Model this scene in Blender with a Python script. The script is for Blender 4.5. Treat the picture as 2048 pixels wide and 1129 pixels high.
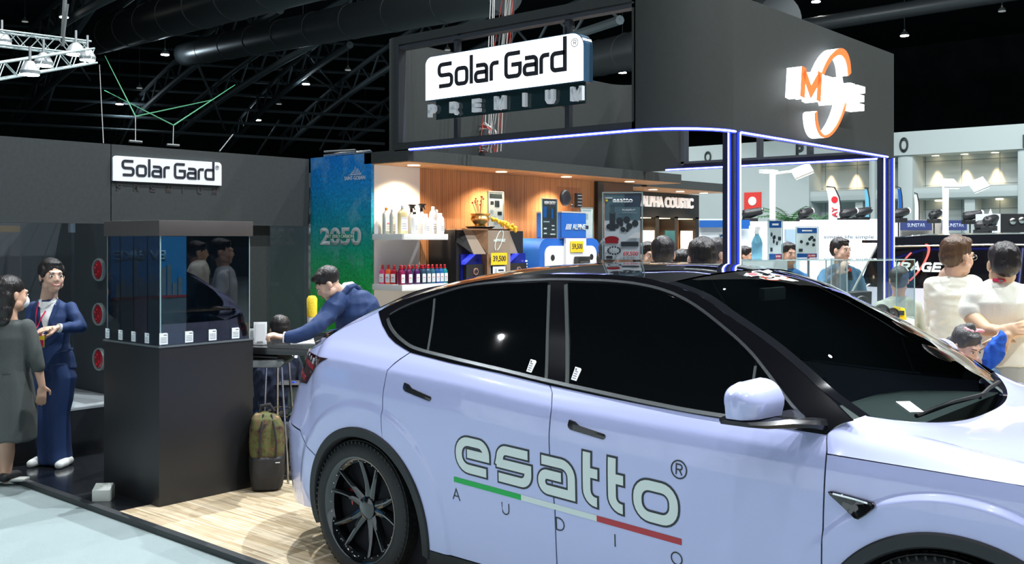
import bpy, bmesh, math, random
from mathutils import Vector, Matrix, Euler
random.seed(7)
PI = math.pi
S = bpy.context.scene
COL = S.collection
for o in list(bpy.data.objects):
    bpy.data.objects.remove(o)

# ---------------------------------------------------------------- camera
F_PX, CAM_H, HORIZON = 2018.0, 1.74, 480.0
YAW = math.atan2(.6539, .7566)
CS, SN = math.cos(YAW), math.sin(YAW)
cd = bpy.data.cameras.new('camera'); cam = bpy.data.objects.new('camera', cd); COL.objects.link(cam)
cam.location = (0, 0, CAM_H); cam.rotation_euler = (PI/2, 0, YAW)
cd.sensor_fit = 'HORIZONTAL'; cd.sensor_width = 36.0; cd.lens = 36.0*F_PX/2048
cd.shift_y = -(564.5-HORIZON)/2048; cd.clip_end = 400; cd.clip_start = .05
S.camera = cam

# ---------------------------------------------------------------- world, exposure
w = bpy.data.worlds.new('World'); S.world = w; w.use_nodes = True
bg = w.node_tree.nodes['Background']; bg.inputs[0].default_value = (.62, .80, .86, 1); bg.inputs[1].default_value = .004
S.view_settings.view_transform = 'Standard'; S.view_settings.look = 'None'
S.view_settings.exposure = 0.0; S.view_settings.gamma = 1.0
S.view_settings.use_curve_mapping = False

# ---------------------------------------------------------------- hall lighting (rows of high-bay lamps over the stands)
LAMP_K = .40
def lamp(name, kind, loc, power, color=(1, 1, 1), size=.5, rot=(0, 0, 0), spot=None, blend=.5):
    d = bpy.data.lights.new(name, kind); d.energy = power; d.color = color
    if kind == 'AREA': d.shape = 'DISK'; d.size = size
    elif kind == 'SPOT': d.shadow_soft_size = size; d.spot_size = spot or 1.6; d.spot_blend = blend
    else: d.shadow_soft_size = size
    o = bpy.data.objects.new(name, d); o.location = loc; o.rotation_euler = rot; COL.objects.link(o)
    return o
HIGH_BAYS = [(x, y) for x in (-17, -9, -1, 7) for y in (-9, -1, 7, 15, 23)]
ROW_K = {-9: .16, -1: .34, 7: 2.3, 15: 1.2, 23: .8}      # the rows over the stands burn brighter than those over the aisle
for (x, y) in HIGH_BAYS:
    lamp('hall_area_light', 'AREA', (x, y, 15.95), 2600*LAMP_K*ROW_K[y], (.93, .97, 1.0), .16)

# ---------------------------------------------------------------- helpers
def UY(px, py, Y):
    "point of the plane Y=const seen at a photo pixel"
    k = (px-1024)/F_PX; D = Y/(SN*k+CS); return Vector((CS*k*D-SN*D, Y, CAM_H-(py-HORIZON)/F_PX*D))
def UX(px, py, X):
    k = (px-1024)/F_PX; D = X/(CS*k-SN); return Vector((X, SN*k*D+CS*D, CAM_H-(py-HORIZON)/F_PX*D))
def UD(px, py, D):
    k = (px-1024)/F_PX; return Vector((CS*k*D-SN*D, SN*k*D+CS*D, CAM_H-(py-HORIZON)/F_PX*D))
def UZ(px, py, Z):
    return UD(px, py, (CAM_H-Z)*F_PX/(py-HORIZON))

MATS = {}
def mat(name, col, rough=.5, metal=0, emit=0, ecol=None, coat=0, spec=.5, alpha=1, trans=0, bump=0, bscale=80, var=0, sheen=0):
    if name in MATS: return MATS[name]
    m = bpy.data.materials.new(name); m.use_nodes = True; nt = m.node_tree
    p = nt.nodes['Principled BSDF']
    p.inputs['Base Color'].default_value = (*col, 1); p.inputs['Roughness'].default_value = rough
    p.inputs['Metallic'].default_value = metal; p.inputs['Coat Weight'].default_value = coat
    p.inputs['Coat Roughness'].default_value = .03
    p.inputs['Specular IOR Level'].default_value = spec
    p.inputs['Alpha'].default_value = alpha; p.inputs['Transmission Weight'].default_value = trans
    p.inputs['Sheen Weight'].default_value = sheen
    if emit:
        p.inputs['Emission Color'].default_value = (*(ecol or col), 1); p.inputs['Emission Strength'].default_value = emit
    if bump or var:
        tc = nt.nodes.new('ShaderNodeTexCoord'); nz = nt.nodes.new('ShaderNodeTexNoise')
        nz.inputs['Scale'].default_value = bscale; nz.inputs['Detail'].default_value = 4
        nt.links.new(tc.outputs['Object'], nz.inputs['Vector'])
        if bump:
            b = nt.nodes.new('ShaderNodeBump'); b.inputs['Strength'].default_value = bump; b.inputs['Distance'].default_value = .01
            nt.links.new(nz.outputs['Fac'], b.inputs['Height']); nt.links.new(b.outputs[0], p.inputs['Normal'])
        if var:
            cr = nt.nodes.new('ShaderNodeValToRGB'); cr.color_ramp.elements[0].position = .3; cr.color_ramp.elements[1].position = .7
            cr.color_ramp.elements[0].color = (*[c*(1-var) for c in col], 1); cr.color_ramp.elements[1].color = (*[min(1, c*(1+var)) for c in col], 1)
            nt.links.new(nz.outputs['Fac'], cr.inputs[0]); nt.links.new(cr.outputs[0], p.inputs['Base Color'])
    MATS[name] = m; return m

def glass(name, tint=(1, 1, 1), gloss=.04, rough=.0, amount=1.0):
    "thin pane: tinted see-through plus fresnel mirror"
    if name in MATS: return MATS[name]
    m = bpy.data.materials.new(name); m.use_nodes = True; nt = m.node_tree; nt.nodes.clear()
    out = nt.nodes.new('ShaderNodeOutputMaterial'); mx = nt.nodes.new('ShaderNodeMixShader')
    t = nt.nodes.new('ShaderNodeBsdfTransparent'); t.inputs[0].default_value = (*tint, 1)
    g = nt.nodes.new('ShaderNodeBsdfGlossy'); g.inputs['Roughness'].default_value = rough
    lw = nt.nodes.new('ShaderNodeFresnel'); ge = nt.nodes.new('ShaderNodeNewGeometry'); io = nt.nodes.new('ShaderNodeMapRange')
    io.inputs['To Min'].default_value = 1.5; io.inputs['To Max'].default_value = 1/1.5      # same pane seen from either face
    nt.links.new(ge.outputs['Backfacing'], io.inputs['Value']); nt.links.new(io.outputs[0], lw.inputs[0])
    ml = nt.nodes.new('ShaderNodeMath'); ml.operation = 'MULTIPLY'; ml.inputs[1].default_value = amount
    nt.links.new(lw.outputs[0], ml.inputs[0]); nt.links.new(ml.outputs[0], mx.inputs[0])
    nt.links.new(t.outputs[0], mx.inputs[1]); nt.links.new(g.outputs[0], mx.inputs[2]); nt.links.new(mx.outputs[0], out.inputs[0])
    MATS[name] = m; return m

class MB:
    def __init__(s): s.v = []; s.f = []; s.m = []; s.cm = 0
    def add(s, vs, fs):
        n = len(s.v); s.v += [tuple(v) for v in vs]; s.f += [[i+n for i in f] for f in fs]; s.m += [s.cm]*len(fs); return s
    def box(s, a, b, M=None):
        x0, y0, z0 = a; x1, y1, z1 = b
        vs = [(x0, y0, z0), (x1, y0, z0), (x1, y1, z0), (x0, y1, z0), (x0, y0, z1), (x1, y0, z1), (x1, y1, z1), (x0, y1, z1)]
        if M is not None: vs = [M @ Vector(v) for v in vs]
        return s.add(vs, [[3, 2, 1, 0], [4, 5, 6, 7], [0, 1, 5, 4], [1, 2, 6, 5], [2, 3, 7, 6], [3, 0, 4, 7]])
    def cbox(s, c, d, M=None):
        return s.box([c[i]-d[i]/2 for i in range(3)], [c[i]+d[i]/2 for i in range(3)], M)
    def prism(s, pts, off, cap=True):
        "polygon (3D points) swept by off"
        n = len(pts); o = Vector(off)
        vs = [Vector(p) for p in pts] + [Vector(p)+o for p in pts]
        fs = [[i, (i+1) % n, n+(i+1) % n, n+i] for i in range(n)]
        if cap: fs += [list(range(n))[::-1], list(range(n, 2*n))]
        return s.add(vs, fs)
    def rings(s, rs, closed=True, caps=True):
        n = len(rs[0]); vs = [v for r in rs for v in r]; fs = []
        for i in range(len(rs)-1):
            for j in range(n if closed else n-1):
                k = (j+1) % n; fs.append([i*n+j, i*n+k, (i+1)*n+k, (i+1)*n+j])
        if caps and closed: fs += [list(range(n))[::-1], [(len(rs)-1)*n+j for j in range(n)]]
        return s.add(vs, fs)
    def tube(s, pts, r, n=8, r1=None, caps=True):
        pts = [Vector(p) for p in pts]; rs = []; up = None
        for i, p in enumerate(pts):
            d = (pts[min(i+1, len(pts)-1)]-pts[max(i-1, 0)]).normalized()
            if up is None: up = Vector((0, 0, 1)) if abs(d.z) < .9 else Vector((1, 0, 0))
            a = d.cross(up).normalized(); up = a.cross(d).normalized()
            rr = r if r1 is None else r+(r1-r)*i/(len(pts)-1)
            rs.append([p+a*rr*math.cos(2*PI*j/n)+up*rr*math.sin(2*PI*j/n) for j in range(n)])
        return s.rings(rs, True, caps)
    def lathe(s, prof, c=(0, 0, 0), n=20, M=None, sx=1, sy=1, caps=True):
        rs = []
        for (r, z) in prof:
            ring = [Vector((c[0]+r*sx*math.cos(2*PI*j/n), c[1]+r*sy*math.sin(2*PI*j/n), c[2]+z)) for j in range(n)]
            if M is not None: ring = [M @ v for v in ring]
            rs.append(ring)
        return s.rings(rs, True, caps)
    def ell(s, c, r, R=None, n=16, m=10):
        rs = []; c = Vector(c)
        for i in range(m+1):
            t = PI*i/m; st = max(math.sin(t), .02); ring = []
            for j in range(n):
                v = Vector((r[0]*st*math.cos(2*PI*j/n), r[1]*st*math.sin(2*PI*j/n), -r[2]*math.cos(t)))
                if R is not None: v = R @ v
                ring.append(c+v)
            rs.append(ring)
        return s.rings(rs)
    def cap(s, p, q, r0, r1, side=None, flat=1.0, n=14):
        "tapered capsule from p to q; flat squashes it along the direction normal to `side`"
        p, q = Vector(p), Vector(q); d = (q-p); L = d.length; d = d/max(L, 1e-6)
        if side is None: side = Vector((1, 0, 0)) if abs(d.x) < .8 else Vector((0, 1, 0))
        a = (Vector(side)-d*Vector(side).dot(d)).normalized(); b = d.cross(a)
        rs = []
        def ring(c, r): rs.append([c+a*r*math.cos(2*PI*j/n)+b*r*flat*math.sin(2*PI*j/n) for j in range(n)])
        for t in (85, 60, 30): ring(p-d*r0*math.sin(math.radians(t))*min(1, flat+.2), r0*math.cos(math.radians(t)))
        for k in range(3): ring(p+(q-p)*k/2, r0+(r1-r0)*k/2)
        for t in (30, 60, 85): ring(q+d*r1*math.sin(math.radians(t))*min(1, flat+.2), r1*math.cos(math.radians(t)))
        return s.rings(rs)
    def grid(s, P, flip=False):
        nv = len(P); nu = len(P[0]); vs = [p for r in P for p in r]
        fs = [[i*nu+j, i*nu+j+1, (i+1)*nu+j+1, (i+1)*nu+j] for i in range(nv-1) for j in range(nu-1)]
        if flip: fs = [f[::-1] for f in fs]
        return s.add(vs, fs)
    def mesh(s, name='m'):
        me = bpy.data.meshes.new(name); me.from_pydata(s.v, [], s.f); me.update(); return me
    def build(s, name, m, parent=None, smooth=False, bevel=0, seg=2, angle=35, fix=True, loc=None, rot=None):
        me = s.mesh(name)
        for mm in (m if isinstance(m, (list, tuple)) else [m]): me.materials.append(mm)
        if isinstance(m, (list, tuple)): me.polygons.foreach_set('material_index', s.m)
        bm = bmesh.new(); bm.from_mesh(me)
        if bevel or fix: bmesh.ops.remove_doubles(bm, verts=bm.verts, dist=1e-5)
        if fix: bmesh.ops.recalc_face_normals(bm, faces=bm.faces)
        if bevel:
            es = [e for e in bm.edges if len(e.link_faces) == 2 and e.calc_face_angle(0) > math.radians(angle)]
            bmesh.ops.bevel(bm, geom=es, offset=bevel, segments=seg, profile=.6, affect='EDGES', clamp_overlap=True)
        bm.to_mesh(me); bm.free()
        o = bpy.data.objects.new(name, me); COL.objects.link(o)
        if smooth or bevel:
            me.polygons.foreach_set('use_smooth', [True]*len(me.polygons)); me.set_sharp_from_angle(angle=math.radians(angle))
        if parent: o.parent = parent
        if loc is not None: o.location = loc
        if rot is not None: o.rotation_euler = rot
        return o

def box(name, a, b, m, parent=None, bevel=0, **k): return MB().box(a, b).build(name, m, parent, bevel=bevel, **k)
def tag(o, label=None, cat=None, group=None, kind=None):
    if label: o['label'] = label
    if cat: o['category'] = cat
    if group: o['group'] = group
    if kind: o['kind'] = kind
    return o
def thing(name, label, cat, loc=(0, 0, 0), rz=0, group=None):
    o = bpy.data.objects.new(name, None); COL.objects.link(o); o.location = loc; o.rotation_euler = (0, 0, rz)
    o.empty_display_size = .1
    return tag(o, label, cat, group)
def copy_tree(root, loc, rz=None, label=None):
    r = root.copy(); COL.objects.link(r); r.location = loc
    if rz is not None: r.rotation_euler = (0, 0, rz)
    if label: r['label'] = label
    for ch in list(root.children):
        c = ch.copy(); COL.objects.link(c); c.parent = r
        for g in list(ch.children):
            d = g.copy(); COL.objects.link(d); d.parent = c
    return r
def struct(o): o['kind'] = 'structure'; return o

def text(s, m, parent, name='lettering', width=1.0, height=None, loc=(0, 0, 0), R=None, ext=.003, bold=0.0, shear=0, align='CENTER', spacing=1.0):
    "flat lettering, front facing local -Y, x to the right, z up; R rotates it"
    c = bpy.data.curves.new('t', 'FONT'); c.body = s; c.size = 1; c.extrude = 0; c.offset = bold; c.shear = shear
    c.space_character = spacing; c.resolution_u = 4
    o = bpy.data.objects.new('t', c); COL.objects.link(o)
    dg = bpy.context.evaluated_depsgraph_get(); me = bpy.data.meshes.new_from_object(o.evaluated_get(dg)); bpy.data.objects.remove(o)
    bm = bmesh.new(); bm.from_mesh(me)
    r = bmesh.ops.extrude_face_region(bm, geom=list(bm.faces)) if ext else None
    if r:
        for v in r['geom']:
            if isinstance(v, bmesh.types.BMVert): v.co.z += 1
    xs = [v.co.x for v in bm.verts]; ys = [v.co.y for v in bm.verts]
    x0, x1, y0, y1 = min(xs), max(xs), min(ys), max(ys); sx = width/(x1-x0); sy = (height/(y1-y0)) if height else sx
    L = Vector(loc); Rm = R.to_matrix() if isinstance(R, Euler) else (R if R is not None else Matrix.Identity(3))
    for v in bm.verts:
        x = (v.co.x-(x0+x1)/2)*sx; z = (v.co.y-(y0+y1)/2)*sy; y = -ext*v.co.z if ext else 0
        v.co = L+Rm @ Vector((x, y, z))
    bmesh.ops.recalc_face_normals(bm, faces=bm.faces)
    bm.to_mesh(me); bm.free(); me.materials.clear(); me.materials.append(m); me.name = name
    q = bpy.data.objects.new(name, me); COL.objects.link(q); q.parent = parent; return q

# --- lettering drawn from strokes (square rounded faces); units: x-height 1
def arc(cx, cy, r, a0, a1, n=6):
    return [(cx+r*math.cos(math.radians(a0+(a1-a0)*i/n)), cy+r*math.sin(math.radians(a0+(a1-a0)*i/n))) for i in range(n+1)]
def stroke(pts, wd, closed=False, ext0=0, ext1=0):
    "returns quads of a mitred ribbon along 2D pts"
    P = []
    for p in pts:
        p = Vector(p)
        if not P or (p-P[-1]).length > 1e-5: P.append(p)
    if closed and (P[0]-P[-1]).length < 1e-5: P.pop()
    n = len(P)
    if not closed:
        P[0] = P[0]+(P[0]-P[1]).normalized()*ext0; P[-1] = P[-1]+(P[-1]-P[-2]).normalized()*ext1
    L, R_ = [], []
    for i in range(n):
        a = P[i-1] if (i > 0 or closed) else None; b = P[(i+1) % n] if (i < n-1 or closed) else None
        d0 = (P[i]-a).normalized() if a is not None else None; d1 = (b-P[i]).normalized() if b is not None else None
        if d0 is None: d0 = d1
        if d1 is None: d1 = d0
        n0 = Vector((-d0.y, d0.x)); n1 = Vector((-d1.y, d1.x)); mm = (n0+n1).normalized(); k = 1/max(mm.dot(n0), .35)
        L.append(P[i]+mm*wd/2*k); R_.append(P[i]-mm*wd/2*k)
    q = []
    for i in range(n if closed else n-1):
        j = (i+1) % n; q.append((L[i], L[j], R_[j], R_[i]))
    return q

GL = {'M': [[(0, 0), (0, 1)], [(0, 1), (.5, .12), (1, 1)], [(1, 1), (1, 0)]], 'I': [[(.5, 0), (.5, 1)]], 'R': [[(0, 0), (0, 1), (.7, 1), (1, .88), (1, .62), (.7, .48), (0, .48)], [(.5, .48), (1, 0)]], 'P': [[(0, 0), (0, 1), (.7, 1), (1, .85), (1, .58), (.7, .42), (0, .42)]],
      'A': [[(0, 0), (.5, 1), (1, 0)], [(.22, .28), (.78, .28)]], 'G': [[(1, .82), (.8, 1), (.25, 1), (0, .78), (0, .22), (.25, 0), (1, 0), (1, .46), (.55, .46)]], 'E': [[(1, 1), (0, 1), (0, 0), (1, 0)], [(0, .5), (.9, .5)]], 'U': [[(0, 1), (0, .25), (.25, 0), (.75, 0), (1, .25), (1, 1)]]}
def glyph(ch, w, h, sw, m, parent, loc, R, ext, name='letter', shear=0, y0=0):
    "block letter from mitred strokes, front towards local -Y, lower left corner at loc"
    b = MB(); iw, ih = (w-sw if ch != 'I' else 0), h-sw
    for pl in GL[ch]:
        pts = [(sw/2+x*iw+shear*(sw/2+z*ih), sw/2+z*ih) for x, z in pl]
        if ch == 'I': pts = [(w/2+shear*z, z) for z in (0, h)]
        for q in stroke(pts, sw, False, 0 if ch in 'ARMG' and len(pl) > 2 else sw/2 if ch != 'I' else 0, 0 if ch in 'ARMG' and len(pl) > 2 else sw/2 if ch != 'I' else 0):
            b.prism([Vector(loc)+R @ Vector((v.x, y0, v.y)) for v in q], R @ Vector((0, -ext, 0)))
    return b.build(name, m, parent, fix=False)
# ================================================================ SETTING: hall floor, roof, walls
def nodemat(name, rough=.5, coat=0, spec=.5):
    m = bpy.data.materials.new(name); m.use_nodes = True; MATS[name] = m
    p = m.node_tree.nodes['Principled BSDF']; p.inputs['Roughness'].default_value = rough; p.inputs['Coat Weight'].default_value = coat
    p.inputs['Specular IOR Level'].default_value = spec
    return m, m.node_tree, p
carpet = mat('grey_carpet', (.25, .315, .32), .95, bump=.6, bscale=400, var=.10)
struct(MB().add([(-110, -30, -.03), (30, -30, -.03), (30, 90, -.03), (-110, 90, -.03)], [[0, 1, 2, 3]]).build('floor', carpet))
# strip-wood vinyl
vw, nt, p = nodemat('strip_wood_vinyl', .42)
tc = nt.nodes.new('ShaderNodeTexCoord'); mp = nt.nodes.new('ShaderNodeMapping'); mp.inputs['Scale'].default_value = (1, 1, 1)
br = nt.nodes.new('ShaderNodeTexBrick'); br.inputs['Scale'].default_value = 1; br.inputs['Brick Width'].default_value = .42; br.inputs['Row Height'].default_value = .019
br.inputs['Mortar Size'].default_value = .0008; br.inputs['Color1'].default_value = (.44, .33, .19, 1); br.inputs['Color2'].default_value = (.72, .61, .43, 1); br.inputs['Mortar'].default_value = (.42, .31, .20, 1)
br.inputs['Bias'].default_value = .0; br.offset = .37
mp2 = nt.nodes.new('ShaderNodeMapping'); mp2.inputs['Scale'].default_value = (2.2, 60, 1); nz = nt.nodes.new('ShaderNodeTexNoise'); nz.inputs['Scale'].default_value = 1; nz.inputs['Detail'].default_value = 3
mxr = nt.nodes.new('ShaderNodeMixRGB'); mxr.blend_type = 'OVERLAY'; mxr.inputs[0].default_value = .75
for a, b in ((tc.outputs['Object'], mp.inputs[0]), (mp.outputs[0], br.inputs['Vector']), (tc.outputs['Object'], mp2.inputs[0]), (mp2.outputs[0], nz.inputs['Vector']), (br.outputs['Color'], mxr.inputs[1]), (nz.outputs['Fac'], mxr.inputs[2]), (mxr.outputs[0], p.inputs['Base Color'])): nt.links.new(a, b)
struct(MB().box((-6.13, 3.235, -.03), (6, 14, 0)).build('floor', vw))
black_floor = mat('black_glossy_floor', (.010, .012, .015), .16, coat=.3)
struct(MB().box((-9.3, 3.235, -.03), (-6.13, 14, 0)).build('floor', black_floor))
struct(MB().box((-9.3, 3.185, -.03), (6, 3.235, .006)).build('trim_1', mat('black_edge_strip', (.02, .025, .028), .5)))
# hall roof
roofm = mat('roof_dark', (.045, .068, .078), .8)
struct(MB().box((-130, -30, 24), (40, 130, 24.2)).build('ceiling', roofm))
darkwall = mat('hall_dark_wall', (.040, .058, .066), .85, var=.3, bscale=.4)
struct(MB().box((-130, -30, -.03), (-129, 130, 24)).build('wall_left', darkwall))
struct(MB().box((-130, 118, -.03), (40, 119, 24)).build('wall_back', darkwall))
struct(MB().box((29.5, -30, -.03), (30, 118, 24)).build('wall_right', darkwall)); struct(MB().box((-130, -29.5, -.03), (30, -29, 24)).build('wall_front', darkwall))

steel = mat('roof_steel', (.085, .11, .12), .6)
ductm = mat('duct_grey', (.045, .052, .056), .4, metal=.3)
def beam(name, label, cat, a, b, r, m, n=10, group=None):
    d = Vector(b)-Vector(a); o = MB().tube([Vector((0, 0, 0)), d*.5, d], r, n).build(name, m, None, smooth=True, loc=a); tag(o, label, cat, group); return o
def duct(label, p0, p1, r):
    t = thing('air_duct', label, 'duct', p0, group='air ducts under the roof')
    d = p1-p0; L = d.length; d.normalize(); MB().tube([Vector((0, 0, 0)), d*L*.5, d*L], r, 28).build('duct_tube', ductm, t, smooth=True)
    for k in range(1, 9): MB().tube([d*(L*k/9-.12), d*(L*k/9+.12)], r*1.025, 28).build('duct_joint', ductm, t, smooth=True)
duct('big round air duct running up to the right from above the lamp truss', UD(190, 78, 62), UD(760, -95, 30), .95)
duct('round air duct sloping up towards the top of the hanging lit sign', UD(372, 108, 62), UD(1010, -18, 34), .75)
duct('round air duct behind the right end of the hanging lit sign', UD(1040, 150, 64), UD(1560, 40, 36), .9)
duct('thin duct crossing the black roof right of the big sign box', UD(1500, 70, 50), UD(2300, -60, 38), .35)
# arched roof trusses and purlins
for i, (a, b, lab) in enumerate((((0, 178, 95), (250, -20, 40), 'at the top left corner'), ((20, 260, 100), (370, -10, 45), 'behind the lamp truss'), ((215, 300, 105), (560, 20, 50), 'beside the green straps'), ((320, 300, 100), (830, -10, 45), 'above the dark fascia'),
                    ((560, 305, 105), (1010, 10, 50), 'left of the sign box'), ((430, 330, 108), (700, 90, 60), 'above the tall banner'), ((90, 220, 90), (210, -20, 45), 'crossing the steel lamp truss'), ((680, 300, 100), (1240, 40, 45), 'behind the hanging lit sign'))):
    A, B = UD(*a), UD(*b); t = thing('roof_truss', 'dark arched roof truss '+lab, 'truss', A, group='arched roof trusses')
    d = B-A; nrm = Vector((0, 0, 1))
    c0 = lambda u: d*u+Vector((0, 0, 4.0*u*(1-u))); c1 = lambda u: d*u+Vector((0, 0, 4.0*u*(1-u)+1.5))
    MB().tube([c0(u/12) for u in range(13)], .22, 8).build('lower_chord', steel, t, smooth=True)
    MB().tube([c1(u/12) for u in range(13)], .18, 8).build('upper_chord', steel, t, smooth=True)
    b_ = MB()
    for u in range(24):
        p0 = (c0 if u % 2 == 0 else c1)(u/24); p1 = (c1 if u % 2 == 0 else c0)((u+1)/24); b_.tube([p0, p1], .08, 5)
    b_.build('web', steel, t)
for i, y in enumerate((62, 92, 120, 148, 176, 205, 232, 258)):
    a, b = UD(-40, y-14, 85), UD(770, y+30, 85); beam('purlin', 'dark roof purlin, %s of the eight parallel bars under the roof' % ('topmost', 'second', 'third', 'fourth', 'fifth', 'sixth', 'seventh', 'lowest')[i], 'beam', a, b, .13, steel, 6, 'roof purlins')
BL_ = ['below the upper air duct', 'left of the lower air duct end', 'right of the lower air duct end', 'behind the green strap crossing', 'left of the green straps', 'above the lamp truss', 'above the tall banner', 'left of the sign box corner']
for bi, (a, b) in enumerate((((560, 40, 60), (690, 200, 85)), ((380, 90, 60), (450, 260, 85)), ((620, 150, 80), (760, 240, 85)), ((290, 190, 85), (240, 290, 90)), ((150, 220, 90), (240, 190, 88)), ((100, 40, 60), (180, 160, 88)), ((560, 240, 90), (500, 330, 95)), ((700, 190, 88), (640, 300, 92)))):
    beam('roof_brace', 'thin dark diagonal roof brace '+BL_[bi], 'brace', UD(*a), UD(*b), .09, steel, 6, 'roof braces')

# ceiling lamps
lens_on = mat('lamp_lens_lit', (1, 1, .96), .3, emit=16, ecol=(1, .99, .93)); dome_m = mat('lamp_dome', (.35, .37, .38), .35, metal=.5); lens_off = mat('lamp_lens_dim', (.3, .33, .33), .2, emit=.25, ecol=(.9, 1, .95))
def high_bay(loc, lit, label, group, s=1.0, drop=None):
    t = thing('high_bay_lamp', label, 'ceiling lamp', loc, group=group)
    MB().lathe([(.36*s, 0), (.38*s, .02*s), (.36*s, .12*s), (.28*s, .26*s), (.16*s, .34*s), (.10*s, .36*s), (.10*s, .52*s), (.02, .54*s)], n=18).build('dome', dome_m, t, smooth=True)
    MB().lathe([(.01, .01), (.35*s, .01), (.35*s, -.06*s), (.01, -.06*s)], n=18).build('lens', lens_on if lit else lens_off, t)
    MB().tube([(0, 0, .5*s), (0, 0, drop or 6)], .02, 5).build('hanger_rod', steel, t)
    return t
rowlab = ['right of the lamp truss top', 'beside the upper air duct', 'level with the lower air duct', 'above the green strap crossing', 'left of the hanging sign', 'over the tall banner', 'right of the red round emblem box']
HL_ = ['right of the lamp truss tip, above the green strap', 'between the two air ducts', 'at the lower edge of the lower air duct', 'under the end of the upper air duct', 'on the lower duct, left of the sign box', 'below the lower duct above the tall banner', 'nearest the left edge of the sign box', 'between the green straps',
    'left of the green straps', 'directly above the tall banner, low down', 'low down left of the sign box', 'lowest, beside the left edge of the sign box', 'at the top edge above the sign box', 'seen through the window left of the glowing sign', 'seen through the window above the glowing sign', 'seen through the window right of the glowing sign',
    'at the top edge above the ring sign', 'right of the ring sign against the black roof', 'in the top right corner', 'above the lamp truss hoist', 'in the top left corner', 'above the upper air duct']
for i, (x, y, lit, D) in enumerate(((330, 107, 1, 60), (413, 92, 0, 62), (502, 88, 1, 55), (606, 52, 0, 52), (736, 42, 1, 50), (612, 166, 1, 72), (696, 138, 0, 70), (279, 174, 0, 78), (239, 206, 1, 84), (515, 238, 1, 92), (558, 206, 0, 88), (731, 260, 1, 96), (867, 0, 1, 45), (895, 98, 0, 66), (1148, 60, 0, 58), (1245, 143, 1, 62), (1632, 1, 1, 48), (1809, 69, 1, 56), (2004, 20, 0, 50), (128, 32, 1, 50), (50, 41, 0, 56), (392, 19, 0, 48), (743, 42, 1, 50))[:22]):
    high_bay(UD(x, y+2, D+(6 if i in (1, 2, 20, 21) else 0)), lit, ('lit ' if lit else 'unlit ')+'dome high bay lamp '+HL_[i], 'lit high bay lamps far away' if lit else 'unlit high bay lamps', s=.021*D*.36+.22 if lit else .3+.004*D)
for (x, y, D) in ((330, 107, 60), (502, 88, 55), (612, 166, 72), (239, 206, 84), (515, 238, 92), (1245, 143, 62)):   # fill light added at the lit far lamps to lift the dark roof
    lamp('roof_fill_light', 'POINT', UD(x, y+2, D)-Vector((0, 0, .25)), 110, (.70, .88, 1.0), .15)
for (x, y) in HIGH_BAYS:
    high_bay((x, y, 16.02), 1, 'lit high bay lamp, %s in the %s row over the stands' % ({-17: 'leftmost', -9: 'second', -1: 'third', 7: 'rightmost'}[x], {-9: 'rear', -1: 'nearest', 7: 'second', 15: 'third', 23: 'farthest'}[y]), 'high bay lamps over the stands', s=.26, drop=7.5)
proto_bay = high_bay((-25, -14, 16.02), 1, 'lit high bay lamp over the aisle behind the viewer', 'high bay lamps behind the viewer', s=.30, drop=7.5)
for i in range(27):
    copy_tree(proto_bay, (-29+5.5*(i % 9)+(i//9)*1.7, -14-5*(i//9), 16.02))

# ---------------------------------------------------------------- far hall wall on the right, with its lettered beam and downlit recesses
hallw = mat('hall_wall_paint', (.43, .49, .485), .7); tilem, nt, p = nodemat('hall_panel_tiles', .6)
tc = nt.nodes.new('ShaderNodeTexCoord'); br = nt.nodes.new('ShaderNodeTexBrick'); br.offset = 0; br.inputs['Scale'].default_value = 1; br.inputs['Brick Width'].default_value = 1.45; br.inputs['Row Height'].default_value = 1.0; br.inputs['Mortar Size'].default_value = .02
br.inputs['Color1'].default_value = (.36, .42, .42, 1); br.inputs['Color2'].default_value = (.38, .44, .44, 1); br.inputs['Mortar'].default_value = (.16, .2, .2, 1)
cmb = nt.nodes.new('ShaderNodeCombineXYZ'); sep = nt.nodes.new('ShaderNodeSeparateXYZ')
for a, b in ((tc.outputs['Object'], sep.inputs[0]), (sep.outputs[0], cmb.inputs[0]), (sep.outputs[2], cmb.inputs[1]), (cmb.outputs[0], br.inputs['Vector']), (br.outputs[0], p.inputs['Base Color'])): nt.links.new(a, b)
YW = 42.0
def WX(px): return UY(px, 300, YW).x
def WZ(px, py): return UY(px, py, YW).z
ztop = WZ(1794, 266); zb = WZ(1827, 303); zl0 = WZ(1900, 372); zl1 = WZ(1900, 398)
struct(MB().box((-60, YW-.2, zb-.15), (30, YW+1.5, ztop)).build('wall_hall', hallw))
struct(MB().box((-60, YW+1.2, -.03), (30, YW+1.5, zb)).build('wall_hall', tilem))
struct(MB().box((-60, YW+.0, zl1), (30, YW+1.2, zl0)).build('wall_hall', hallw, bevel=.25))
struct(MB().box((WX(1280), YW-.1, -.03), (WX(1620), YW+1.3, zb)).build('wall_hall', hallw))
for x0, x1 in ((1795, 1828), (2034, 2080), (1738, 1752)): struct(MB().box((WX(x0), YW-.1, -.03), (WX(x1), YW+1.3, zb)).build('wall_hall', hallw, bevel=.2))
for x0, x1 in ((1924, 1945), (1705, 1720)): struct(MB().box((WX(x0), YW+.3, -.03), (WX(x1), YW+1.3, zl1)).build('wall_hall', hallw))
ltr = mat('bay_letter_black', (.02, .03, .03), .6)
for ch_, px, py in (('Q', 1416, 316), ('P', 1600, 302), ('O', 1808, 290)):
    q = UY(px, py, YW-.22); t = thing('bay_letter', 'black bay letter %s on the white hall beam' % ch_, 'letter', q); text(ch_, ltr, t, width=.36, height=.62, ext=.03, bold=.03)
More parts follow.
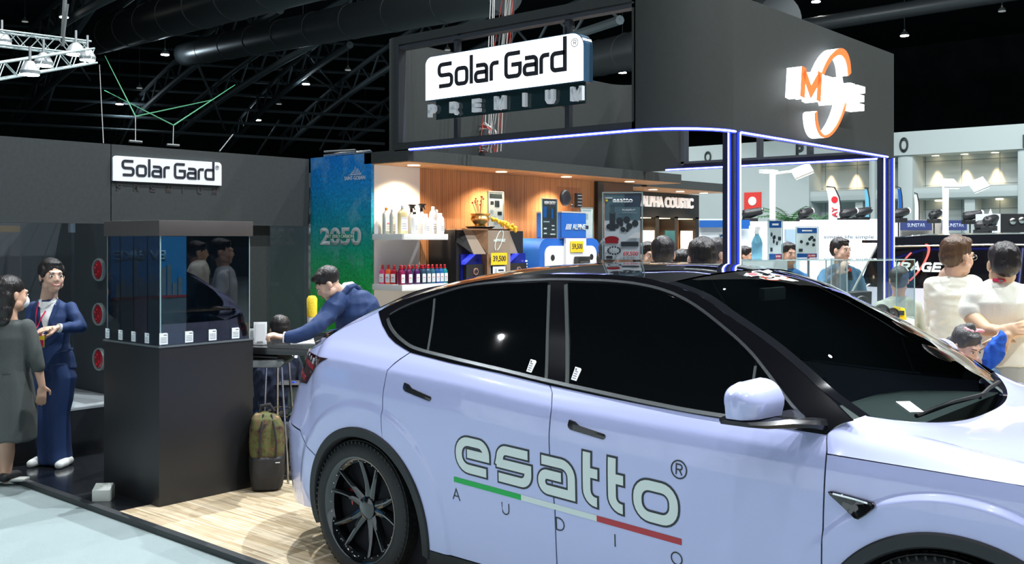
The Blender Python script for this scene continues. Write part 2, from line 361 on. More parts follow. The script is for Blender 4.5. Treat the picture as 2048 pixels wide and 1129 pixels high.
q = UY(2046, 283, YW-.22); t = thing('bay_sign', 'black square sign on the hall beam at the right edge', 'sign', q); box('panel', (0, -.05, -.25), (1.2, 0, .25), ltr, t)
q = UY(1506, 407, YW-.10); t = thing('fire_sign', 'red square fire alarm sign on the white hall wall', 'sign', q)
box('panel', (-.42, -.05, -.5), (.42, 0, .5), mat('fire_red', (.75, .05, .04), .5), t); MB().lathe([(.01, 0), (.2, 0), (.2, .03), (.01, .03)], n=20, M=Matrix.Translation((0, -.05, .1)) @ Matrix.Rotation(PI/2, 4, 'X')).build('disc', mat('sign_white', (.9, .9, .9), .5), t)
for k in range(2): box('text_line', (-.3, -.055, -.3-.1*k), (.3, -.05, -.26-.1*k), MATS['sign_white'], t)
warm = (1, .62, .32)
for px, py, dw in ((1871, 303, 'left of three above the lamp post'), (1929, 300, 'middle of three above the lamp post'), (1990, 296, 'right of three above the lamp post'), (1657, 333, 'left one seen under the sign box'), (1708, 331, 'right one seen under the sign box')):
    q = UY(px, py, YW+.92); q.z = zb-.16
    t = thing('wall_downlight', 'warm downlight on the far hall wall, '+dw, 'downlight', q, group='warm downlights on the far hall wall')
    MB().lathe([(.01, 0), (.14, 0), (.14, .05), (.01, .05)], n=14).build('lens', mat('warm_lens', (1, .8, .5), .4, emit=8, ecol=(1, .75, .45)), t)
    lamp('downlight_beam', 'SPOT', q+Vector((0, 0, -.1)), 900, warm, .05, (.12, 0, 0), spot=.75, blend=1)
for px, py, dw in ((1877, 400, 'low, left of the lamp post'), (1999, 398, 'low, above the slatted crate')):
    q = UY(px, py, YW+.92); q.z = zl1-.05
    t = thing('wall_downlight', 'warm downlight on the far hall wall, '+dw, 'downlight', q, group='warm downlights on the far hall wall')
    MB().lathe([(.01, 0), (.14, 0), (.14, .05), (.01, .05)], n=14).build('lens', MATS['warm_lens'], t)
    lamp('downlight_beam', 'SPOT', q+Vector((0, 0, -.1)), 600, warm, .05, (.12, 0, 0), spot=.75, blend=1)
for (x, y) in ((-22, 34), (-10, 34), (2, 34), (-34, 34), (14, 34)): lamp('hall_area_light', 'AREA', (x, y, 11), 750, (.93, .98, 1), 1.2, (.5, 0, 0))  # added area lamps without fixtures, flooding the far hall wall
# ================================================================ LEFT STAND: dark fascia wall, ledge, lamps, display case
dk_wall = mat('dark_grey_board', (.026, .032, .033), .75, var=.12, bscale=30); blk = mat('black_board', (.010, .012, .014), .45, coat=.1)
blue_blk = mat('charcoal_board', (.036, .044, .052), .6)
FX = -8.1
struct(MB().box((FX-.12, .8, 1.875), (FX, UX(222, 400, FX).y-.004, 2.545)).build('wall_1', dk_wall))
struct(MB().box((FX-.12, UX(222, 400, FX).y+.004, 1.875), (FX, 6.28, 2.545)).build('wall_1', dk_wall))
struct(MB().box((-9.4, .8, 0), (-9.3, 4.55, 2.5)).build('wall_2', blue_blk))
struct(MB().box((-9.3, 4.45, 0), (-8.35, 4.55, 2.4)).build('wall_3', blue_blk))
lg = thing('wall_ledge', 'low black plinth with pale top along the dark wall', 'plinth', (-8.09, 2.5, 0))
MB().box((-1.2, -1.7, 0), (0, 1.94, .345)).build('base', blk, lg); MB().box((-1.2, -1.7, .345), (.004, 1.94, .36)).build('top', mat('pale_grey_top', (.30, .33, .35), .5), lg)
gp = glass('clear_pane', (.94, .975, .97), amount=.9)
t = thing('glass_divider', 'frameless glass divider standing on the plinth behind the woman in blue', 'glass panel', (-8.15, UX(148, 700, -8.15).y, .36)); box('pane', (-1.0, -.006, 0), (0, .006, 1.52), gp, t); box('clamp', (-.06, -.02, 1.44), (-.02, .02, 1.52), mat('steel_clamp', (.6, .62, .62), .3, metal=1), t)
t = thing('timber_offcut', 'short pale timber end under the dark fascia at the left edge', 'timber', UX(-30, 459, -8.3)); MB().box((-.05, 0, -.02), (0, .27, .03)).build('board', mat('pale_timber', (.5, .38, .26), .7), t)
# rear lamps mounted on the side panel
for k, (px, py, where) in enumerate(((201, 540, 'topmost'), (201, 629, 'middle'), (202, 719, 'lowest'))):
    q = UY(px, py, 4.45); t = thing('tail_lamp', 'round red lamp in a grey ring, %s of the three beside the display case' % where, 'lamp', q)
    M = Matrix.Rotation(PI/2, 4, 'X')
    MB().lathe([(.088, 0), (.102, .0), (.104, .02), (.098, .032), (.090, .030), (.088, .012)], n=40, M=M).build('ring', mat('grey_ring', (.35, .42, .42), .3, metal=.3), t, smooth=True)
    b = MB()
    MB().lathe([(.01, .0), (.089, .0), (.086, .022), (.056, .034), (.01, .038)], n=32, M=M).build('red_lens', mat('red_lens', (.35, .0, .012), .08, coat=1, bump=1.0, bscale=45), t, smooth=True)
    for kx, kz in ((-.03, .02), (.03, -.015), (.0, .045), (-.01, -.04)): MB().ell((kx, -.036, kz), (.010, .006, .010), n=8, m=6).build('glint_cell', mat('red_cell', (1, .02, .04), .1, coat=1), t, smooth=True)

# wall lettered panel
sign_w = mat('sign_face_white', (.82, .87, .92), .35); sign_lit = mat('sign_face_lit', (.95, .98, 1), .4, emit=1.6, ecol=(.93, .98, 1)); ink = mat('sign_ink', (.02, .022, .03), .4)
def rrect(w, h, r_tl, r_tr, r_br, r_bl, n=8):
    P = []
    for cx, cz, r, a0 in ((w/2, h/2, r_tr, 90), (w/2, -h/2, r_br, 0), (-w/2, -h/2, r_bl, -90), (-w/2, h/2, r_tl, 180)):
        sx = 1 if cx > 0 else -1; sz = 1 if cz > 0 else -1
        if r <= 0: P.append((cx, cz)); continue
        for i in range(n+1): a = math.radians(a0-90*i/n); P.append((cx-sx*r+r*math.cos(a), cz-sz*r+r*math.sin(a)))
    return P
R45 = .22
def wordmark(parent, W, R, m, y=-.004, ext=.003):
    "square rounded lettering drawn from strokes; reads along local x of R"
    H = 1.0; q = []
    def A(cx, cy, r, a0, a1): return arc(cx, cy, r, a0, a1, 5)
    r = .26; x = 0; sw = .27
    L = []
    def rect_(x, w, z0=0, z1=1.0): return A(x+r, z0+r, r, 180, 270)+A(x+w-r, z0+r, r, 270, 360)+A(x+w-r, z1-r, r, 0, 90)+A(x+r, z1-r, r, 90, 180)
    w = 1.15; L.append(([(x+w, 1.42)]+A(x+r, 1.42-r, r, 90, 180)+A(x+r, .71+r, r, 180, 270)+A(x+w-r, .71-r, r, 90, 0)+A(x+w-r, r, r, 0, -90)+[(x, 0)], 0)); x += w+.42   # S
    w = .95; L.append((rect_(x, w), 1)); x += w+.40                          # o
    L.append(([(x, 0-.1), (x, 1.75)], 0)); x += .38                             # l
    def a_s(x, w): return ([(x+.05, 1.0)]+A(x+w-r, 1-r, r, 90, 0)+[(x+w, 0)]+A(x+.22, .22, .22, 270, 180)+A(x+.22, .33, .22, 180, 90)+[(x+w-.02, .55)], 0)
    w = .95; L.append(a_s(x, w)); x += w+.40                                   # a
    L.append(([(x, -.1)]+A(x+r, 1-r, r, 180, 90)+[(x+.62, 1.0)], 0)); x += .62+.62     # r
    w = 1.15; L.append(([(x+w, 1.42)]+A(x+r, 1.42-r, r, 90, 180)+A(x+r, r, r, 180, 270)+A(x+w-r, r, r, 270, 360)+[(x+w, .72), (x+.45, .72)], 0)); x += w+.36   # G
    w = .95; L.append(a_s(x, w)); x += w+.38
    L.append(([(x, -.1)]+A(x+r, 1-r, r, 180, 90)+[(x+.62, 1.0)], 0)); x += .62+.22
    w = .98; L.append(([(x+w, 1.95), (x+w, 0)]+A(x+r, r, r, 270, 180)+A(x+r, 1-r, r, 180, 90)+[(x+w, 1.0)], 0)); x += w                      # d
    k = W/x; 
    for i, (p, cl) in enumerate(L):
        b = MB()
        for qd in stroke(p, sw, bool(cl)):
            b.prism([R @ Vector(((v.x)*k-W/2, y, (v.y-.62)*k)) for v in qd], R @ Vector((0, -ext, 0)))
        b.build('letter', m, parent, fix=False)
def reg_mark(parent, R, x, z, s, m, y=-.005):
    b = MB(); q = stroke([(a, c) for a, c in arc(0, 0, 1, 0, 360, 24)], .14)+stroke([(-.35, -.55), (-.35, .55), (.15, .55)]+arc(.15, .27, .28, 90, -90, 5)+[(-.35, -.01)], .14)+stroke([(.05, 0), (.4, -.55)], .14)
    for qd in q: b.prism([R @ Vector((x+v.x*s, y, z+v.y*s)) for v in qd], R @ Vector((0, -.002, 0)))
    b.build('registered_mark', m, parent, fix=False)
RX = Matrix.Rotation(PI/2, 3, 'Z')       # faces +X
R0 = Matrix.Identity(3)
c0 = UX(223, 341, FX); c1 = UX(440, 350, FX); W_ = c1.y-c0.y; zc = (c0.z+c1.z)/2-.0; hh_ = .212
t = thing('wall_sign', 'flat white Solar Gard panel with black letters on the dark left fascia', 'sign', (FX+.005, (c0.y+c1.y)/2, zc+.012))
MB().prism([RX @ Vector((x, 0, z)) for x, z in rrect(W_, hh_, .035, .035, 0, 0)], (.02, 0, 0)).build('panel', sign_w, t)
sgm = MATS['sign_ink']
sub = t
def RXo(v): return RX @ v
wordmark(t, W_*.835, RX, ink, y=-.0215); reg_mark(t, RX, W_*.455, hh_*.27, .018, ink, -.0215)
t2 = thing('wall_sign_caption', 'unlit dark PREMIUM letters on the fascia below the flat white panel', 'sign', (FX+.003, (c0.y+c1.y)/2, zc-.145))
faint = mat('unlit_letter', (.036, .033, .035), .5)
for i, chh in enumerate('PREMIUM'): glyph(chh, .05 if chh != 'I' else .016, .06, .012, faint, t2, RX @ Vector((-W_*.46+W_*.88*i/6, 0, -.03)), RX, .002)

# display case ------------------------------------------------------------
dc = thing('display_case', 'tall black display case with glass showcase of tinted film samples', 'display case', (-6.385, 3.82, 0))
hx, hy = .365, .36
MB().box((-hx, -hy, .0), (hx, hy, 1.035)).build('pedestal', mat('pedestal_black', (.010, .011, .013), .42), dc, bevel=.003)
MB().box((-hx-.004, -hy-.004, 1.035), (hx+.004, hy+.004, 1.047)).build('glass_base', mat('case_edge', (.10, .12, .13), .2), dc)
MB().box((-hx, -hy, 1.765), (hx, hy, 1.868)).build('header', mat('header_brown_grey', (.060, .052, .050), .55), dc, bevel=.002)
tint = glass('smoked_film_glass', (.30, .36, .42), amount=1.6); tint2 = glass('lighter_film_glass', (.62, .70, .76), amount=1.6)
gx, gy = hx-.02, hy-.02
seg = [(-gx, -gx+.17), (-gx+.17, -gx+.35), (-gx+.35, -gx+.53), (-gx+.53, gx)]
for i, (a, b_) in enumerate(seg): box('film_pane', (a+.001, -gy-.004, 1.047), (b_-.001, -gy+.004, 1.765), (tint, tint, tint, tint)[i], dc)
sy = [(-gy, -gy+.19), (-gy+.19, -gy+.36), (-gy+.36, -gy+.52), (-gy+.52, gy)]
for i, (a, b_) in enumerate(sy): box('film_pane', (gx-.004, a+.001, 1.047), (gx+.004, b_-.001, 1.765), (tint2, tint, tint, tint)[i], dc)
box('rear_pane', (-gx, gy-.004, 1.047), (gx, gy+.004, 1.765), tint2, dc); box('rear_pane', (-gx-.004, -gy, 1.047), (-gx+.004, gy, 1.765), tint2, dc)
edge = mat('glass_edge', (.30, .42, .44), .15)
for x, y in ((gx, -gy), (gx, gy), (-gx, -gy)): box('corner_edge', (x-.004, y-.004, 1.047), (x+.004, y+.004, 1.765), edge, dc)
def card(p, R, s=1.0, parent=dc):
    b = MB(); b.prism([Vector(p)+R @ Vector((x*s, -.001, z*s)) for x, z in ((-.03, 0), (.03, 0), (.03, .068), (.022, .075), (-.03, .075))], R @ Vector((0, -.0015, 0))); c = b.build('sample_card', cardm2, parent)
    b = MB()
    for k in range(4): b.prism([Vector(p)+R @ Vector((x*s, -.0028, z*s)) for x, z in ((-.022, .012+.010*k), (.022, .012+.010*k), (.022, .015+.010*k), (-.022, .015+.010*k))], R @ Vector((0, -.0005, 0)))
    b.prism([Vector(p)+R @ Vector((x*s, -.0028, z*s)) for x, z in ((.0, .058), (.024, .058), (.024, .064), (.0, .064))], R @ Vector((0, -.0005, 0)))
    b.build('card_print', mat('card_ink2', (.15, .17, .2), .6), c)
cardm2 = mat('sample_card_white', (.80, .86, .88), .5)
for px in (216, 242, 268, 295):
    q = UY(px+1, 690, 3.82-gy); card((q.x+6.385, -gy-.006, 1.055), R0, .9)
for px in (326, 377, 424, 470):
    q = UX(px, 690, -6.385+gx); card((gx+.006, q.y-3.82, 1.055), RX)
t = thing('floor_socket_box', 'small off-white box with sloping top on the black floor edge', 'box', UZ(206, 1000, 0), rz=YAW+.1)
MB().prism([(-.055, -.055, 0), (-.055, .065, 0), (-.055, .065, .085), (-.055, .03, .105), (-.055, -.055, .075)], (.115, 0, 0)).build('housing', mat('offwhite_plastic', (.52, .56, .52), .6), t, bevel=.003)
for x in (-.01, .03): MB().lathe([(.001, 0), (.005, 0), (.005, .003), (.001, .003)], (x, -.01, .088), 8).build('screw', mat('screw', (.1, .1, .1), .4), t)

pp = thing('city_standin', 'added city skyline panel behind the smoked glass showcase, with pale reversed lettering', 'print', (-7.30, 3.80, 0))  # added panel standing in for the skyline image in the glass
MB().box((-.03, 0, 0), (0, .64, 1.78)).build('sky_print', mat('sky_print_blue', (.03, .22, .42), .5), pp); MB().box((0, 0, 0), (.004, .64, 1.30)).build('ground_print', mat('asphalt_print', (.13, .14, .13), .6), pp)
for k, h in enumerate((.10, .13, .09, .38, .15, .11, .17, .12, .22, .24, .10, .14)): MB().box((.002, .03+.048*k, 1.30), (.006, .066+.048*k, 1.30+h)).build('tower_print', mat('tower_print_grey', (.20, .22, .22), .6), pp)
MB().box((.004, 0, 1.28), (.008, .64, 1.30)).build('kerb_print', mat('kerb_red', (.40, .03, .03), .5), pp); MB().box((.004, .18, .4), (.007, .29, 1.28)).build('stripe_print', mat('track_pink', (.38, .20, .20), .6), pp)
rv = text('EV BIKE', mat('pale_blue_letter', (.35, .50, .60), .5), pp, 'lettering', width=.42, height=.075, loc=(.006, .24, 1.62), R=RX, ext=.001, bold=.03)
for v in rv.data.vertices: v.co.y = .48-v.co.y
# ---------------------------------------------------------------- glazed room behind the desk
struct(MB().box((-8.35, 4.55, 0), (-8.2, UX(540, 600, -8.2).y, 1.875)).build('wall_4', dk_wall))
struct(MB().box((-11, 6.35, 0), (-8.2, 6.45, 1.9)).build('wall_5', mat('room_grey', (.09, .10, .11), .7)))
struct(MB().box((-11.0, 4.5, 0), (-10.9, 6.4, 1.9)).build('wall_6', mat('room_grey2', (.16, .17, .18), .7)))
ya, yb = UX(541, 600, -8.15).y, 6.27
t = thing('glass_door', 'clear glass door of the meeting room below the dark fascia', 'door', (-8.15, ya, 0)); box('pane', (-.006, 0, 0), (.006, yb-ya, 1.87), gp, t); box('top_patch', (-.02, .48, 1.82), (.02, .70, 1.86), sign_w, t)
t = thing('white_chair', 'white plastic bar chair seen through the glass door', 'chair', (-9.55, 5.55, 0), rz=1.2)
MB().prism([(-.2, 0, .75), (.2, 0, .75), (.19, .05, 1.15), (.15, .06, 1.22), (-.15, .06, 1.22), (-.19, .05, 1.15)], (0, .03, 0)).build('backrest', mat('chair_white', (.75, .78, .8), .4), t, bevel=.02)
MB().box((-.2, -.36, .72), (.2, .03, .76)).build('seat', MATS['chair_white'], t, bevel=.015)
for x in (-.17, .17):
    for y in (-.33, 0): MB().tube([(x, y, .72), (x*1.2, y*1.1, 0)], .012, 8).build('leg', MATS['steel_clamp'], t)
t = thing('bar_table', 'black bar table in the meeting room behind glass', 'table', (-10.1, 5.75, 0))
MB().lathe([(.01, 1.25), (.32, 1.25), (.32, 1.28), (.01, 1.28)], n=28).build('tabletop', blk, t); MB().tube([(0, 0, 0), (0, 0, 1.25)], .03, 10).build('leg', blk, t); MB().lathe([(.01, 0), (.22, 0), (.2, .02), (.01, .03)], n=24).build('base', blk, t)
t = thing('acrylic_box', 'small clear acrylic box on the bar table', 'box', (-10.1, 5.75, 1.282)); box('cover', (-.12, -.1, 0), (.12, .1, .2), gp, t); MB().ell((0, 0, .08), (.05, .04, .04)).build('figure', mat('bronze', (.3, .22, .12), .4, metal=.5), t, smooth=True)

# ---------------------------------------------------------------- tall banner
bn, nt, p = nodemat('tree_print', .45)
tc = nt.nodes.new('ShaderNodeTexCoord'); sp = nt.nodes.new('ShaderNodeSeparateXYZ'); cr = nt.nodes.new('ShaderNodeValToRGB'); mr = nt.nodes.new('ShaderNodeMapRange'); mr.inputs['From Max'].default_value = 2.55
cr.color_ramp.elements[0].position = 0; cr.color_ramp.elements[0].color = (.01, .22, .01, 1); cr.color_ramp.elements[1].position = 1; cr.color_ramp.elements[1].color = (.0, .13, .45, 1)
for pos, c_ in ((.42, (.015, .34, .02, 1)), (.60, (.0, .27, .10, 1)), (.74, (.0, .20, .26, 1)), (.88, (.0, .17, .42, 1))): e = cr.color_ramp.elements.new(pos); e.color = c_
n1 = nt.nodes.new('ShaderNodeTexNoise'); n1.inputs['Scale'].default_value = 34; n1.inputs['Detail'].default_value = 8; n1.inputs['Roughness'].default_value = .75
n2 = nt.nodes.new('ShaderNodeTexNoise'); n2.inputs['Scale'].default_value = 3.4; n2.inputs['Detail'].default_value = 4
r1 = nt.nodes.new('ShaderNodeMapRange'); r1.inputs['From Min'].default_value = .35; r1.inputs['From Max'].default_value = .68; r1.inputs['To Min'].default_value = .7; r1.inputs['To Max'].default_value = 2.1
r2 = nt.nodes.new('ShaderNodeMapRange'); r2.inputs['From Min'].default_value = .54; r2.inputs['From Max'].default_value = .66; r2.inputs['To Max'].default_value = .28
mm = nt.nodes.new('ShaderNodeVectorMath'); mm.operation = 'SCALE'; mx2 = nt.nodes.new('ShaderNodeMixRGB'); mx2.inputs[2].default_value = (.25, .50, .60, 1)
for a, b in ((tc.outputs['Object'], sp.inputs[0]), (sp.outputs[2], mr.inputs['Value']), (mr.outputs[0], cr.inputs[0]), (tc.outputs['Object'], n1.inputs['Vector']), (tc.outputs['Object'], n2.inputs['Vector']), (n1.outputs['Fac'], r1.inputs['Value']), (n2.outputs['Fac'], r2.inputs['Value']), (cr.outputs[0], mm.inputs[0]), (r1.outputs[0], mm.inputs['Scale']), (mm.outputs[0], mx2.inputs[1]), (r2.outputs[0], mx2.inputs[0]), (mx2.outputs[0], p.inputs['Base Color'])): nt.links.new(a, b)
bx = -8.1; bt = thing('tall_banner', 'tall blue to green tree print banner reading 2050 net zero carbon', 'banner', (bx, 6.3, 0))
MB().box((.0, 0, 0), (.908, .03, 2.555)).build('panel', bn, bt)
prn = mat('print_white', (.70, .75, .76), .5); prn2 = mat('print_grey', (.48, .55, .56), .5)
def on_banner(px, py): q = UY(px, py, 6.3); return q.x-bx, q.z
x, z = on_banner(710, 356); text('SAINT-GOBAIN', prn, bt, width=.30, height=.037, loc=(x, -.003, z), ext=.002)
x, z = on_banner(711, 345); b = MB()
for i, (dx, h_) in enumerate(((-.075, .015), (-.055, .03), (-.035, .045), (-.012, .075), (.010, .055), (.03, .055), (.05, .035), (.07, .018))): b.prism([(x+dx, -.004, z-.02), (x+dx+.006, -.004, z-.02), (x+dx+.013, -.004, z-.02+h_), (x+dx+.008, -.004, z-.02+h_)], (0, .002, 0))
b.prism([(x-.10, -.004, z-.02), (x+.09, -.004, z-.02), (x+.09, -.004, z-.024), (x-.10, -.004, z-.024)], (0, .002, 0)); b.build('logo_skyline', prn, bt)
x, z = on_banner(681, 473); text('2050', prn2, bt, width=.62, height=.175, loc=(x, -.003, z), ext=.002, bold=.035)
box('number_gap', (x-.20, -.0056, z-.022), (x+.19, -.0053, z+.022), mat('print_green', (.01, .25, .12), .5), bt); text('NET ZERO CARBON', prn, bt, width=.42, height=.032, loc=(x-.01, -.006, z), ext=.002, bold=.02)
x, z = on_banner(714, 576); text('MAKING', prn, bt, width=.34, height=.05, loc=(x-.11, -.003, z), ext=.002, bold=.02)
t = thing('flight_case', 'flat metal frame lying on top of the tall banner', 'case', Vector((UY(668, 312, 6.4).x, 6.42, 2.55))); b = MB()
for y in (-.1, .1): b.tube([(-.05, y, .02), (.42, y, .03)], .012, 6); b.tube([(-.05, y, .06), (.42, y, .05)], .010, 6)
for i in range(8): b.tube([(-.05+.06*i, -.1, .02), (-.02+.06*i, .1, .06)], .008, 5)
b.build('frame', mat('dull_steel', (.25, .26, .26), .4, metal=.7), t)
# ---------------------------------------------------------------- shelving wall with timber panelling
wd, nt, p = nodemat('timber_slat_panel', .45)
tc = nt.nodes.new('ShaderNodeTexCoord'); mpg = nt.nodes.new('ShaderNodeMapping'); mpg.inputs['Scale'].default_value = (40, 40, 1.2); nz = nt.nodes.new('ShaderNodeTexNoise'); nz.inputs['Scale'].default_value = 1; nz.inputs['Detail'].default_value = 3
wv = nt.nodes.new('ShaderNodeTexWave'); wv.bands_direction = 'Y'; wv.inputs['Scale'].default_value = 11; wv.inputs['Distortion'].default_value = .15; cr = nt.nodes.new('ShaderNodeValToRGB'); cr.color_ramp.elements[0].position = .3; cr.color_ramp.elements[1].position = .75
cr.color_ramp.elements[0].color = (.24, .10, .040, 1); cr.color_ramp.elements[1].color = (.52, .26, .115, 1)
ad = nt.nodes.new('ShaderNodeMath'); ad.operation = 'MULTIPLY_ADD'; ad.inputs[1].default_value = .22
wv2 = nt.nodes.new('ShaderNodeMath'); wv2.operation = 'POWER'; wv2.inputs[1].default_value = .6
for a, b in ((tc.outputs['Object'], mpg.inputs[0]), (mpg.outputs[0], nz.inputs['Vector']), (tc.outputs['Object'], wv.inputs['Vector']), (wv.outputs['Fac'], wv2.inputs[0]), (wv2.outputs[0], ad.inputs[0]), (nz.outputs['Fac'], ad.inputs[2]), (ad.outputs[0], cr.inputs[0]), (cr.outputs[0], p.inputs['Base Color'])): nt.links.new(a, b)
plain_wood = mat('soffit_wood', (.50, .27, .13), .5, var=.15, bscale=20)
whitep = mat('white_laminate', (.80, .80, .80), .35); greyw = mat('shelf_grey_white', (.74, .77, .77), .35)
BX = -7.19
struct(MB().box((BX-.1, 6.335, 0), (BX, 6.93, 2.455)).build('wall_7', whitep))
struct(MB().box((BX-.1, 6.93, 0), (BX-.005, 9.84, 2.46)).build('wall_8', wd))
struct(MB().box((BX-.1, 9.84, 0), (BX+.05, 9.96, 2.44)).build('wall_9', blk))
struct(MB().box((BX-.1, 9.96, 0), (BX+.04, 10.60, 2.44)).build('wall_9', mat('brown_panel', (.10, .055, .040), .5)))
# soffit slab: black outside, wood below
struct(MB().box((BX-.1, 6.3, 2.456), (-6.69, 11.0, 2.562)).build('trim_2', dk_wall)); struct(MB().box((BX, 6.305, 2.448), (-6.695, 10.99, 2.456)).build('trim_3', plain_wood))
struct(MB().box((-8.6, 11.0, 2.43), (-7.20, 13.2, 2.545)).build('trim_4', dk_wall)); struct(MB().box((-8.6, 11.0, 2.422), (-7.205, 13.19, 2.430)).build('trim_5', plain_wood))
dl = mat('soffit_lamp', (1, .9, .7), .4, emit=7, ecol=(1, .80, .55))
for i, (y, wx, e) in enumerate(((6.62, -6.95, 60), (7.85, -6.93, 60), (8.95, -6.93, 60), (10.2, -6.93, 50), (11.6, -7.5, 45), (12.3, -7.5, 45), (12.95, -7.5, 45))):
    zz = 2.447 if i < 4 else 2.421
    t = thing('soffit_downlight', 'warm round downlight in the timber soffit, '+('above the white shelves', 'above the brass bowl kiosk', 'above the white and blue kiosk', 'above the brown panel', 'left one over the lettered header', 'middle one over the lettered header', 'right one over the lettered header')[i], 'downlight', (wx, y, zz), group='downlights in the timber soffit')
    MB().lathe([(.01, 0), (.055, 0), (.06, -.004), (.01, -.006)], n=20).build('lens', dl, t)
    lamp('soffit_spot', 'SPOT', (wx, y, zz-.03), e*1.5, (1, .74, .48), .04, (0, 0, 0), spot=2.3, blend=.7)
def shelf(z, label):
    t = thing('wall_shelf', label, 'shelf', (BX, 6.31, z)); box('board', (0, 0, -.055), (.41, .60, 0), greyw, t, bevel=.002); return t
shelf(1.795, 'thick white shelf holding clear and white bottles'); shelf(1.325, 'thick white shelf holding the coloured bottles')
# bottles: rounded box with shoulders, neck, cap and label
def bottle_mesh(w_, d_, h_, neck, nh, body_m, cap_m, cap='cap', lab=None, label='', group=None, loc=(0, 0, 0), handle=False, rz=PI/2, red=False):
    t = thing('bottle', label, 'bottle', loc, rz=rz, group=group)
    def ring(w2, d2, z, n=20):
        r = []
        for j in range(n):
            a = 2*PI*j/n; c_, s_ = math.cos(a), math.sin(a); r.append((w2*abs(c_)**.55*(1 if c_ > 0 else -1), d2*abs(s_)**.55*(1 if s_ > 0 else -1), z))
        return r
    rs = [ring(w_*.46, d_*.46, 0), ring(w_/2, d_/2, .006), ring(w_/2, d_/2, h_*.78), ring(w_*.44, d_*.44, h_*.86), ring(neck*1.3, neck*1.3, h_*.93), ring(neck, neck, h_*.96), ring(neck, neck, h_)]
    MB().rings(rs).build('body', body_m, t, smooth=True, angle=50)
    if cap == 'cap': MB().lathe([(.001, h_), (neck*1.15, h_), (neck*1.15, h_+nh*.8), (neck*1.0, h_+nh), (.001, h_+nh)], n=16).build('cap', cap_m, t, smooth=True, angle=40)
    elif cap == 'nozzle': MB().lathe([(.001, h_), (neck*1.3, h_), (neck*1.3, h_+nh*.25), (neck*.7, h_+nh*.3), (neck*.85, h_+nh*.55), (neck*1.1, h_+nh*.75), (neck*.8, h_+nh*.98), (.001, h_+nh)], n=16).build('cap', cap_m, t, smooth=True, angle=40)
    elif cap == 'spray':
        MB().lathe([(.001, h_), (neck*1.1, h_), (neck*1.0, h_+nh*.45), (.001, h_+nh*.5)], n=14).build('collar', cap_m, t, smooth=True, angle=40)
        MB().prism([(-.035, -.013, h_+nh*.9), (-.03, -.013, h_+nh*1.05), (.045, -.013, h_+nh*1.05), (.05, -.013, h_+nh*.9), (.03, -.013, h_+nh*.82), (.012, -.013, h_+nh*.5), (-.012, -.013, h_+nh*.45), (-.018, -.013, h_+nh*.75)], (0, .026, 0)).build('spray_head', cap_m, t, bevel=.003)
        MB().prism([(.022, -.005, h_+nh*.8), (.032, -.005, h_+nh*.8), (.048, -.005, h_+nh*.3), (.040, -.005, h_+nh*.28)], (0, .01, 0)).build('trigger', cap_m, t)
    if lab:
        L = box('label', (-w_*.38, -d_/2-.0018, h_*.12), (w_*.38, -d_/2-.0003, h_*.66), lab, t)
        b = MB()
        for k in range(3): b.box((-w_*.28, -d_/2-.0026, h_*(.2+.09*k)), (w_*.25, -d_/2-.0019, h_*(.22+.09*k)))
        b.build('label_print', mat('label_ink', (.15, .15, .2), .6), L)
        if red: box('label_mark', (-w_*.2, -d_/2-.0028, h_*.42), (w_*.12, -d_/2-.0019, h_*.46), mat('label_red', (.7, .03, .03), .5), L)
    return t
def btint(name, c, a=.5): 
    return mat(name, c, .12, trans=.35, spec=.5)
cw = mat('label_white', (.78, .80, .82), .5); capred = mat('cap_red', (.5, .01, .02), .3); capblack = mat('cap_black', (.012, .012, .014), .3); capwhite = mat('cap_white', (.85, .85, .85), .35); caporange = mat('cap_orange', (.85, .22, .02), .35)
milky = mat('bottle_milky', (.86, .86, .84), .3); clearb = mat('bottle_grey_clear', (.62, .70, .68), .12, trans=.3); yel = mat('bottle_pale_yellow', (.85, .75, .42), .15, trans=.2)
cols = [('pink', (.90, .10, .28)), ('orange', (.95, .16, .05)), ('red', (.55, .02, .05)), ('maroon', (.30, .02, .08)), ('plum', (.16, .02, .10)), ('dark purple', (.09, .02, .12)), ('slate', (.03, .06, .10)), ('grey blue', (.04, .10, .16)), ('steel blue', (.03, .14, .20)), ('navy', (.02, .08, .24)), ('blue', (.02, .14, .40)), ('teal', (.02, .28, .32))]
SX = BX+.41
pxs = [763, 776, 787, 800, 814, 829, 841, 851, 860, 869, 878, 886]
for i, ((nm, c), px) in enumerate(zip(cols, [765, 777, 788, 803, 818, 833, 845, 855, 864, 873, 881, 889])):
    # the row turns the corner: first bottles along the short end, the rest along the front
    if i < 3: q = UY(px, 570, 6.36+.02*i); q.x = min(q.x, SX-.05); rz = .4
    else: q = UX(px, 570, SX-.055); rz = PI/2
    q.z = 1.3255
    bottle_mesh(.055, .045, .145, .012, .035, mat('bottle_'+nm.replace(' ', '_'), c, .12, trans=.15), capred, 'nozzle', cw, '%s squeeze bottle with red cap in the front row of the lower shelf' % nm, 'coloured squeeze bottles', q, rz=rz, red=True)
for i in range(9):
    q = Vector((SX-.14, 6.42+.052*i, 1.3255)); nm, c = cols[(i+4) % 12]
    bottle_mesh(.048, .045, .145, .012, .035, MATS['bottle_'+nm.replace(' ', '_')], capred, 'nozzle', None, '%s squeeze bottle half hidden in the back row of the lower shelf' % nm, 'back row of squeeze bottles', q)
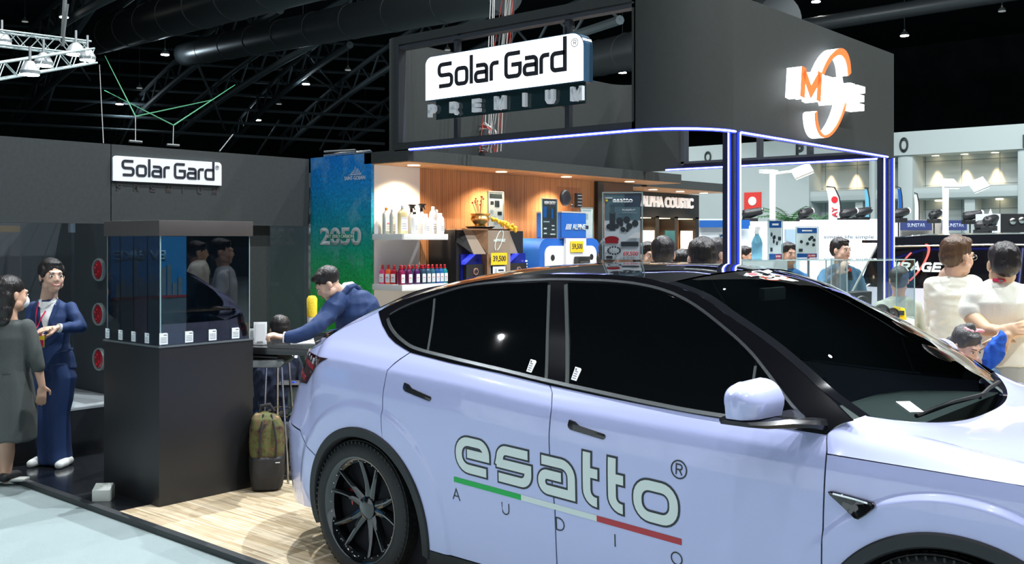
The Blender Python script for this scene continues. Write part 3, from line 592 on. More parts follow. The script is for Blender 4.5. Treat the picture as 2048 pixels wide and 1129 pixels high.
for px, py0, w_, h_, bm, cm, cap, nh, lb in ((773, 423, .085, .225, clearb, caporange, 'cap', .025, 'clear bottle with an orange cap, leftmost on the upper shelf'), (785, 428, .05, .215, clearb, capwhite, 'cap', .02, 'slim clear bottle beside the orange capped one'),
        (805, 421, .105, .24, yel, capwhite, 'cap', .025, 'wide pale yellow bottle on the upper shelf'), (823, 421, .07, .205, milky, capblack, 'spray', .07, 'white spray bottle with black trigger, left of the two'), (829, 435, .055, .185, milky, capblack, 'cap', .02, 'short white bottle with a square black cap'),
        (843, 420, .06, .215, milky, capblack, 'spray', .07, 'white spray bottle with black trigger, right of the two'), (852, 440, .06, .17, milky, capwhite, 'cap', .02, 'small white bottle just right of the sprayers'), (866, 423, .075, .24, milky, capwhite, 'cap', .025, 'tall white bottle at the right of the upper shelf'),
        (873, 428, .07, .215, milky, capwhite, 'cap', .02, 'medium white bottle behind the last one'), (881, 441, .07, .18, milky, capwhite, 'cap', .02, 'short white bottle, rightmost on the upper shelf')):
    dxx = .08 if px in (829, 852, 881) else .16
    if px < 800: q = UY(px, 460, 6.43); q.x = min(q.x, SX-.06)
    else: q = UX(px, 460, SX-dxx)
    q.z = 1.7955; bottle_mesh(w_, .05, h_, .014, nh, bm, cm, cap, cw, lb, 'care bottles on the upper shelf', q, red=px in (773, 843, 823))
# ================================================================ OVERHEAD SIGN BOX on columns
canm = mat('canopy_charcoal', (.020, .025, .025), .6, var=.08, bscale=25); trimd = mat('canopy_frame', (.030, .036, .045), .45)
X0, X1, Y0, Y1, ZB, ZT = -7.05, -3.71, 6.30, 10.20, 2.552, 3.60
cp = thing('overhead_sign_box', 'big charcoal overhead sign box with rounded corners and open window cut-outs', 'sign box', (0, 0, 0))
RC_ = .55
def outline(r0, r1, inset=0, n=14):
    "plan outline as list, starting at rear-left going round"
    x0, x1, y0, y1 = X0+inset, X1-inset, Y0+inset, Y1-inset
    P = []
    for cx, cy, sx, sy, a0, r in ((x0, y0, 1, 1, 180, .18), (x1, y0, -1, 1, 270, RC_), (x1, y1, -1, -1, 0, .08), (x0, y1, 1, -1, 90, .35)):
        r = max(.02, r-inset)
        for i in range(n+1): a = math.radians(a0+90*i/n); P.append(Vector((cx+sx*r+r*math.cos(a), cy+sy*r+r*math.sin(a), 0)))
    return P
TH = .07
def wall_strip(P, Q, z0, z1, name, m):
    rs = [[Vector((a.x, a.y, z0)), Vector((a.x, a.y, z1)), Vector((b.x, b.y, z1)), Vector((b.x, b.y, z0))] for a, b in zip(P, Q)]
    return MB().rings(rs).build(name, m, cp, smooth=True, angle=30)
OUT = outline(0, 0); INN = outline(0, 0, TH); n_ = 15
# corner-to-corner pieces
def piece(i0, i1, z0, z1, name='fascia', m=canm): return wall_strip(OUT[i0:i1+1], INN[i0:i1+1], z0, z1, name, m)
def flat(x0, y0, x1, y1, z0, z1, name='fascia', m=canm): return MB().box((min(x0, x1), min(y0, y1), z0), (max(x0, x1), max(y0, y1), z1)).build(name, m, cp)
WL, WR, WZ0, WZ1 = -6.84, -4.23, 2.625, 3.525
# front: left rounded corner + strip up to window, lintels, right part with rounded corner
piece(0, 14, ZB, ZT); flat(X0+.18, Y0, WL, Y0+TH, ZB, ZT); flat(WL, Y0, WR, Y0+TH, ZB, WZ0); flat(WL, Y0, WR, Y0+TH, WZ1, ZT); flat(WR, Y0, X1-RC_, Y0+TH, ZB, ZT)
piece(15, 29, ZB, ZT); flat(X1-TH, Y0+RC_, X1, Y1-.08, ZB, ZT); piece(30, 44, ZB, ZT)
# back with window
bL, bR = -6.15, -3.95
flat(bR, Y1-TH, X1-.08, Y1, ZB, ZT); flat(bL, Y1-TH, bR, Y1, ZB, ZB+.075); flat(bL, Y1-TH, bR, Y1, 3.50, ZT); flat(X0+.35, Y1-TH, bL, Y1, ZB, ZT); piece(45, 59, ZB, ZT); flat(X0, Y0+.18, X0+TH, Y1-.35, ZB, ZT)
# window frames and mullions
for x in (-6.10, -4.88): flat(x-.022, Y0+.01, x+.022, Y0+.06, WZ0, WZ1, 'mullion', trimd)
flat(WL, Y0-.004, WL+.03, Y0+.09, WZ0, WZ1, 'window_frame', trimd); flat(WL, Y0+.0, WR, Y0+.09, WZ1-.045, WZ1-.015, 'window_frame', trimd); flat(WR-.01, Y0+.0, WR, Y0+.09, WZ0, WZ1, 'window_frame', trimd)
for x in (-5.18, -4.60): flat(x-.02, Y1-TH-.02, x+.02, Y1, ZB+.075, 3.5, 'mullion', trimd)
flat(bL, Y1-TH-.03, bL+.04, Y1+.01, ZB+.05, 3.5, 'window_frame', trimd); flat(bL, Y1-TH-.03, bR, Y1+.01, ZB+.065, ZB+.09, 'window_frame', trimd)
# light strips
led = mat('led_strip_blue', (.9, .92, 1), .4, emit=7.0, ecol=(.50, .56, 1.0)); ledb = mat('led_diffuser_blue', (.02, .03, .5), .4, emit=1.6, ecol=(.02, .05, 1.0))
def led_run(pts, label, w_=.013, pl=150):
    t = thing('led_strip', label, 'light strip', pts[0], group='blue white light strips of the sign box')
    P = [Vector(p)-Vector(pts[0]) for p in pts]
    MB().tube(P, w_*1.0, 8).build('channel', ledb, t, smooth=True)
    return t, P
def led_line(pts, nrm, label, w_=.0065):
    "a bright core carried by a blue channel, lying on a face with outward direction nrm"
    t = thing('led_strip', label, 'light strip', pts[0], group='blue white light strips of the sign box')
    P = [Vector(p)-Vector(pts[0]) for p in pts]; N = [Vector(n) for n in nrm] if isinstance(nrm[0], (list, tuple, Vector)) else [Vector(nrm)]*len(P)
    MB().tube([p+n*.006 for p, n in zip(P, N)], .014, 8).build('blue_channel', ledb, t, smooth=True)
    MB().tube([p+n*.017 for p, n in zip(P, N)], w_, 8).build('light_core', led, t, smooth=True)
    return t
pf = [Vector((-6.66, Y0-.0, ZB+.004))]+[Vector((x, Y0, ZB+.004)) for x in (-6, -5.4, -4.8, X1-RC_)]+[p+Vector((0, 0, ZB+.004)) for p in OUT[16:30]]
nf = [Vector((0, -1, 0))]*5+[Vector((math.cos(math.radians(270+90*i/14)), math.sin(math.radians(270+90*i/14)), 0)) for i in range(1, 15)]
led_line(pf, nf, 'blue white light strip along the lower front edge of the sign box')
led_line([(X1, 6.93, ZB+.004), (X1, 8.5, ZB+.004), (X1, 9.93, ZB+.004)], (1, 0, 0), 'blue white light strip under the red and white ring sign')
led_line([(-6.35, Y1-TH-.02, ZB+.004), (-5, Y1-TH-.02, ZB+.004), (-3.86, Y1-TH-.02, ZB+.004)], (0, -1, 0), 'blue white light strip along the back edge of the sign box')
def column(x0, x1, y0, y1, label):
    t = thing('column', label, 'column', ((x0+x1)/2, (y0+y1)/2, 0)); hx_, hy_ = (x1-x0)/2, (y1-y0)/2
    MB().box((-hx_, -hy_, 0), (hx_, hy_, ZB-.001)).build('post', mat('column_dark', (.012, .016, .028), .35), t, bevel=.003)
    return t
def col_led(x, y, n, label, z0=.0):
    led_line([(x, y, .02), (x, y, 1.2), (x, y, ZB+.002)], n, label)
column(-3.80, -3.715, 6.84, 6.93, 'dark column with light strips under the rounded corner of the sign box')
col_led(-3.738, 6.838, (0, -1, 0), 'left vertical light strip on the nearer column'); col_led(-3.713, 6.925, (1, 0, 0), 'right vertical light strip on the nearer column')
column(-3.82, -3.715, 9.98, 10.11, 'dark column with light strips under the far right end of the sign box')
col_led(-3.74, 9.978, (0, -1, 0), 'left vertical light strip on the farther column'); col_led(-3.712, 10.10, (1, 0, 0), 'right vertical light strip on the farther column')

# hanging lit sign -----------------------------------------------------------
sx0, sx1 = -6.36, -4.64; W_ = sx1-sx0; sz0, sz1 = 2.962, 3.335; H_ = sz1-sz0
t = thing('lightbox_sign', 'glowing white Solar Gard sign with black letters hung in the box window', 'sign', ((sx0+sx1)/2, 6.20, (sz0+sz1)/2))
MB().prism([(x, 0, z) for x, z in rrect(W_, H_, .07, .11, 0, 0)], (0, .005, 0)).build('face', sign_lit, t)
MB().prism([(x, .005, z) for x, z in rrect(W_+.012, H_+.012, .07, .11, 0, 0)], (0, .115, 0)).build('frame', mat('sign_return', (.03, .08, .14), .15, coat=.5), t)
wordmark(t, W_*.80, R0, ink, y=-.001, ext=.006); reg_mark(t, R0, W_*.455, H_*.30, .032, ink, -.002)
t2 = thing('lightbox_caption', 'grey 3D PREMIUM letters on a smoked acrylic panel below the glowing sign', 'sign', ((sx0+sx1)/2, 6.20, sz0-.085))
box('acrylic_panel', (-W_/2+.10, .03, -.09), (W_/2, .04, .082), mat('smoked_acrylic', (.012, .03, .035), .06, coat=.5), t2)
lt = mat('letter_grey', (.55, .60, .62), .35, emit=.12, ecol=(.8, .9, 1)); ltb = mat('letter_return', (.20, .22, .24), .4)
for i, chh in enumerate('PREMIUM'):
    wl_ = .085 if chh not in 'IM' else .035 if chh == 'I' else .115; glyph(chh, wl_, .11, .030, lt, t2, (-W_*.455+W_*.92*i/6-wl_/2, .025, -.065), R0, .035)
MB().tube([(-W_*.34, .10, -.09), (-W_*.34, .10, .55)], .012, 6).build('hanger', trimd, t2); MB().tube([(W_*.35, .10, -.09), (W_*.35, .10, .55)], .012, 6).build('hanger', trimd, t2)
# cables behind the sign
wirec = [(.55, .55, .52), (.08, .08, .09), (.5, .06, .04), (.35, .36, .35)]
t = thing('cable_bundle', 'bundle of slack grey and red cables rising past the glowing sign', 'cables', (-6.2, 7.0, 2.56))
for k in range(14):
    a = random.random()*6; P = []
    for i in range(12):
        u = i/11; z = 1.75*u; P.append((-.12+.10*math.sin(a+u*2)*(1-u)+.04*math.cos(k)+.55*u*.35, .06*math.sin(k*2.1)+.1*u, z))
    MB().tube(P, .004, 5).build('cable', mat('cable_%d' % (k % 4), wirec[k % 4], .5), t, smooth=True)
t = thing('cable_coil', 'tangled coil of white and red cable hanging below the glowing sign', 'cables', UY(970, 268, 7.6))
for k in range(11):
    r = .09+.05*random.random(); ph = random.random()*6; P = [(r*math.cos(a*PI/8)*(.8+.3*random.random()), .04*math.sin(a+ph), r*math.sin(a*PI/8)-.02*k*.3) for a in range(18)]
    MB().tube(P, .0045, 5).build('cable', mat('cable_w%d' % (k % 3), [(.7, .7, .68), (.5, .05, .05), (.3, .32, .32)][k % 3], .5), t, smooth=True)
for x in (.0, .05, .08): MB().tube([(x, 0, .05), (x*.6, .1, 1.6)], .004, 5).build('cable', MATS['cable_w0'], t)

# red and white ring sign on the right face -------------------------------------
RS = RX
q0 = UX(1655, 178, X1+.10)
mg = thing('ring_sign', 'glowing 3D MIRAGE letters crossed by an orange and white ellipse', 'sign', (X1, q0.y, q0.z))
glow = mat('letter_glow_white', (.95, .97, 1), .4, emit=2.2, ecol=(.92, .97, 1)); glo_or = mat('letter_glow_orange', (.9, .12, .03), .4, emit=1.25, ecol=(1, .13, .035))
def ring_arc(a0, a1, name):
    A, B, tilt = .48, .27, math.radians(50); wd = .075; n = 30
    f, s = [], []
    inner, outer = [], []
    for i in range(n+1):
        a = math.radians(a0+(a1-a0)*i/n); k = wd*(.35+.65*abs(math.sin((a-math.radians(200))/2)))
        for lst, d in ((outer, 0), (inner, -k)):
            u = (A+d)*math.cos(a); v = (B+d*.55)*math.sin(a); lst.append((u*math.cos(tilt)-v*math.sin(tilt)+.10, u*math.sin(tilt)+v*math.cos(tilt)-.02))
    P = outer+inner[::-1]
    for (y0_, y1_, m_, nm) in ((-.115, -.105, glo_or, 'ring_face'), (-.105, 0, glow, 'ring_side')):
        b = MB(); rs = [[RS @ Vector((o_[0], y0_, o_[1])), RS @ Vector((i_[0], y0_, i_[1])), RS @ Vector((i_[0], y1_, i_[1])), RS @ Vector((o_[0], y1_, o_[1]))] for o_, i_ in zip(outer, inner)]
        b.rings(rs).build(nm, m_, mg, smooth=False)
ring_arc(-33, 112, 'upper'); ring_arc(147, 292, 'lower')
letters = [('M', .36, glo_or), ('I', .06, glow), ('R', .15, glow), ('A', .16, glow), ('G', .15, glow), ('E', .13, glow)]
xx = -.60
for i, (chh, w_, m_) in enumerate(letters):
    w2 = {'M': .38, 'I': .08, 'R': .20, 'A': .23, 'G': .20, 'E': .18}[chh]; h_ = .245 if chh == 'M' else .22
    glyph(chh, w2, h_, .072 if chh == 'M' else .058, glow, mg, RS @ Vector((xx, 0, -h_/2-.01)), RS, .13, shear=.12)
    if chh == 'M': glyph(chh, w2, h_, .072, glo_or, mg, RS @ Vector((xx, 0, -h_/2-.01)), RS, .006, 'letter_face', .12, -.1305)
    xx += w2+.012
# roof steel passing over the box, straps and the lamp truss on the left ---------
strap = mat('green_strap', (.0, .14, .05), .6); wirem = mat('wire_grey', (.09, .10, .10), .5)
def strap_set(a, b, c, d, label, lab2):
    A_, B_, C_ = a, b, c
    t = thing('lifting_strap', label, 'strap', B_); MB().tube([A_-B_, Vector((0, 0, 0))], .0065, 6).build('strap_leg', strap, t); MB().tube([Vector((0, 0, 0)), C_-B_], .0065, 6).build('strap_leg', strap, t)
    t = thing('hanging_wire', lab2, 'wire', d); MB().tube([Vector((0, 0, 0)), B_-d], .0035, 6).build('wire', wirem, t); MB().tube([Vector((0, -.06, .0)), Vector((0, .06, .0))], .012, 6).build('clamp', wirem, t)
strap_set(UD(210, 112, 20), UD(271, 233, 9.2), UD(425, 200, 16), UX(271, 288, -8.16)+Vector((0, 0, .02)), 'green lifting strap forming a V, left of the two', 'thin wire hanging from the left green strap to the fascia')
strap_set(UD(209, 181, 18), UD(347, 251, 9.4), UD(470, 170, 18), UX(346, 295, -8.16)+Vector((0, 0, .02)), 'green lifting strap forming a V, right of the two', 'thin wire hanging from the right green strap to the fascia')
beam('rigging_wire', 'thin wire dropping to the dark fascia left of the green straps', 'wire', UX(207, 287, -8.16), UD(199, 130, 12), .004, wirem, 5)
beam('rigging_wire', 'short slanting wire on top of the fascia right of the green straps', 'wire', UX(439, 303, -8.16), UD(466, 269, 10.0), .005, wirem, 5)

alu = mat('truss_aluminium', (.28, .33, .33), .4, metal=.3)
def truss(p, q, s, label):
    t = thing('lamp_truss', label, 'truss', p); d = q-p; L = d.length; d.normalize(); side = d.cross(Vector((0, 0, 1))).normalized(); up = side.cross(d)
    cs = [side*a*s/2+up*b*s/2 for a, b in ((-1, -1), (1, -1), (1, 1), (-1, 1))]
    for c in cs: MB().tube([c, c+d*L], .017, 8).build('chord', alu, t, smooth=True)
    n = int(L/(s*.8)); 
    for k, (a, b) in enumerate(((0, 1), (1, 2), (2, 3), (3, 0))):
        b_ = MB()
        for i in range(n):
            u0, u1 = L*i/n, L*(i+1)/n; b_.tube([cs[a if i % 2 else b]+d*u0, cs[b if i % 2 else a]+d*u1], .009, 5)
        b_.build('lacing', alu, t)
    return t
truss(UD(-40, 72, 17), UD(178, 98, 18.2), .24, 'aluminium lamp truss running level to the corner block'); truss(UD(-40, 148, 15), UD(180, 112, 17.2), .24, 'aluminium lamp truss sloping up towards the corner block')
beam('truss_hanger', 'chain hoist rising from the corner of the aluminium truss', 'hoist', UD(125, 92, 17.8), UD(131, -20, 17.8), .04, wirem, 6); beam('truss_hanger', 'thin sling beside the chain hoist at the aluminium truss', 'hoist', UD(125, 92, 17.7), UD(136, 8, 17.7), .02, wirem, 6)
tl_l = mat('truss_lamp_face', (1, 1, 1), .4, emit=22, ecol=(.85, 1, .97))
for i, (px, py, w_, lab) in enumerate(((4, 86, .2, 'at the left edge under the level truss'), (152, 109, .2, 'in the corner of the two trusses'), (175, 120, .16, 'at the tip of the sloping truss'), (87, 131, .17, 'halfway down the sloping truss'), (60, 149, .17, 'lowest, below the sloping truss'))):
    q = UD(px, py, (18.4, 0, 17.6, 0, 17.2, 0, 16.2, 0, 15.2)[2*i]); t = thing('flood_lamp', 'bright white flood lamp '+lab, 'lamp', q, rz=YAW, group='flood lamps on the aluminium truss')
    MB().lathe([(.01, 0), (w_*.8, .0), (w_*.85, .05), (w_*.5, .16), (.05, .2)], n=20).build('housing', dome_m, t, smooth=True); MB().lathe([(.01, -.012), (w_*.76, -.012), (w_*.78, 0), (.01, 0)], n=20).build('lens', tl_l, t)
    MB().tube([(0, 0, .18), (0, 0, .42)], .02, 6).build('clamp', dome_m, t)
    lamp('flood_beam', 'SPOT', q+Vector((0, 0, -.06)), 220, (.85, .97, 1), .15, (.25, 0, YAW), spot=2.2, blend=1)
# ================================================================ CAR (local x forward from the rear axle, y from the centre line)
def spl(tab):
    xs = [t[0] for t in tab]; ys = [t[1] for t in tab]
    def f(x):
        if x <= xs[0]: return ys[0]
        if x >= xs[-1]: return ys[-1]
        i = 0
        while x > xs[i+1]: i += 1
        h = xs[i+1]-xs[i]; t = (x-xs[i])/h
        def sl(k):
            if k <= 0: return (ys[1]-ys[0])/(xs[1]-xs[0])
            if k >= len(xs)-1: return (ys[-1]-ys[-2])/(xs[-1]-xs[-2])
            a = (ys[k]-ys[k-1])/(xs[k]-xs[k-1]); b = (ys[k+1]-ys[k])/(xs[k+1]-xs[k])
            return 0 if a*b <= 0 else 2*a*b/(a+b)
        m0, m1 = sl(i)*h, sl(i+1)*h
        return (2*t**3-3*t*t+1)*ys[i]+(t**3-2*t*t+t)*m0+(-2*t**3+3*t*t)*ys[i+1]+(t**3-t*t)*m1
    return f
fBW = spl([(-.985, .30), (-.96, .48), (-.91, .63), (-.84, .735), (-.75, .81), (-.62, .875), (-.45, .92), (-.2, .948), (0, .957), (.5, .958), (1.3, .952), (2, .955), (2.9, .96), (3.2, .94), (3.45, .89), (3.65, .77), (3.76, .60)])
fZC = spl([(-.9, 1.09), (-.24, 1.11), (.23, 1.09), (.67, 1.065), (1.27, 1.02), (2.34, .99), (3.13, .975), (3.6, .85)])
fLO = spl([(-.95, .085), (-.85, .050), (-.7, .026), (-.5, .011), (-.33, .003), (-.2, .0), (-.13, .002), (-.06, .013), (0, .028)])
fUP = spl([(0, .028), (.05, .056), (.1, .09), (.2, .15), (.3, .205), (.55, .325), (.8, .46)])
AR, AF, AZ, ARAD = .05, 2.93, .32, .47
def hw(x, z, flare=True):
    dz = z-fZC(x); y = fBW(x)-(fLO(dz) if dz <= 0 else fUP(dz))
    if x < -.3: y -= (-.3-x)*.26*max(0, min(1, (z-.68)/.35))*min(1, (-.3-x)/.12)
    if flare:
        for cx in (AR, AF):
            r = math.hypot(x-cx, z-AZ)
            if r < .60: y += .011*min(1, (.60-r)/.022)
    return y
def crv(pts):
    P = [Vector(p) for p in pts]; L = [0]
    for a, b in zip(P, P[1:]): L.append(L[-1]+(b-a).length)
    fs = [spl([(L[i], P[i][k]) for i in range(len(P))]) for k in range(len(P[0]))]
    return lambda t: Vector([g(t*L[-1]) for g in fs])
def poly(pts):
    P = [Vector(p) for p in pts]; L = [0]
    for a, b in zip(P, P[1:]): L.append(L[-1]+(b-a).length)
    def f(t):
        s = t*L[-1]
        for i in range(len(P)-1):
            if s <= L[i+1]+1e-9: return P[i].lerp(P[i+1], (s-L[i])/max(L[i+1]-L[i], 1e-9))
        return P[-1]
    return f
def coons(bot, top, lef, rig, nu, nv):
    g = []
    c00, c10, c01, c11 = bot(0), bot(1), top(0), top(1)
    for j in range(nv+1):
        v = j/nv; r = []
        for i in range(nu+1):
            u = i/nu
            r.append(bot(u)*(1-v)+top(u)*v+lef(v)*(1-u)+rig(v)*u-(c00*(1-u)*(1-v)+c10*u*(1-v)+c01*(1-u)*v+c11*u*v))
        g.append(r)
    return g
def side_patch(name, bot, top, lef, rig, m, parent, nu=60, nv=48, off=0, th=.010, both=True, fl=True):
    g = coons(bot, top, lef, rig, nu, nv)
    out = []
    for sgn in ((-1, 1) if both else (-1,)):
        b = MB(); G = [[Vector((p[0], sgn*(hw(p[0], p[1], fl)+off), p[1])) for p in r] for r in g]
        b.grid(G, flip=(sgn > 0))
        if th:   # folded edge
            def inn(v): return Vector((v.x, v.y-sgn*th, v.z))
            for line in (G[0], G[-1], [r[0] for r in G], [r[-1] for r in G]):
                b.grid([line, [inn(v) for v in line]])
        out.append(b.build(name, m, parent, smooth=True, fix=True, angle=28))
    return out

paint = mat('pearl_lavender_wrap', (.50, .54, .86), .18, coat=1.0, spec=.5)
black_gloss = mat('gloss_black_paint', (.006, .006, .008), .06, coat=1.0)
black_matt = mat('black_plastic_cladding', (.011, .014, .017), .55)
glass_dark = mat('black_tinted_glass', (.002, .0025, .003), .015, spec=.55)
chrome = mat('bright_trim', (.75, .77, .8), .18, metal=1)
tyre_m = mat('tyre_rubber', (.009, .010, .011), .6, bump=.15, bscale=60)
rim_m = mat('gloss_black_rim', (.004, .005, .006), .12, coat=1)
seam_m = mat('panel_gap_black', (.004, .004, .008), .9)

car = thing('car', 'pearl lavender electric car with black glass roof and big audio lettering along its doors', 'car', (-3.97, 4.32, 0))

belt_r = [(.328, 1.183), (.603, 1.156), (.92, 1.133), (1.207, 1.106)]
belt_f = [(1.213, 1.106), (1.486, 1.087), (1.737, 1.073), (1.968, 1.063), (2.2, 1.056), (2.476, 1.053)]
# rear doors
def arcp(cx, a0, a1, r=ARAD, n=24): return [(cx+r*math.cos(math.radians(a0+(a1-a0)*i/n)), AZ+r*math.sin(math.radians(a0+(a1-a0)*i/n))) for i in range(n+1)]
import functools
ra = arcp(AR, -8, 68)
side_patch('rear_door', poly([(ra[0][0], ra[0][1]), (1.287, .255)]), crv([(.328, 1.183), (.603, 1.156), (.92, 1.133), (1.204, 1.107)]),
           poly(ra+[(.221, .80), (.219, .95), (.223, 1.09), (.25, 1.12), (.279, 1.145), (.328, 1.183)]),
           poly([(1.287, .255), (1.290, .355), (1.291, .589), (1.266, .842), (1.256, 1.02), (1.235, 1.075), (1.204, 1.107)]), paint, car, 70, 80)
side_patch('front_door', poly([(1.293, .255), (2.448, .265)]), crv(belt_f), 
           poly([(1.293, .255), (1.297, .355), (1.298, .589), (1.273, .842), (1.263, 1.02), (1.242, 1.075), (1.213, 1.106)]),
           poly([(2.448, .265), (2.47, .45), (2.488, .609), (2.494, .87), (2.490, 1.0), (2.476, 1.053)]), paint, car, 70, 60)
rb = arcp(AR, 145, 68)
side_patch('quarter_panel', poly([(-.95, .72), (-.72, .71), (-.52, .70), (-.46, .64), (rb[0][0], rb[0][1])]+rb[1:]),
           crv([(-.93, 1.08), (-.6, 1.125), (-.45, 1.16), (-.36, 1.21), (-.24, 1.27), (-.11, 1.32), (-.017, 1.362)]),
           poly([(-.95, .72), (-.955, .9), (-.93, 1.08)]),
           poly([rb[-1], (.215, .80), (.212, .95), (.216, 1.09), (.245, 1.125), (.274, 1.150), (.322, 1.186), (.255, 1.203), (.191, 1.222), (.126, 1.25), (.05, 1.30), (.01, 1.335), (-.017, 1.362)]), paint, car, 80, 70)
rc = arcp(AR, 184, 146)
side_patch('rear_bumper', poly([(-.962, .27), (-.7, .255), (rc[0][0], rc[0][1])]), poly([(-.955, .712), (-.72, .70), (-.525, .69), (-.47, .635), (rc[-1][0], rc[-1][1])]),
           poly([(-.962, .27), (-.965, .5), (-.955, .712)]), poly(rc), paint, car, 40, 40)
fa = arcp(AF, 166, 10, .48)
side_patch('front_fender', poly(fa), crv([(2.497, fZC(2.497)), (2.8, fZC(2.8)), (3.13, fZC(3.13)), (3.4, fZC(3.4)), (3.64, fZC(3.64))]),
           poly([fa[0], (2.478, .5), (2.494, .609), (2.500, .87), (2.497, fZC(2.497))]), poly([fa[-1], (3.5, .45), (3.62, .6), (3.66, .75), (3.64, fZC(3.64))]), paint, car, 90, 50)
# fender crown: from the crease up to the hood edge
hood_edge = crv([(2.575, -.785, 1.115), (2.69, -.765, 1.075), (2.855, -.752, 1.047), (3.005, -.742, 1.025), (3.1, -.73, 1.01), (3.35, -.69, .945), (3.55, -.62, .865), (3.68, -.50, .78)])
def mirror_y(v): return Vector((v[0], -v[1], v[2]))
def loft2(name, A, B, nu, nv, m, parent, bul=0, both=True):
    "ruled surface between two 3D curves with a gentle bulge"
    res = []
    for sg in ((0, 1) if both else (0,)):
        G = []
        for j in range(nv+1):
            v = j/nv; r = []
            for i in range(nu+1):
                p = A(i/nu).lerp(B(i/nu), v); p.z += bul*4*v*(1-v); p.y -= bul*2*v*(1-v)
                r.append(mirror_y(p) if sg else p)
            G.append(r)
        res.append(MB().grid(G).build(name, m, parent, smooth=True, angle=40))
    return res
crease = lambda t: (lambda x: Vector((x, -hw(x, fZC(x)), fZC(x))))(2.497+(3.66-2.497)*t)
scoop = crv([(2.497, -hw(2.497, .992), .992), (2.484, -hw(2.48, 1.05)+.0, 1.052), (2.515, -.862, 1.083), (2.545, -.83, 1.100), (2.575, -.785, 1.115)])
nose = crv([(3.66, -hw(3.66, fZC(3.66)), fZC(3.66)), (3.68, -.55, .80), (3.68, -.50, .78)])
for sg in (0, 1):
    G = coons(crease, hood_edge, scoop, nose, 60, 24)
    for j, r in enumerate(G):
        for i, p in enumerate(r):
            v = j/24; u = i/60; p.z += .012*4*v*(1-v)*min(1, u*5)
    if sg: G = [[mirror_y(p) for p in r] for r in G]
    MB().grid(G).build('fender_crown', paint, car, smooth=True, angle=40)
# lofts across the car: edge curve E(t) (right side, y<0) and centre curve C(t)
def cross(name, E, C, nt, ns, m, parent, s0=-1, s1=1, p=2.0, lift=0):
    G = []
    for i in range(nt+1):
        t = i/nt; e = E(t); c = C(t); r = []
        for j in range(ns+1):
            s = s0+(s1-s0)*j/ns; k = 1-abs(s)**p
            r.append(Vector((e.x+(c.x-e.x)*k, abs(e.y)*s, e.z+(c.z-e.z)*k+lift)))
        G.append(r)
    return MB().grid(G).build(name, m, parent, smooth=True, angle=40)
cowl = lambda y: None
ap = [(1.655, 1.553), (1.72, 1.538), (1.827, 1.508), (1.973, 1.436), (2.181, 1.334), (2.322, 1.252), (2.436, 1.184), (2.56, 1.104)]
AE = crv([(x, -hw(x, z)+.004*0, z) for x, z in ap[:-1]]+[(2.56, -.79, 1.104)])
AC = crv([(1.745, 0, 1.600), (1.86, 0, 1.568), (2.0, 0, 1.512), (2.2, 0, 1.412), (2.4, 0, 1.292), (2.6, 0, 1.158), (2.76, 0, 1.045)])
ws_glass = glass('windshield_glass', (.42, .48, .48), amount=1.3)
cross('windshield', AE, AC, 40, 40, ws_glass, car, p=2.2)
frit = cross('windshield_border', AE, AC, 40, 4, black_gloss, car, s0=-1, s1=-.93, p=2.2, lift=.002)
cross('windshield_border', AE, AC, 40, 4, black_gloss, car, s0=.93, s1=1, p=2.2, lift=.002)
rp = [(1.655, 1.555), (1.5, 1.578), (1.3, 1.584), (1.02, 1.580), (.73, 1.556), (.335, 1.486), (.12, 1.425), (-.012, 1.368)]
RE = crv([(x, -hw(x, z), z) for x, z in rp])
RC = crv([(1.745, 0, 1.602), (1.45, 0, 1.624), (1.1, 0, 1.628), (.7, 0, 1.610), (.3, 0, 1.560), (-.02, 0, 1.49)])
cross('glass_roof', RE, RC, 50, 40, black_gloss, car, p=2.4)
hp = [(-.012, 1.366), (-.11, 1.322), (-.24, 1.272), (-.36, 1.212), (-.45, 1.162), (-.6, 1.127), (-.93, 1.082)]
HE = crv([(x, -hw(x, z), z) for x, z in hp])
HC = crv([(-.02, 0, 1.488), (-.3, 0, 1.375), (-.6, 0, 1.262), (-.93, 0, 1.145)])
cross('tailgate', HE, HC, 40, 40, paint, car, p=3.2)
cross('rear_window', HE, HC, 40, 30, glass_dark, car, s0=-.80, s1=.80, p=3.2, lift=.004)
# spoiler lip
G0 = crv([(-.66, -.68, 1.135), (-.84, -.55, 1.165), (-.97, -.3, 1.185), (-1.0, 0, 1.19), (-.97, .3, 1.185), (-.84, .55, 1.165), (-.66, .68, 1.135)])
b = MB(); rs = []
for i in range(31):
    p = G0(i/30); e = min(i, 30-i)/6.; wd = .10*min(1, .25+e)
    rs.append([p+Vector((0, 0, 0)), p+Vector((wd, 0, .012)), p+Vector((wd, 0, -.012)), p+Vector((.01, 0, -.018))])
b.rings(rs).build('spoiler', black_gloss, car, smooth=True, angle=50)
# closing rear face and bumper back
def back(name, z0, z1, x, m, off=0):
    b = MB(); rs = []
    for j in range(9):
        z = z0+(z1-z0)*j/8; r = []
        for i in range(41):
            s = -1+2*i/40; xx = x+.0; yy = .62*s if False else s*hw(-.93, z, False); r.append(Vector((-.93-.05*(1-abs(s)**3)-off, yy, z)))
        rs.append(r)
    b.grid(rs).build(name, m, car, smooth=True, angle=50)
back('tailgate_skin', .70, 1.085, -.93, paint); back('rear_bumper_skin', .27, .70, -.95, paint, .03)
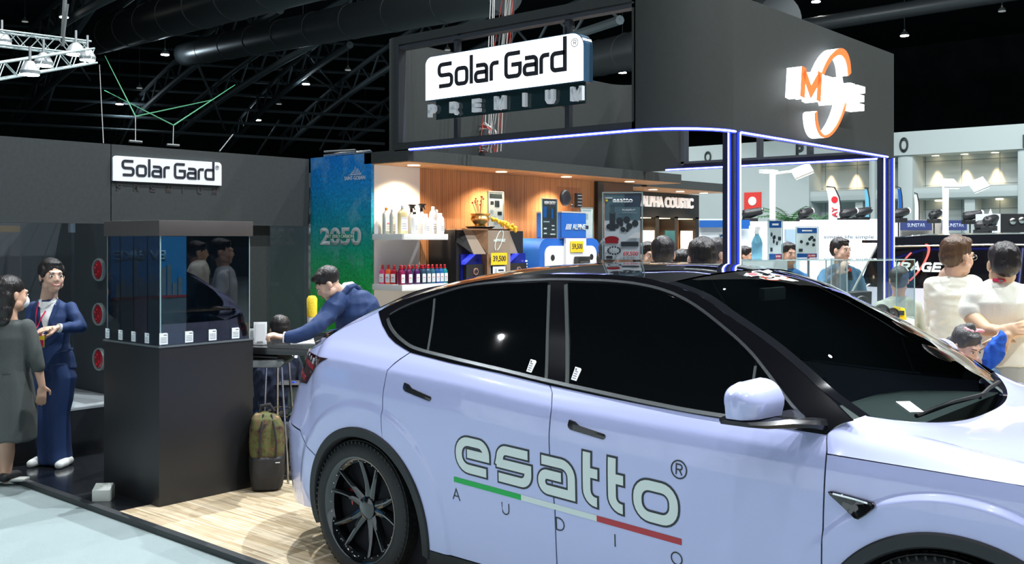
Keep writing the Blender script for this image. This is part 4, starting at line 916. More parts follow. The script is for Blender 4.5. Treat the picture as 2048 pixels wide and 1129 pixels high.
# hood and nose
HRC = crv([(2.765, 0, 1.045), (3.0, 0, 1.03), (3.3, 0, .97), (3.55, 0, .88), (3.76, 0, .76)])
he = crv([(2.575, -.785, 1.113), (2.69, -.765, 1.073), (2.855, -.752, 1.045), (3.005, -.742, 1.023), (3.1, -.73, 1.008), (3.35, -.69, .943), (3.55, -.62, .863), (3.68, -.50, .778)])
cross('hood', he, HRC, 50, 50, paint, car, p=2.6)
b = MB(); rs = []
for j in range(15):
    z = .26+(.80-.26)*j/14; rs.append([Vector((3.64+.14*(1-abs(-1+2*i/40)**2.5)-.10*((z-.5)/.3)**2*.4, (-1+2*i/40)*(.78 if z < .7 else .78-.9*(z-.7)), z)) for i in range(41)])
b.grid(rs).build('front_bumper', paint, car, smooth=True, angle=50)
# greenhouse side skin (gloss black), then glass, chrome and dividers over it
g_bot = [(-.017, 1.36), (.01, 1.333), (.05, 1.298), (.126, 1.248), (.191, 1.220), (.255, 1.201), (.33, 1.181), (.603, 1.154), (.92, 1.131), (1.207, 1.104), (1.486, 1.085), (1.737, 1.071), (1.968, 1.061), (2.2, 1.054), (2.476, 1.050)]
g_top = [(-.017, 1.366), (.12, 1.425), (.335, 1.486), (.73, 1.556), (1.02, 1.580), (1.3, 1.584), (1.5, 1.578), (1.655, 1.555), (1.72, 1.538), (1.827, 1.508), (1.973, 1.436), (2.181, 1.334), (2.322, 1.252), (2.436, 1.184), (2.56, 1.104)]
side_patch('window_surround', poly(g_bot), crv(g_top), poly([g_bot[0], g_top[0]]), crv([(2.476, 1.050), (2.503, 1.078), (2.53, 1.094), (2.56, 1.104)]), black_gloss, car, 110, 24, off=.0022, th=.012)
t_glass = [(.075, 1.339), (.136, 1.374), (.332, 1.444), (.589, 1.507), (.889, 1.534), (1.089, 1.544), (1.31, 1.545), (1.45, 1.540), (1.578, 1.526), (1.68, 1.505), (1.789, 1.468), (1.977, 1.372), (2.107, 1.292), (2.214, 1.208), (2.316, 1.126), (2.36, 1.088)]
b_glass = [(.075, 1.335), (.143, 1.28), (.206, 1.250), (.337, 1.210), (.583, 1.184), (.907, 1.154), (1.202, 1.126), (1.486, 1.106), (1.732, 1.088), (1.954, 1.079), (2.2, 1.074), (2.36, 1.074)]
fT = spl(t_glass); fB = spl(b_glass)
def pane(name, xa0, xa1, xb0, xb1, zoff=0):
    "pane whose rear edge runs (xa0 bottom, xa1 top) and front edge (xb0 bottom, xb1 top)"
    n = 40
    bot = poly([(xa0+(xb0-xa0)*i/n, fB(xa0+(xb0-xa0)*i/n)) for i in range(n+1)])
    top = poly([(xa1+(xb1-xa1)*i/n, max(fT(xa1+(xb1-xa1)*i/n), fB(xa1+(xb1-xa1)*i/n)+.002)) for i in range(n+1)])
    side_patch(name, bot, top, poly([bot(0), top(0)]), poly([bot(1), top(1)]), glass_dark, car, 40, 16, off=.003, th=.004)
pane('quarter_window', .078, .082, .428, .342); pane('rear_door_window', .445, .358, 1.165, 1.022)
pane('front_door_window', 1.312, 1.135, 2.157, 2.135); pane('mirror_corner_glass', 2.172, 2.15, 2.352, 2.34)
def ribbon(name, pts, wd, m, off=.005, both=True, th=.006, fl=True):
    for sg in ((-1, 1) if both else (-1,)):
        b = MB(); rs = []
        P = [Vector(p) for p in pts]
        for i, p in enumerate(P):
            d = (P[min(i+1, len(P)-1)]-P[max(i-1, 0)]).normalized(); n = Vector((-d.y, d.x))
            q0, q1 = p-n*wd/2, p+n*wd/2
            f = lambda q, o: Vector((q.x, sg*(hw(q.x, q.y, fl)+o), q.y))
            rs.append([f(q0, off-th), f(q0, off), f(q1, off), f(q1, off-th)])
        b.rings(rs).build(name, m, car, smooth=True, angle=40)
def dens(pts, n=60):
    f = crv(pts); return [f(i/n) for i in range(n+1)]
ch = dens([(.071, 1.333), (.10, 1.306), (.143, 1.277), (.206, 1.247), (.337, 1.207), (.583, 1.180), (.907, 1.150), (1.202, 1.122), (1.486, 1.101), (1.732, 1.084), (1.954, 1.073), (2.2, 1.068)], 90)
ribbon('belt_trim', ch, .013, mat('satin_trim', (.45, .48, .50), .22, metal=1), off=.008)
ribbon('upper_trim', dens([(x, z+.014) for x, z in t_glass[:-1]]+[(2.41, 1.075)], 90), .010, mat('dark_trim', (.10, .11, .12), .25, metal=.8), off=.006)
ribbon('window_seal', dens([(.435, 1.200), (.39, 1.33), (.348, 1.443)], 12), .010, mat('grey_seal', (.05, .06, .06), .4), off=.006)
ribbon('window_seal', dens([(1.183, 1.126), (1.10, 1.33), (1.035, 1.53)], 14), .012, MATS['grey_seal'], off=.007)
ribbon('window_seal', dens([(1.300, 1.118), (1.20, 1.35), (1.128, 1.535)], 14), .016, MATS['grey_seal'], off=.007)
ribbon('window_seal', dens([(2.165, 1.075), (2.143, 1.255)], 8), .010, MATS['grey_seal'], off=.006)
# dark backing behind the panel gaps
for pts in ([(.218, .72), (.215, .95), (.219, 1.09), (.26, 1.135), (.325, 1.184)], [(1.290, .26), (1.294, .5), (1.294, .6), (1.27, .84), (1.26, 1.02), (1.238, 1.075), (1.208, 1.106)], [(2.45, .27), (2.478, .5), (2.493, .65), (2.497, .9), (2.486, 1.04)], [(-.9, .705), (-.7, .702), (-.52, .693), (-.43, .60), (-.40, .57)]):
    ribbon('panel_gap', [poly(pts)(i/30) for i in range(31)], .03, seam_m, off=-.006)
# taillights
tl = mat('taillight_lens', (.03, .004, .006), .08, coat=1); tr = mat('taillight_red', (.35, .01, .02), .15, coat=1)
side_patch('taillight', poly([(-.86, .93), (-.7, .935), (-.49, .952)]), poly([(-.84, 1.10), (-.55, 1.112), (-.262, 1.112)]), poly([(-.86, .93), (-.84, 1.10)]), crv([(-.49, .952), (-.42, 1.02), (-.33, 1.08), (-.262, 1.112)]), tl, car, 40, 14, off=.004)
for o_ in ([(-.83, 1.05), (-.6, 1.06), (-.42, 1.045)], [(-.84, .99), (-.7, .99), (-.53, .975)]):
    ribbon('taillight_strip', dens(o_, 24), .022, tr, off=.007, th=.003)
# sills, arch cladding, wheel wells
side_patch('sill', poly([(AR+.425, .17), (2.52, .17)]), crv([(AR+.462, .252), (.72, .250), (.926, .252), (1.6, .258), (2.465, .262)]), poly([(AR+.425, .17), (AR+.462, .252)]), poly([(2.52, .17), (2.465, .262)]), black_matt, car, 50, 8, off=.004, th=.03)
for cx, rr in ((AR, .47), (AF, .48)):
    for sg in (-1, 1):
        b = MB(); rs = []
        for i in range(65):
            a = math.radians(-14+208*i/64); row = []
            for (r, o, dep) in ((rr, -.012, 0), (rr, .006, 0), (rr-.006, .012, 0), (rr-.045, .010, 0), (rr-.052, .0, 0), (rr-.048, -.06, 0), (rr-.035, -.30, 0)):
                x, z = cx+r*math.cos(a), AZ+r*math.sin(a)
                xe, ze = cx+rr*math.cos(a), AZ+rr*math.sin(a)
                row.append(Vector((x, sg*(hw(xe, ze, False)+.011+o), z)))
            rs.append(row)
        b.rings(rs, closed=False).build('arch_cladding', black_matt, car, smooth=True, angle=40)
        # dark liner so that nothing shows through
        MB().lathe([(.44, -.02), (.46, .02), (.46, .30), (.2, .32)], (0, 0, 0), 36, Matrix.Translation((cx, sg*.60, AZ)) @ Matrix.Rotation(PI/2*(-1 if sg > 0 else 1), 4, 'X') @ Matrix.Translation((0, 0, -.08))).build('wheel_liner', seam_m, car, smooth=True)
box('floorpan', (-.5, -.55, .17), (3.3, .55, .24), seam_m, car)
# wheels
def wheel(cx, sg):
    R = .355; y0 = -.935*1
    M = Matrix.Translation((cx, sg*.80, .355)) @ Matrix.Rotation(PI/2, 4, 'X') @ (Matrix.Scale(-1, 4, (0, 0, 1)) if sg > 0 else Matrix.Identity(4))
    # local z = outward
    prof = [(.262, -.10), (.30, -.115), (.34, -.11), (.352, -.09)]
    for k in range(5): zc = -.08+.04*k; prof += [(.355, zc), (.355, zc+.030), (.347, zc+.032), (.347, zc+.038)]
    prof += [(.352, .108), (.344, .118), (.325, .128), (.300, .131), (.276, .127), (.266, .118)]
    t = MB().lathe(prof, (0, 0, 0), 96, M, caps=False).build('wheel', tyre_m, car, smooth=True, angle=40)
    bb = MB()
    for i in range(72):
        Q = M @ Matrix.Rotation(2*PI*i/72, 4, 'Z'); bb.box((.3535, -.006, .07), (.3556, .006, .112), Q); bb.box((.330, -.004, .1195), (.350, .004, .1225), Q)
    tag(bb.build('tread_block', tyre_m, t), kind='stuff')
    MB().lathe([(.268, -.10), (.25, -.10), (.245, .06), (.236, .095), (.245, .104), (.262, .124), (.272, .126), (.276, .120), (.270, .108)], (0, 0, 0), 80, M, caps=False).build('rim', rim_m, t, smooth=True, angle=40)
    bolt = None
    for i in range(30):
        a = 2*PI*i/30; Q = M @ Matrix.Rotation(a, 4, 'Z') @ Matrix.Translation((.247, 0, .104))
        if bolt is None: bolt = MB().ell((0, 0, 0), (.0045, .0045, .004), n=6, m=4).build('rim_bolt', chrome, t, smooth=True); bolt.matrix_local = Q
        else: c_ = bolt.copy(); COL.objects.link(c_); c_.parent = t; c_.matrix_local = Q
    for i in range(10):
        a = 2*PI*(i+.5)/10+.12+(.05 if i % 2 else -.05); Q = M @ Matrix.Rotation(a, 4, 'Z'); rs = []
        for k in range(9):
            u = k/8; r = .045+u*.200; wd = .026-.013*u+.004*abs(u-.5); sw = (.007 if i % 2 else -.007)*math.sin(u*PI); zt = .070+.038*u**1.5; dp = .036-.014*u
            rs.append([Q @ Vector(p) for p in ((r, sw-wd, zt-dp), (r, sw-wd*.85, zt-.008), (r, sw-.004, zt), (r, sw+.004, zt), (r, sw+wd*.85, zt-.008), (r, sw+wd, zt-dp))])
        MB().rings(rs).build('spoke', rim_m, t, smooth=True, angle=28)
    MB().lathe([(.001, .0), (.055, .0), (.062, .05), (.058, .075), (.034, .082), (.001, .084)], (0, 0, 0), 32, M).build('hub', rim_m, t, smooth=True, angle=40)
    MB().lathe([(.06, -.03), (.185, -.03), (.188, -.02), (.185, -.005), (.06, -.005)], (0, 0, 0), 48, M).build('brake_disc', mat('brake_steel', (.35, .36, .36), .35, metal=1), t, smooth=True, angle=40)
    rs = []
    for k in range(9):
        a = math.radians(158+(222-158)*k/8)+(PI if sg > 0 else 0)
        rs.append([M @ Vector((r*math.cos(a), r*math.sin(a), z)) for r, z in ((.125, -.05), (.125, .03), (.15, .04), (.20, .035), (.205, -.05))])
    MB().rings(rs).build('brake_caliper', mat('caliper_red', (.85, .02, .02), .3, coat=1), t, smooth=True, angle=40)
for cx in (0, 2.89):
    for sg in (-1, 1): wheel(cx, sg)
# door handles
def side_poly(name, pts, m, off=.004, both=True, th=.006, parent=None):
    n = 8; P = []
    c = sum((Vector(p) for p in pts), Vector((0, 0)))/len(pts)
    for sg in ((-1, 1) if both else (-1,)):
        b = MB(); rs = []
        for k, (s, o) in enumerate(((1, off-th), (1, off-.0012), (.94, off), (.5, off), (.02, off))):
            r = []
            for p in pts:
                q = c+(Vector(p)-c)*s; r.append(Vector((q.x, sg*(hw(q.x, q.y)+o), q.y)))
            rs.append(r)
        b.rings(rs).build(name, m, parent or car, smooth=True, angle=30)
def handle_pts(x0, z0, x1, z1, wd=.038):
    d = Vector((x1-x0, z1-z0)); L = d.length; d.normalize(); n = Vector((-d.y, d.x)); P0 = Vector((x0, z0))
    loc = [(0, .5), (.02, .62), (.17, .60), (.30, .32), (.95, .30), (.99, .2), (1, 0), (.98, -.22), (.94, -.30), (.30, -.38), (.10, -.40), (.03, -.25), (0, 0)]
    return [P0+d*L*a+n*wd*bb for a, bb in loc]
hm = mat('handle_black', (.012, .013, .015), .25, coat=.5)
side_poly('door_handle', handle_pts(.352, 1.022, .552, .982), hm, off=.004); side_poly('door_handle', handle_pts(1.360, .957, 1.558, .930), hm, off=.004)
side_poly('side_camera', [(2.515, .868), (2.53, .872), (2.60, .866), (2.674, .858), (2.683, .850), (2.68, .84), (2.655, .815), (2.628, .795), (2.615, .797), (2.57, .825), (2.522, .858)], black_gloss, off=.014, th=.02)
ribbon('side_camera_trim', dens([(2.535, .866), (2.60, .861), (2.672, .852)], 14), .006, chrome, off=.017, th=.004)
# door mirrors
for sg in (-1, 1):
    rs = []
    for k in range(16):
        t = k/15; y = .945+.195*t; e = 1-.06*(1-t) if t < .6 else (1-((t-.6)/.4)**2.2*.80)**.5
        ring = []
        for j in range(28):
            a = 2*PI*j/28; ca, sa = math.cos(a), math.sin(a)
            sx = (abs(ca)**.7)*(1 if ca > 0 else -1); sz = (abs(sa)**.7)*(1 if sa > 0 else -1)
            top = max(0, sz); hx = .092*e
            ring.append(Vector((2.275+hx*(sx*(.8 if sx > 0 else .72)-.30*top*(1 if sx > 0 else -.1))-.03*t, sg*y, 1.110+max(0, (.062+.070*e*(1-.22*t)*sz)*(1 if sz > -.6 else 0)))))
        rs.append(ring)
    m_ = MB().rings(rs).build('door_mirror', paint, car, smooth=True, angle=50)
    b = MB(); rs = []
    for (x0, x1, y, z, h) in ((2.20, 2.31, 1.145, 1.098, .016), (2.165, 2.35, 1.09, 1.094, .024), (2.17, 2.40, 1.0, 1.094, .03), (2.30, 2.455, .94, 1.090, .026), (2.38, 2.47, .895, 1.082, .036), (2.41, 2.475, .86, 1.078, .045)):
        rs.append([Vector((x0, sg*y, z-h/2)), Vector((x1, sg*y, z-h/2)), Vector((x1+.004, sg*y, z)), Vector((x1-.01, sg*y, z+h/2)), Vector((x0+.01, sg*y, z+h/2)), Vector((x0-.004, sg*y, z))])
    b.rings(rs).build('mirror_base', mat('mirror_black', (.008, .009, .011), .2), m_, smooth=True, angle=40)
    MB().cbox((2.215, sg*1.03, 1.165), (.008, .13, .07)).build('mirror_glass', mat('mirror_silver', (.6, .65, .7), .03, metal=1), m_)
# interior seen through the windshield
intm = mat('cabin_black', (.02, .022, .025), .6); 
def rb_(a, b_, name, m=intm, bev=.03): return MB().box(a, b_).build(name, m, car, bevel=bev, seg=3)
MB().prism([(2.62, -.74, 1.03), (2.2, -.74, 1.0), (2.05, -.74, .97), (2.0, -.74, .70), (2.5, -.74, .7)], (0, 1.48, 0)).build('dashboard', mat('dash_grey', (.09, .105, .10), .7), car, bevel=.02)
for sy in (-.38, .38):
    rb_((1.0, sy-.25, .55), (1.5, sy+.25, .72), 'front_seat'); 
    MB().cap((1.05, sy, .70), (.86, sy, 1.22), .24, .20, (0, 1, 0), .35).build('front_seat_back', intm, car, smooth=True)
    MB().cap((.83, sy-.06, 1.32), (.83, sy+.06, 1.32), .09, .09, (0, 0, 1), .5).build('headrest', intm, car, smooth=True)
MB().lathe([(.17+.015*math.cos(a*PI/4), .015*math.sin(a*PI/4)) for a in range(9)], (0, 0, 0), 28, Matrix.Translation((1.88, -.37, .98)) @ Matrix.Rotation(math.radians(-65), 4, 'Y')).build('steering_wheel', intm, car, smooth=True)
rb_((1.98, -.19, .93), (2.01, .19, 1.10), 'touchscreen', mat('screen_off', (.01, .012, .02), .1), .004)
MB().cbox((1.83, 0, 1.49), (.03, .22, .06)).build('rear_view_mirror', intm, car, bevel=.01)
MB().box((-.6, -.80, .5), (2.45, .80, .72)).build('cabin_floor', seam_m, car)
# windshield wipers
wp = AC; 
for (a, b_) in (((2.655, -.50), (2.70, .18)), ((2.70, .12), (2.64, .62))):
    MB().tube([(a[0], a[1], 1.085), ((a[0]+b_[0])/2+.0, (a[1]+b_[1])/2, 1.095), (b_[0], b_[1], 1.09)], .009, 6).build('wiper', mat('wiper_black', (.01, .01, .011), .4), car)
# film cards stuck inside the glass
cardm = mat('white_card', (.85, .86, .86), .5); inkm = mat('card_ink', (.12, .14, .2), .6)
def side_card(x, z, s=1):
    w_, h_ = .030*s, .052*s
    pts = [(x-.004, z), (x+w_, z-.006), (x+w_-.002, z+h_-.006), (x-.004, z+h_+.002)]
    side_poly('film_card', [(x, z), (x+w_, z-.004), (x+w_+.006, z+h_*.8), (x+w_, z+h_-.004), (x, z+h_)], cardm, off=.0065, both=False, th=.002)
    for k in range(4): side_poly('card_print', [(x+.004, z+.008+.009*k), (x+w_-.006, z+.005+.009*k), (x+w_-.006, z+.0075+.009*k), (x+.004, z+.0105+.009*k)], inkm, off=.0076, both=False, th=.0005)
    side_poly('card_print', [(x+.004, z+h_-.011), (x+w_*.45, z+h_-.013), (x+w_*.45, z+h_-.006), (x+.004, z+h_-.004)], inkm, off=.0076, both=False, th=.0005)
side_card(1.062, 1.150); side_card(1.313, 1.136)
P_ = [Vector((2.50, y, 0)) for y in (0, 1)]
def ws_pt(t, s, lift=.004):
    e = AE(t); c = AC(t); k = 1-abs(s)**2.2
    return Vector((e.x+(c.x-e.x)*k+lift*.5, abs(e.y)*s, e.z+(c.z-e.z)*k+lift))
b = MB(); b.grid([[ws_pt(.90+.055*j, -.66+.10*i) for i in range(2)] for j in range(2)]).build('permit_card', cardm, car)
# round emblem and lettering strip at the top of the windshield
em_w = mat('decal_white', (.8, .82, .84), .4); em_r = mat('decal_red', (.7, .02, .03), .4)
def ws_shape(pts, m, name='windshield_emblem', lift=.004):
    MB().add([ws_pt(t, s, lift) for s, t in pts], [[i, i+1, i+3, i+2] for i in range(0, len(pts)-2, 2)]).build(name, m, car)
ring = []
for i in range(25):
    a = 2*PI*i/24
    for r in (1.0, .80): ring.append((-.10+.115*r*math.cos(a), .062+.040*r*math.sin(a)))
ws_shape(ring, em_w)
ws_shape([(-.34, .085), (-.34, .055), (-.16, .077), (-.16, .047)], em_w, lift=.006)
ws_shape([(-.30, .079), (-.31, .055), (-.20, .071), (-.21, .050)], em_r, lift=.008)
ws_shape([(-.07, .072), (-.07, .040), (.10, .045), (.12, .020)], em_w, lift=.006)

# ---- lettering on the doors (decals following the body side)
dk = mat('decal_black', (.018, .025, .035), .35); wh = mat('decal_offwhite', (.72, .80, .78), .35); gr = mat('decal_green', (.0, .42, .07), .35); rd = mat('decal_dark_red', (.45, .03, .04), .35)
def decal(name, quads, m, off=.0015):
    "quads in (x, v) where v is height above the sloping base line; subdivided so that they follow the panel"
    b = MB()
    for q in quads:
        a, b1, c, d = [Vector(p) for p in q]; n = max(1, int(max((b1-a).length, (c-d).length)/.02)); mm = max(1, int(max((d-a).length, (c-b1).length)/.02))
        G = []
        for j in range(mm+1):
            v = j/mm; r = []
            for i in range(n+1):
                u = i/n; p = (a*(1-u)+b1*u)*(1-v)+(d*(1-u)+c*u)*v; z = p.y-.045*(p.x-.708); r.append(Vector((p.x, -(hw(p.x, z)+off), z)))
            G.append(r)
        b.grid(G)
    o = b.build(name, m, car, smooth=True, fix=True); return o
Hh = .125; r_ = .045
def e_(W): return [[(W, 0)]+[(r_*1.3, 0)]+arc(r_*1.3, r_*1.3, r_*1.3, 270, 180)+arc(r_*1.3, Hh-r_*1.3, r_*1.3, 180, 90)+arc(W-r_, Hh-r_, r_, 90, 0)+[(W, .0505)], [(W+.010, .070), (.052, .070)]]
def s_(W): return [[(W, Hh)]+arc(r_, Hh-.036, .036, 90, 180)+[(0, .0525)], [(-.0105, .063), (W+.0105, .063)], [(W, .0825)]+arc(W-.04, .04, .04, 0, -90)+[(0, 0)]]
def a_(W): return [[(0, Hh)]+arc(W-r_*1.2, Hh-r_*1.2, r_*1.2, 90, 0)+[(W, 0)]+arc(.033, .033, .033, 270, 180)+arc(.030, .036, .030, 180, 90)+[(W-.055, .066)]]
def t_(W): return [[(0, Hh+.075)]+arc(r_, r_, r_, 180, 270)+[(W, 0)], [(0.0, Hh-.008), (W+.004, Hh-.008)]]
def o_(W): return [arc(W-.055, Hh-.055, .055, 90, 0)+arc(W-.055, .055, .055, 0, -90)+arc(.055, .055, .055, 270, 180)+arc(.055, Hh-.055, .055, 180, 90)]
V0 = .663+.031
for fn, x0, x1, cl in ((e_, .708, .938, 0), (s_, .950, 1.182, 0), (a_, 1.197, 1.420, 0), (t_, 1.438, 1.552, 0), (t_, 1.566, 1.680, 0), (o_, 1.690, 1.920, 1)):
    W = x1-x0-.062; L = [[(x0+.031+a, V0+b_) for a, b_ in p] for p in fn(W)]
    dq, wq = [], []
    for p in L:
        dq += stroke(p, .057, bool(cl), .0, .0) if cl else stroke(p, .057, False, .009, .009)
        wq += stroke(p, .039, bool(cl), 0, 0)
    decal('lettering_outline', dq, dk, .0012); decal('lettering', wq, wh, .0028)
sv = .640
for xa, xb, m_ in ((.701, 1.108, gr), (1.108, 1.516, wh), (1.516, 1.921, rd)):
    decal('stripe', [((xa, .615), (xb, .615), (xb, .640), (xa, .640))], m_, .0015)
k_ = .0075
hh = .052
let = {'A': [[(0, 0), (.022, hh), (.044, 0)], [(.008, .019), (.036, .019)]],
       'U': [[(0, hh), (0, .017)]+arc(.020, .020, .020, 180, 360)+[(.040, hh)]],
       'D': [[(0, 0), (0, hh), (.016, hh)]+arc(.016, hh/2, hh/2, 90, -90)+[(0, 0)]],
       'I': [[(0, 0), (0, hh)]],
       'O': [arc(.023, hh/2, .024, 0, 360, 20)]}
for c_, x0 in (('A', .691), ('U', .994), ('D', 1.301), ('I', 1.605), ('O', 1.873)):
    q = []
    for p in let[c_]: q += stroke([(x0+a, .531+b_) for a, b_ in p], .0058)
    decal('lettering', q, dk, .0015)
q = stroke([(1.912+a, .910-.003+b_) for a, b_ in arc(0, 0, .034, 0, 360, 28)], .006)
for p in ([(-.012, -.020), (-.012, .020), (.004, .020)]+arc(.004, .010, .010, 90, -90)+[(-.012, 0)], [(.002, 0), (.014, -.020)]): q += stroke([(1.912+a, .907+b_) for a, b_ in p], .006)
decal('registered_mark', q, dk, .0015)
# ================================================================ KIOSKS IN FRONT OF THE TIMBER WALL
def poster(name, label, c, w_, h_, R, rows, base, cat='sign', holder=None, lean=0, thick=.006, group=None):
    "acrylic held print; rows = list of (x0, z0, x1, z1, material) in 0..1 units of the sheet"
    t = thing(name, label, cat, c, group=group)
    Rl = R @ Matrix.Rotation(lean, 3, 'X')
    f = lambda x, y, z: Rl @ Vector((x, y, z))
    def bx(nm, x0, y0, z0, x1, y1, z1, m, par): return MB().prism([f(x0, y0, z0), f(x1, y0, z0), f(x1, y0, z1), f(x0, y0, z1)], f(0, y1-y0, 0)).build(nm, m, par)
    sh = bx('sheet', -w_/2, 0, 0, w_/2, thick, h_, base, t)
    for k, r in enumerate(rows):
        if len(r) > 5:
            cx_, cz_, ex, ez = w_*((r[0]+r[2])/2-.5), h_*(r[1]+r[3])/2, w_*(r[2]-r[0])/2, h_*(r[3]-r[1])/2
            MB().prism([f(cx_+ex*math.cos(a*PI/8), -.0012-.0003*k, cz_+ez*math.sin(a*PI/8)) for a in range(16)], f(0, .0011, 0)).build('print_disc', r[4], sh); continue
        bx('print_block', -w_/2+w_*r[0], -.0012-.0003*k, h_*r[1], -w_/2+w_*r[2], 0, h_*r[3], r[4], sh)
    if holder and holder is not edge: bx('holder', -w_/2-.008, -.006, -.004, w_/2+.008, -.0035, h_+.008, holder, t)
    if holder:
        bx('holder_edge', -w_/2-.008, -.006, h_+.004, w_/2+.008, .006, h_+.010, edge, t); bx('holder_edge', -w_/2-.012, -.006, -.004, -w_/2-.006, .006, h_+.010, edge, t); bx('holder_edge', w_/2+.006, -.006, -.004, w_/2+.012, .006, h_+.010, edge, t)
    return t, f
pr_d = mat('print_dark', (.03, .04, .05), .4); pr_b = mat('print_blue', (.01, .10, .38), .4); pr_g = mat('print_grey2', (.45, .50, .55), .4); pr_l = mat('print_light', (.78, .80, .82), .4); pr_y = mat('print_yellow', (.90, .62, .02), .45); pr_r = mat('print_red', (.65, .02, .03), .4); pr_s = mat('print_silver_blue', (.42, .50, .58), .35); pr_o = mat('print_orange', (.8, .3, .05), .4)
teak = mat('kiosk_teak', (.24, .13, .07), .35, var=.2, bscale=18); teak_l = mat('kiosk_bronze', (.42, .33, .25), .32, metal=.35); kblk = mat('kiosk_black', (.012, .012, .013), .5)
KX, K0, K1 = -6.72, 7.02, 8.02
kk = thing('speaker_kiosk', 'brown and black speaker cabinet with angled hood, blue lit speakers and a tablet', 'kiosk', (KX, (K0+K1)/2, 0))
hw_ = (K1-K0)/2
def K(x, y, z): return RX @ Vector((x, y, z))      # x along the front, y into the wall, z up
def kbox(name, x0, y0, z0, x1, y1, z1, m, par=None, bevel=0): return MB().prism([K(x0, y0, z0), K(x1, y0, z0), K(x1, y0, z1), K(x0, y0, z1)], K(0, y1-y0, 0)).build(name, m, par or kk, bevel=bevel)
kbox('cabinet', -hw_, .06, 0, hw_, .44, 1.83, kblk)
# hood
def hood_face(name, pts, m, par=kk, d=(0, .012, 0)): return MB().prism([K(*p) for p in pts], K(*d)).build(name, m, par)
hood_face('hood_centre', [(-.13, -.02, 1.60), (.20, -.02, 1.60), (.20, -.02, 1.845), (-.13, -.02, 1.845)], teak_l)
hood_face('hood_panel', [(-.20, .06, 1.60), (-.13, -.02, 1.60), (-.13, -.02, 1.845), (-.33, .06, 1.845)], teak)
hood_face('hood_bevel', [(-.42, .05, 1.845), (-.30, .05, 1.845), (-.17, -.03, 1.60), (-.35, -.03, 1.60)], teak_l); hood_face('hood_bevel', [(-.5, .06, 1.845), (-.42, .05, 1.845), (-.35, -.03, 1.60), (-.5, .06, 1.72)], kblk)
hood_face('hood_bevel', [(.20, -.02, 1.60), (.37, .02, 1.60), (.20, .0, 1.845)], teak_l)
kbox('hood_top', -hw_, -.02, 1.835, .22, .44, 1.85, teak)
# speaker bays
blue_in = mat('bay_blue_paint', (.01, .02, .25), .3); ledd = mat('led_dot', (.8, .85, 1), .4, emit=6, ecol=(.55, .62, 1)); spk = mat('speaker_cone', (.02, .02, .024), .4); copper = mat('tweeter_ring', (.85, .45, .35), .25, metal=.7)
for cx in (-.29, .36):
    bay = kbox('speaker_bay', cx-.16, .045, 1.20, cx+.16, .06, 1.60, blue_in)
    M = Matrix.Translation(K(cx, 0, 1.27)) @ RX.to_4x4() @ Matrix.Rotation(PI/2, 4, 'X')
    body = kbox('speaker_box', cx-.13, -.0, 1.12, cx+.13, .045, 1.50, kblk)
    MB().lathe([(.02, .012), (.085, .0), (.105, .02), (.115, .02), (.118, .0), (.01, -.01)], n=32, M=M @ Matrix.Translation((0, -.02, .0))).build('woofer', spk, body, smooth=True)
    M2 = Matrix.Translation(K(cx, 0, 1.43)) @ RX.to_4x4() @ Matrix.Rotation(PI/2, 4, 'X'); MB().lathe([(.026, 0), (.034, 0), (.034, .008), (.026, .008)], n=24, M=M2, caps=False).build('tweeter', copper, body, smooth=True); MB().ell(K(cx, .0, 1.43), (.012, .024, .024)).build('tweeter_dome', spk, body, smooth=True)
    for k in range(11): MB().cbox(K(cx+.145, .02, 1.22+.03*k), (.012, .012, .012)).build('led_dot', ledd, bay)
    for k in range(6): MB().cbox(K(cx-.145+.01*k, -.006, 1.18+.035*k), (.010, .010, .010)).build('led_dot', ledd, bay)
    MB().prism([K(cx-.16, -.01, 1.50), K(cx+.0, -.01, 1.60), K(cx-.04, -.01, 1.60), K(cx-.16, -.01, 1.53)], K(0, .05, 0)).build('bay_rim', mat('bay_blue_glow', (.02, .03, .6), .3, emit=.8, ecol=(.05, .08, 1)), bay)
kbox('centre_column', -.12, -.03, 0, .19, .06, 1.60, mat('kiosk_grey', (.35, .36, .36), .4)); kbox('column_cheek', -.16, -.035, 0, -.12, .06, 1.60, teak); kbox('column_cheek', .13, -.035, 0, .19, .06, 1.60, teak_l)
# oval emblem on the hood
def emblem(parent, R, c, s, m, txt='MIRAGE', depth=.004):
    xx_ = -.48*s
    for chh, wl_ in zip(txt, (.22, .06, .16, .18, .16, .15)): glyph(chh, wl_*s, .17*s, .045*s, m, parent, Vector(c)+R @ Vector((xx_, 0, -.09*s)), R, depth, shear=.2); xx_ += (wl_+.015)*s
    for a0, a1 in ((-75, 85), (105, 265)):
        q = stroke([(.62*s*math.cos(math.radians(a))*.5*1.0, .62*s*math.sin(math.radians(a))) for a in range(a0, a1, 8)], .055*s)
        sh_ = lambda v: R @ Vector((v.x*.9+v.y*.38, -.001, v.y*.95))
        b = MB()
        for qd in q: b.prism([Vector(c)+sh_(v) for v in qd], R @ Vector((0, -depth, 0)))
        b.build('emblem_ring', m, parent, fix=False)
emblem(kk, RX, K(.03, -.021, 1.735), .17, wh)
tb = kbox('tablet', -.10, -.05, 1.33, .10, -.03, 1.48, mat('tablet_black', (.01, .01, .01), .2)); kbox('tablet_screen', -.092, -.052, 1.337, .092, -.0505, 1.473, mat('tablet_lit', (.75, .85, .95), .3, emit=.7, ecol=(.75, .88, 1)), tb)
for k in range(5): kbox('screen_icon', -.07+.03*k, -.053, 1.35, -.055+.03*k, -.052, 1.365, (pr_r, pr_d, pr_b, pr_b, pr_d)[k], tb)
kbox('screen_photo', -.07, -.053, 1.40, -.03, -.052, 1.455, pr_g, tb); kbox('screen_photo', -.015, -.053, 1.425, .07, -.052, 1.445, pr_d, tb)
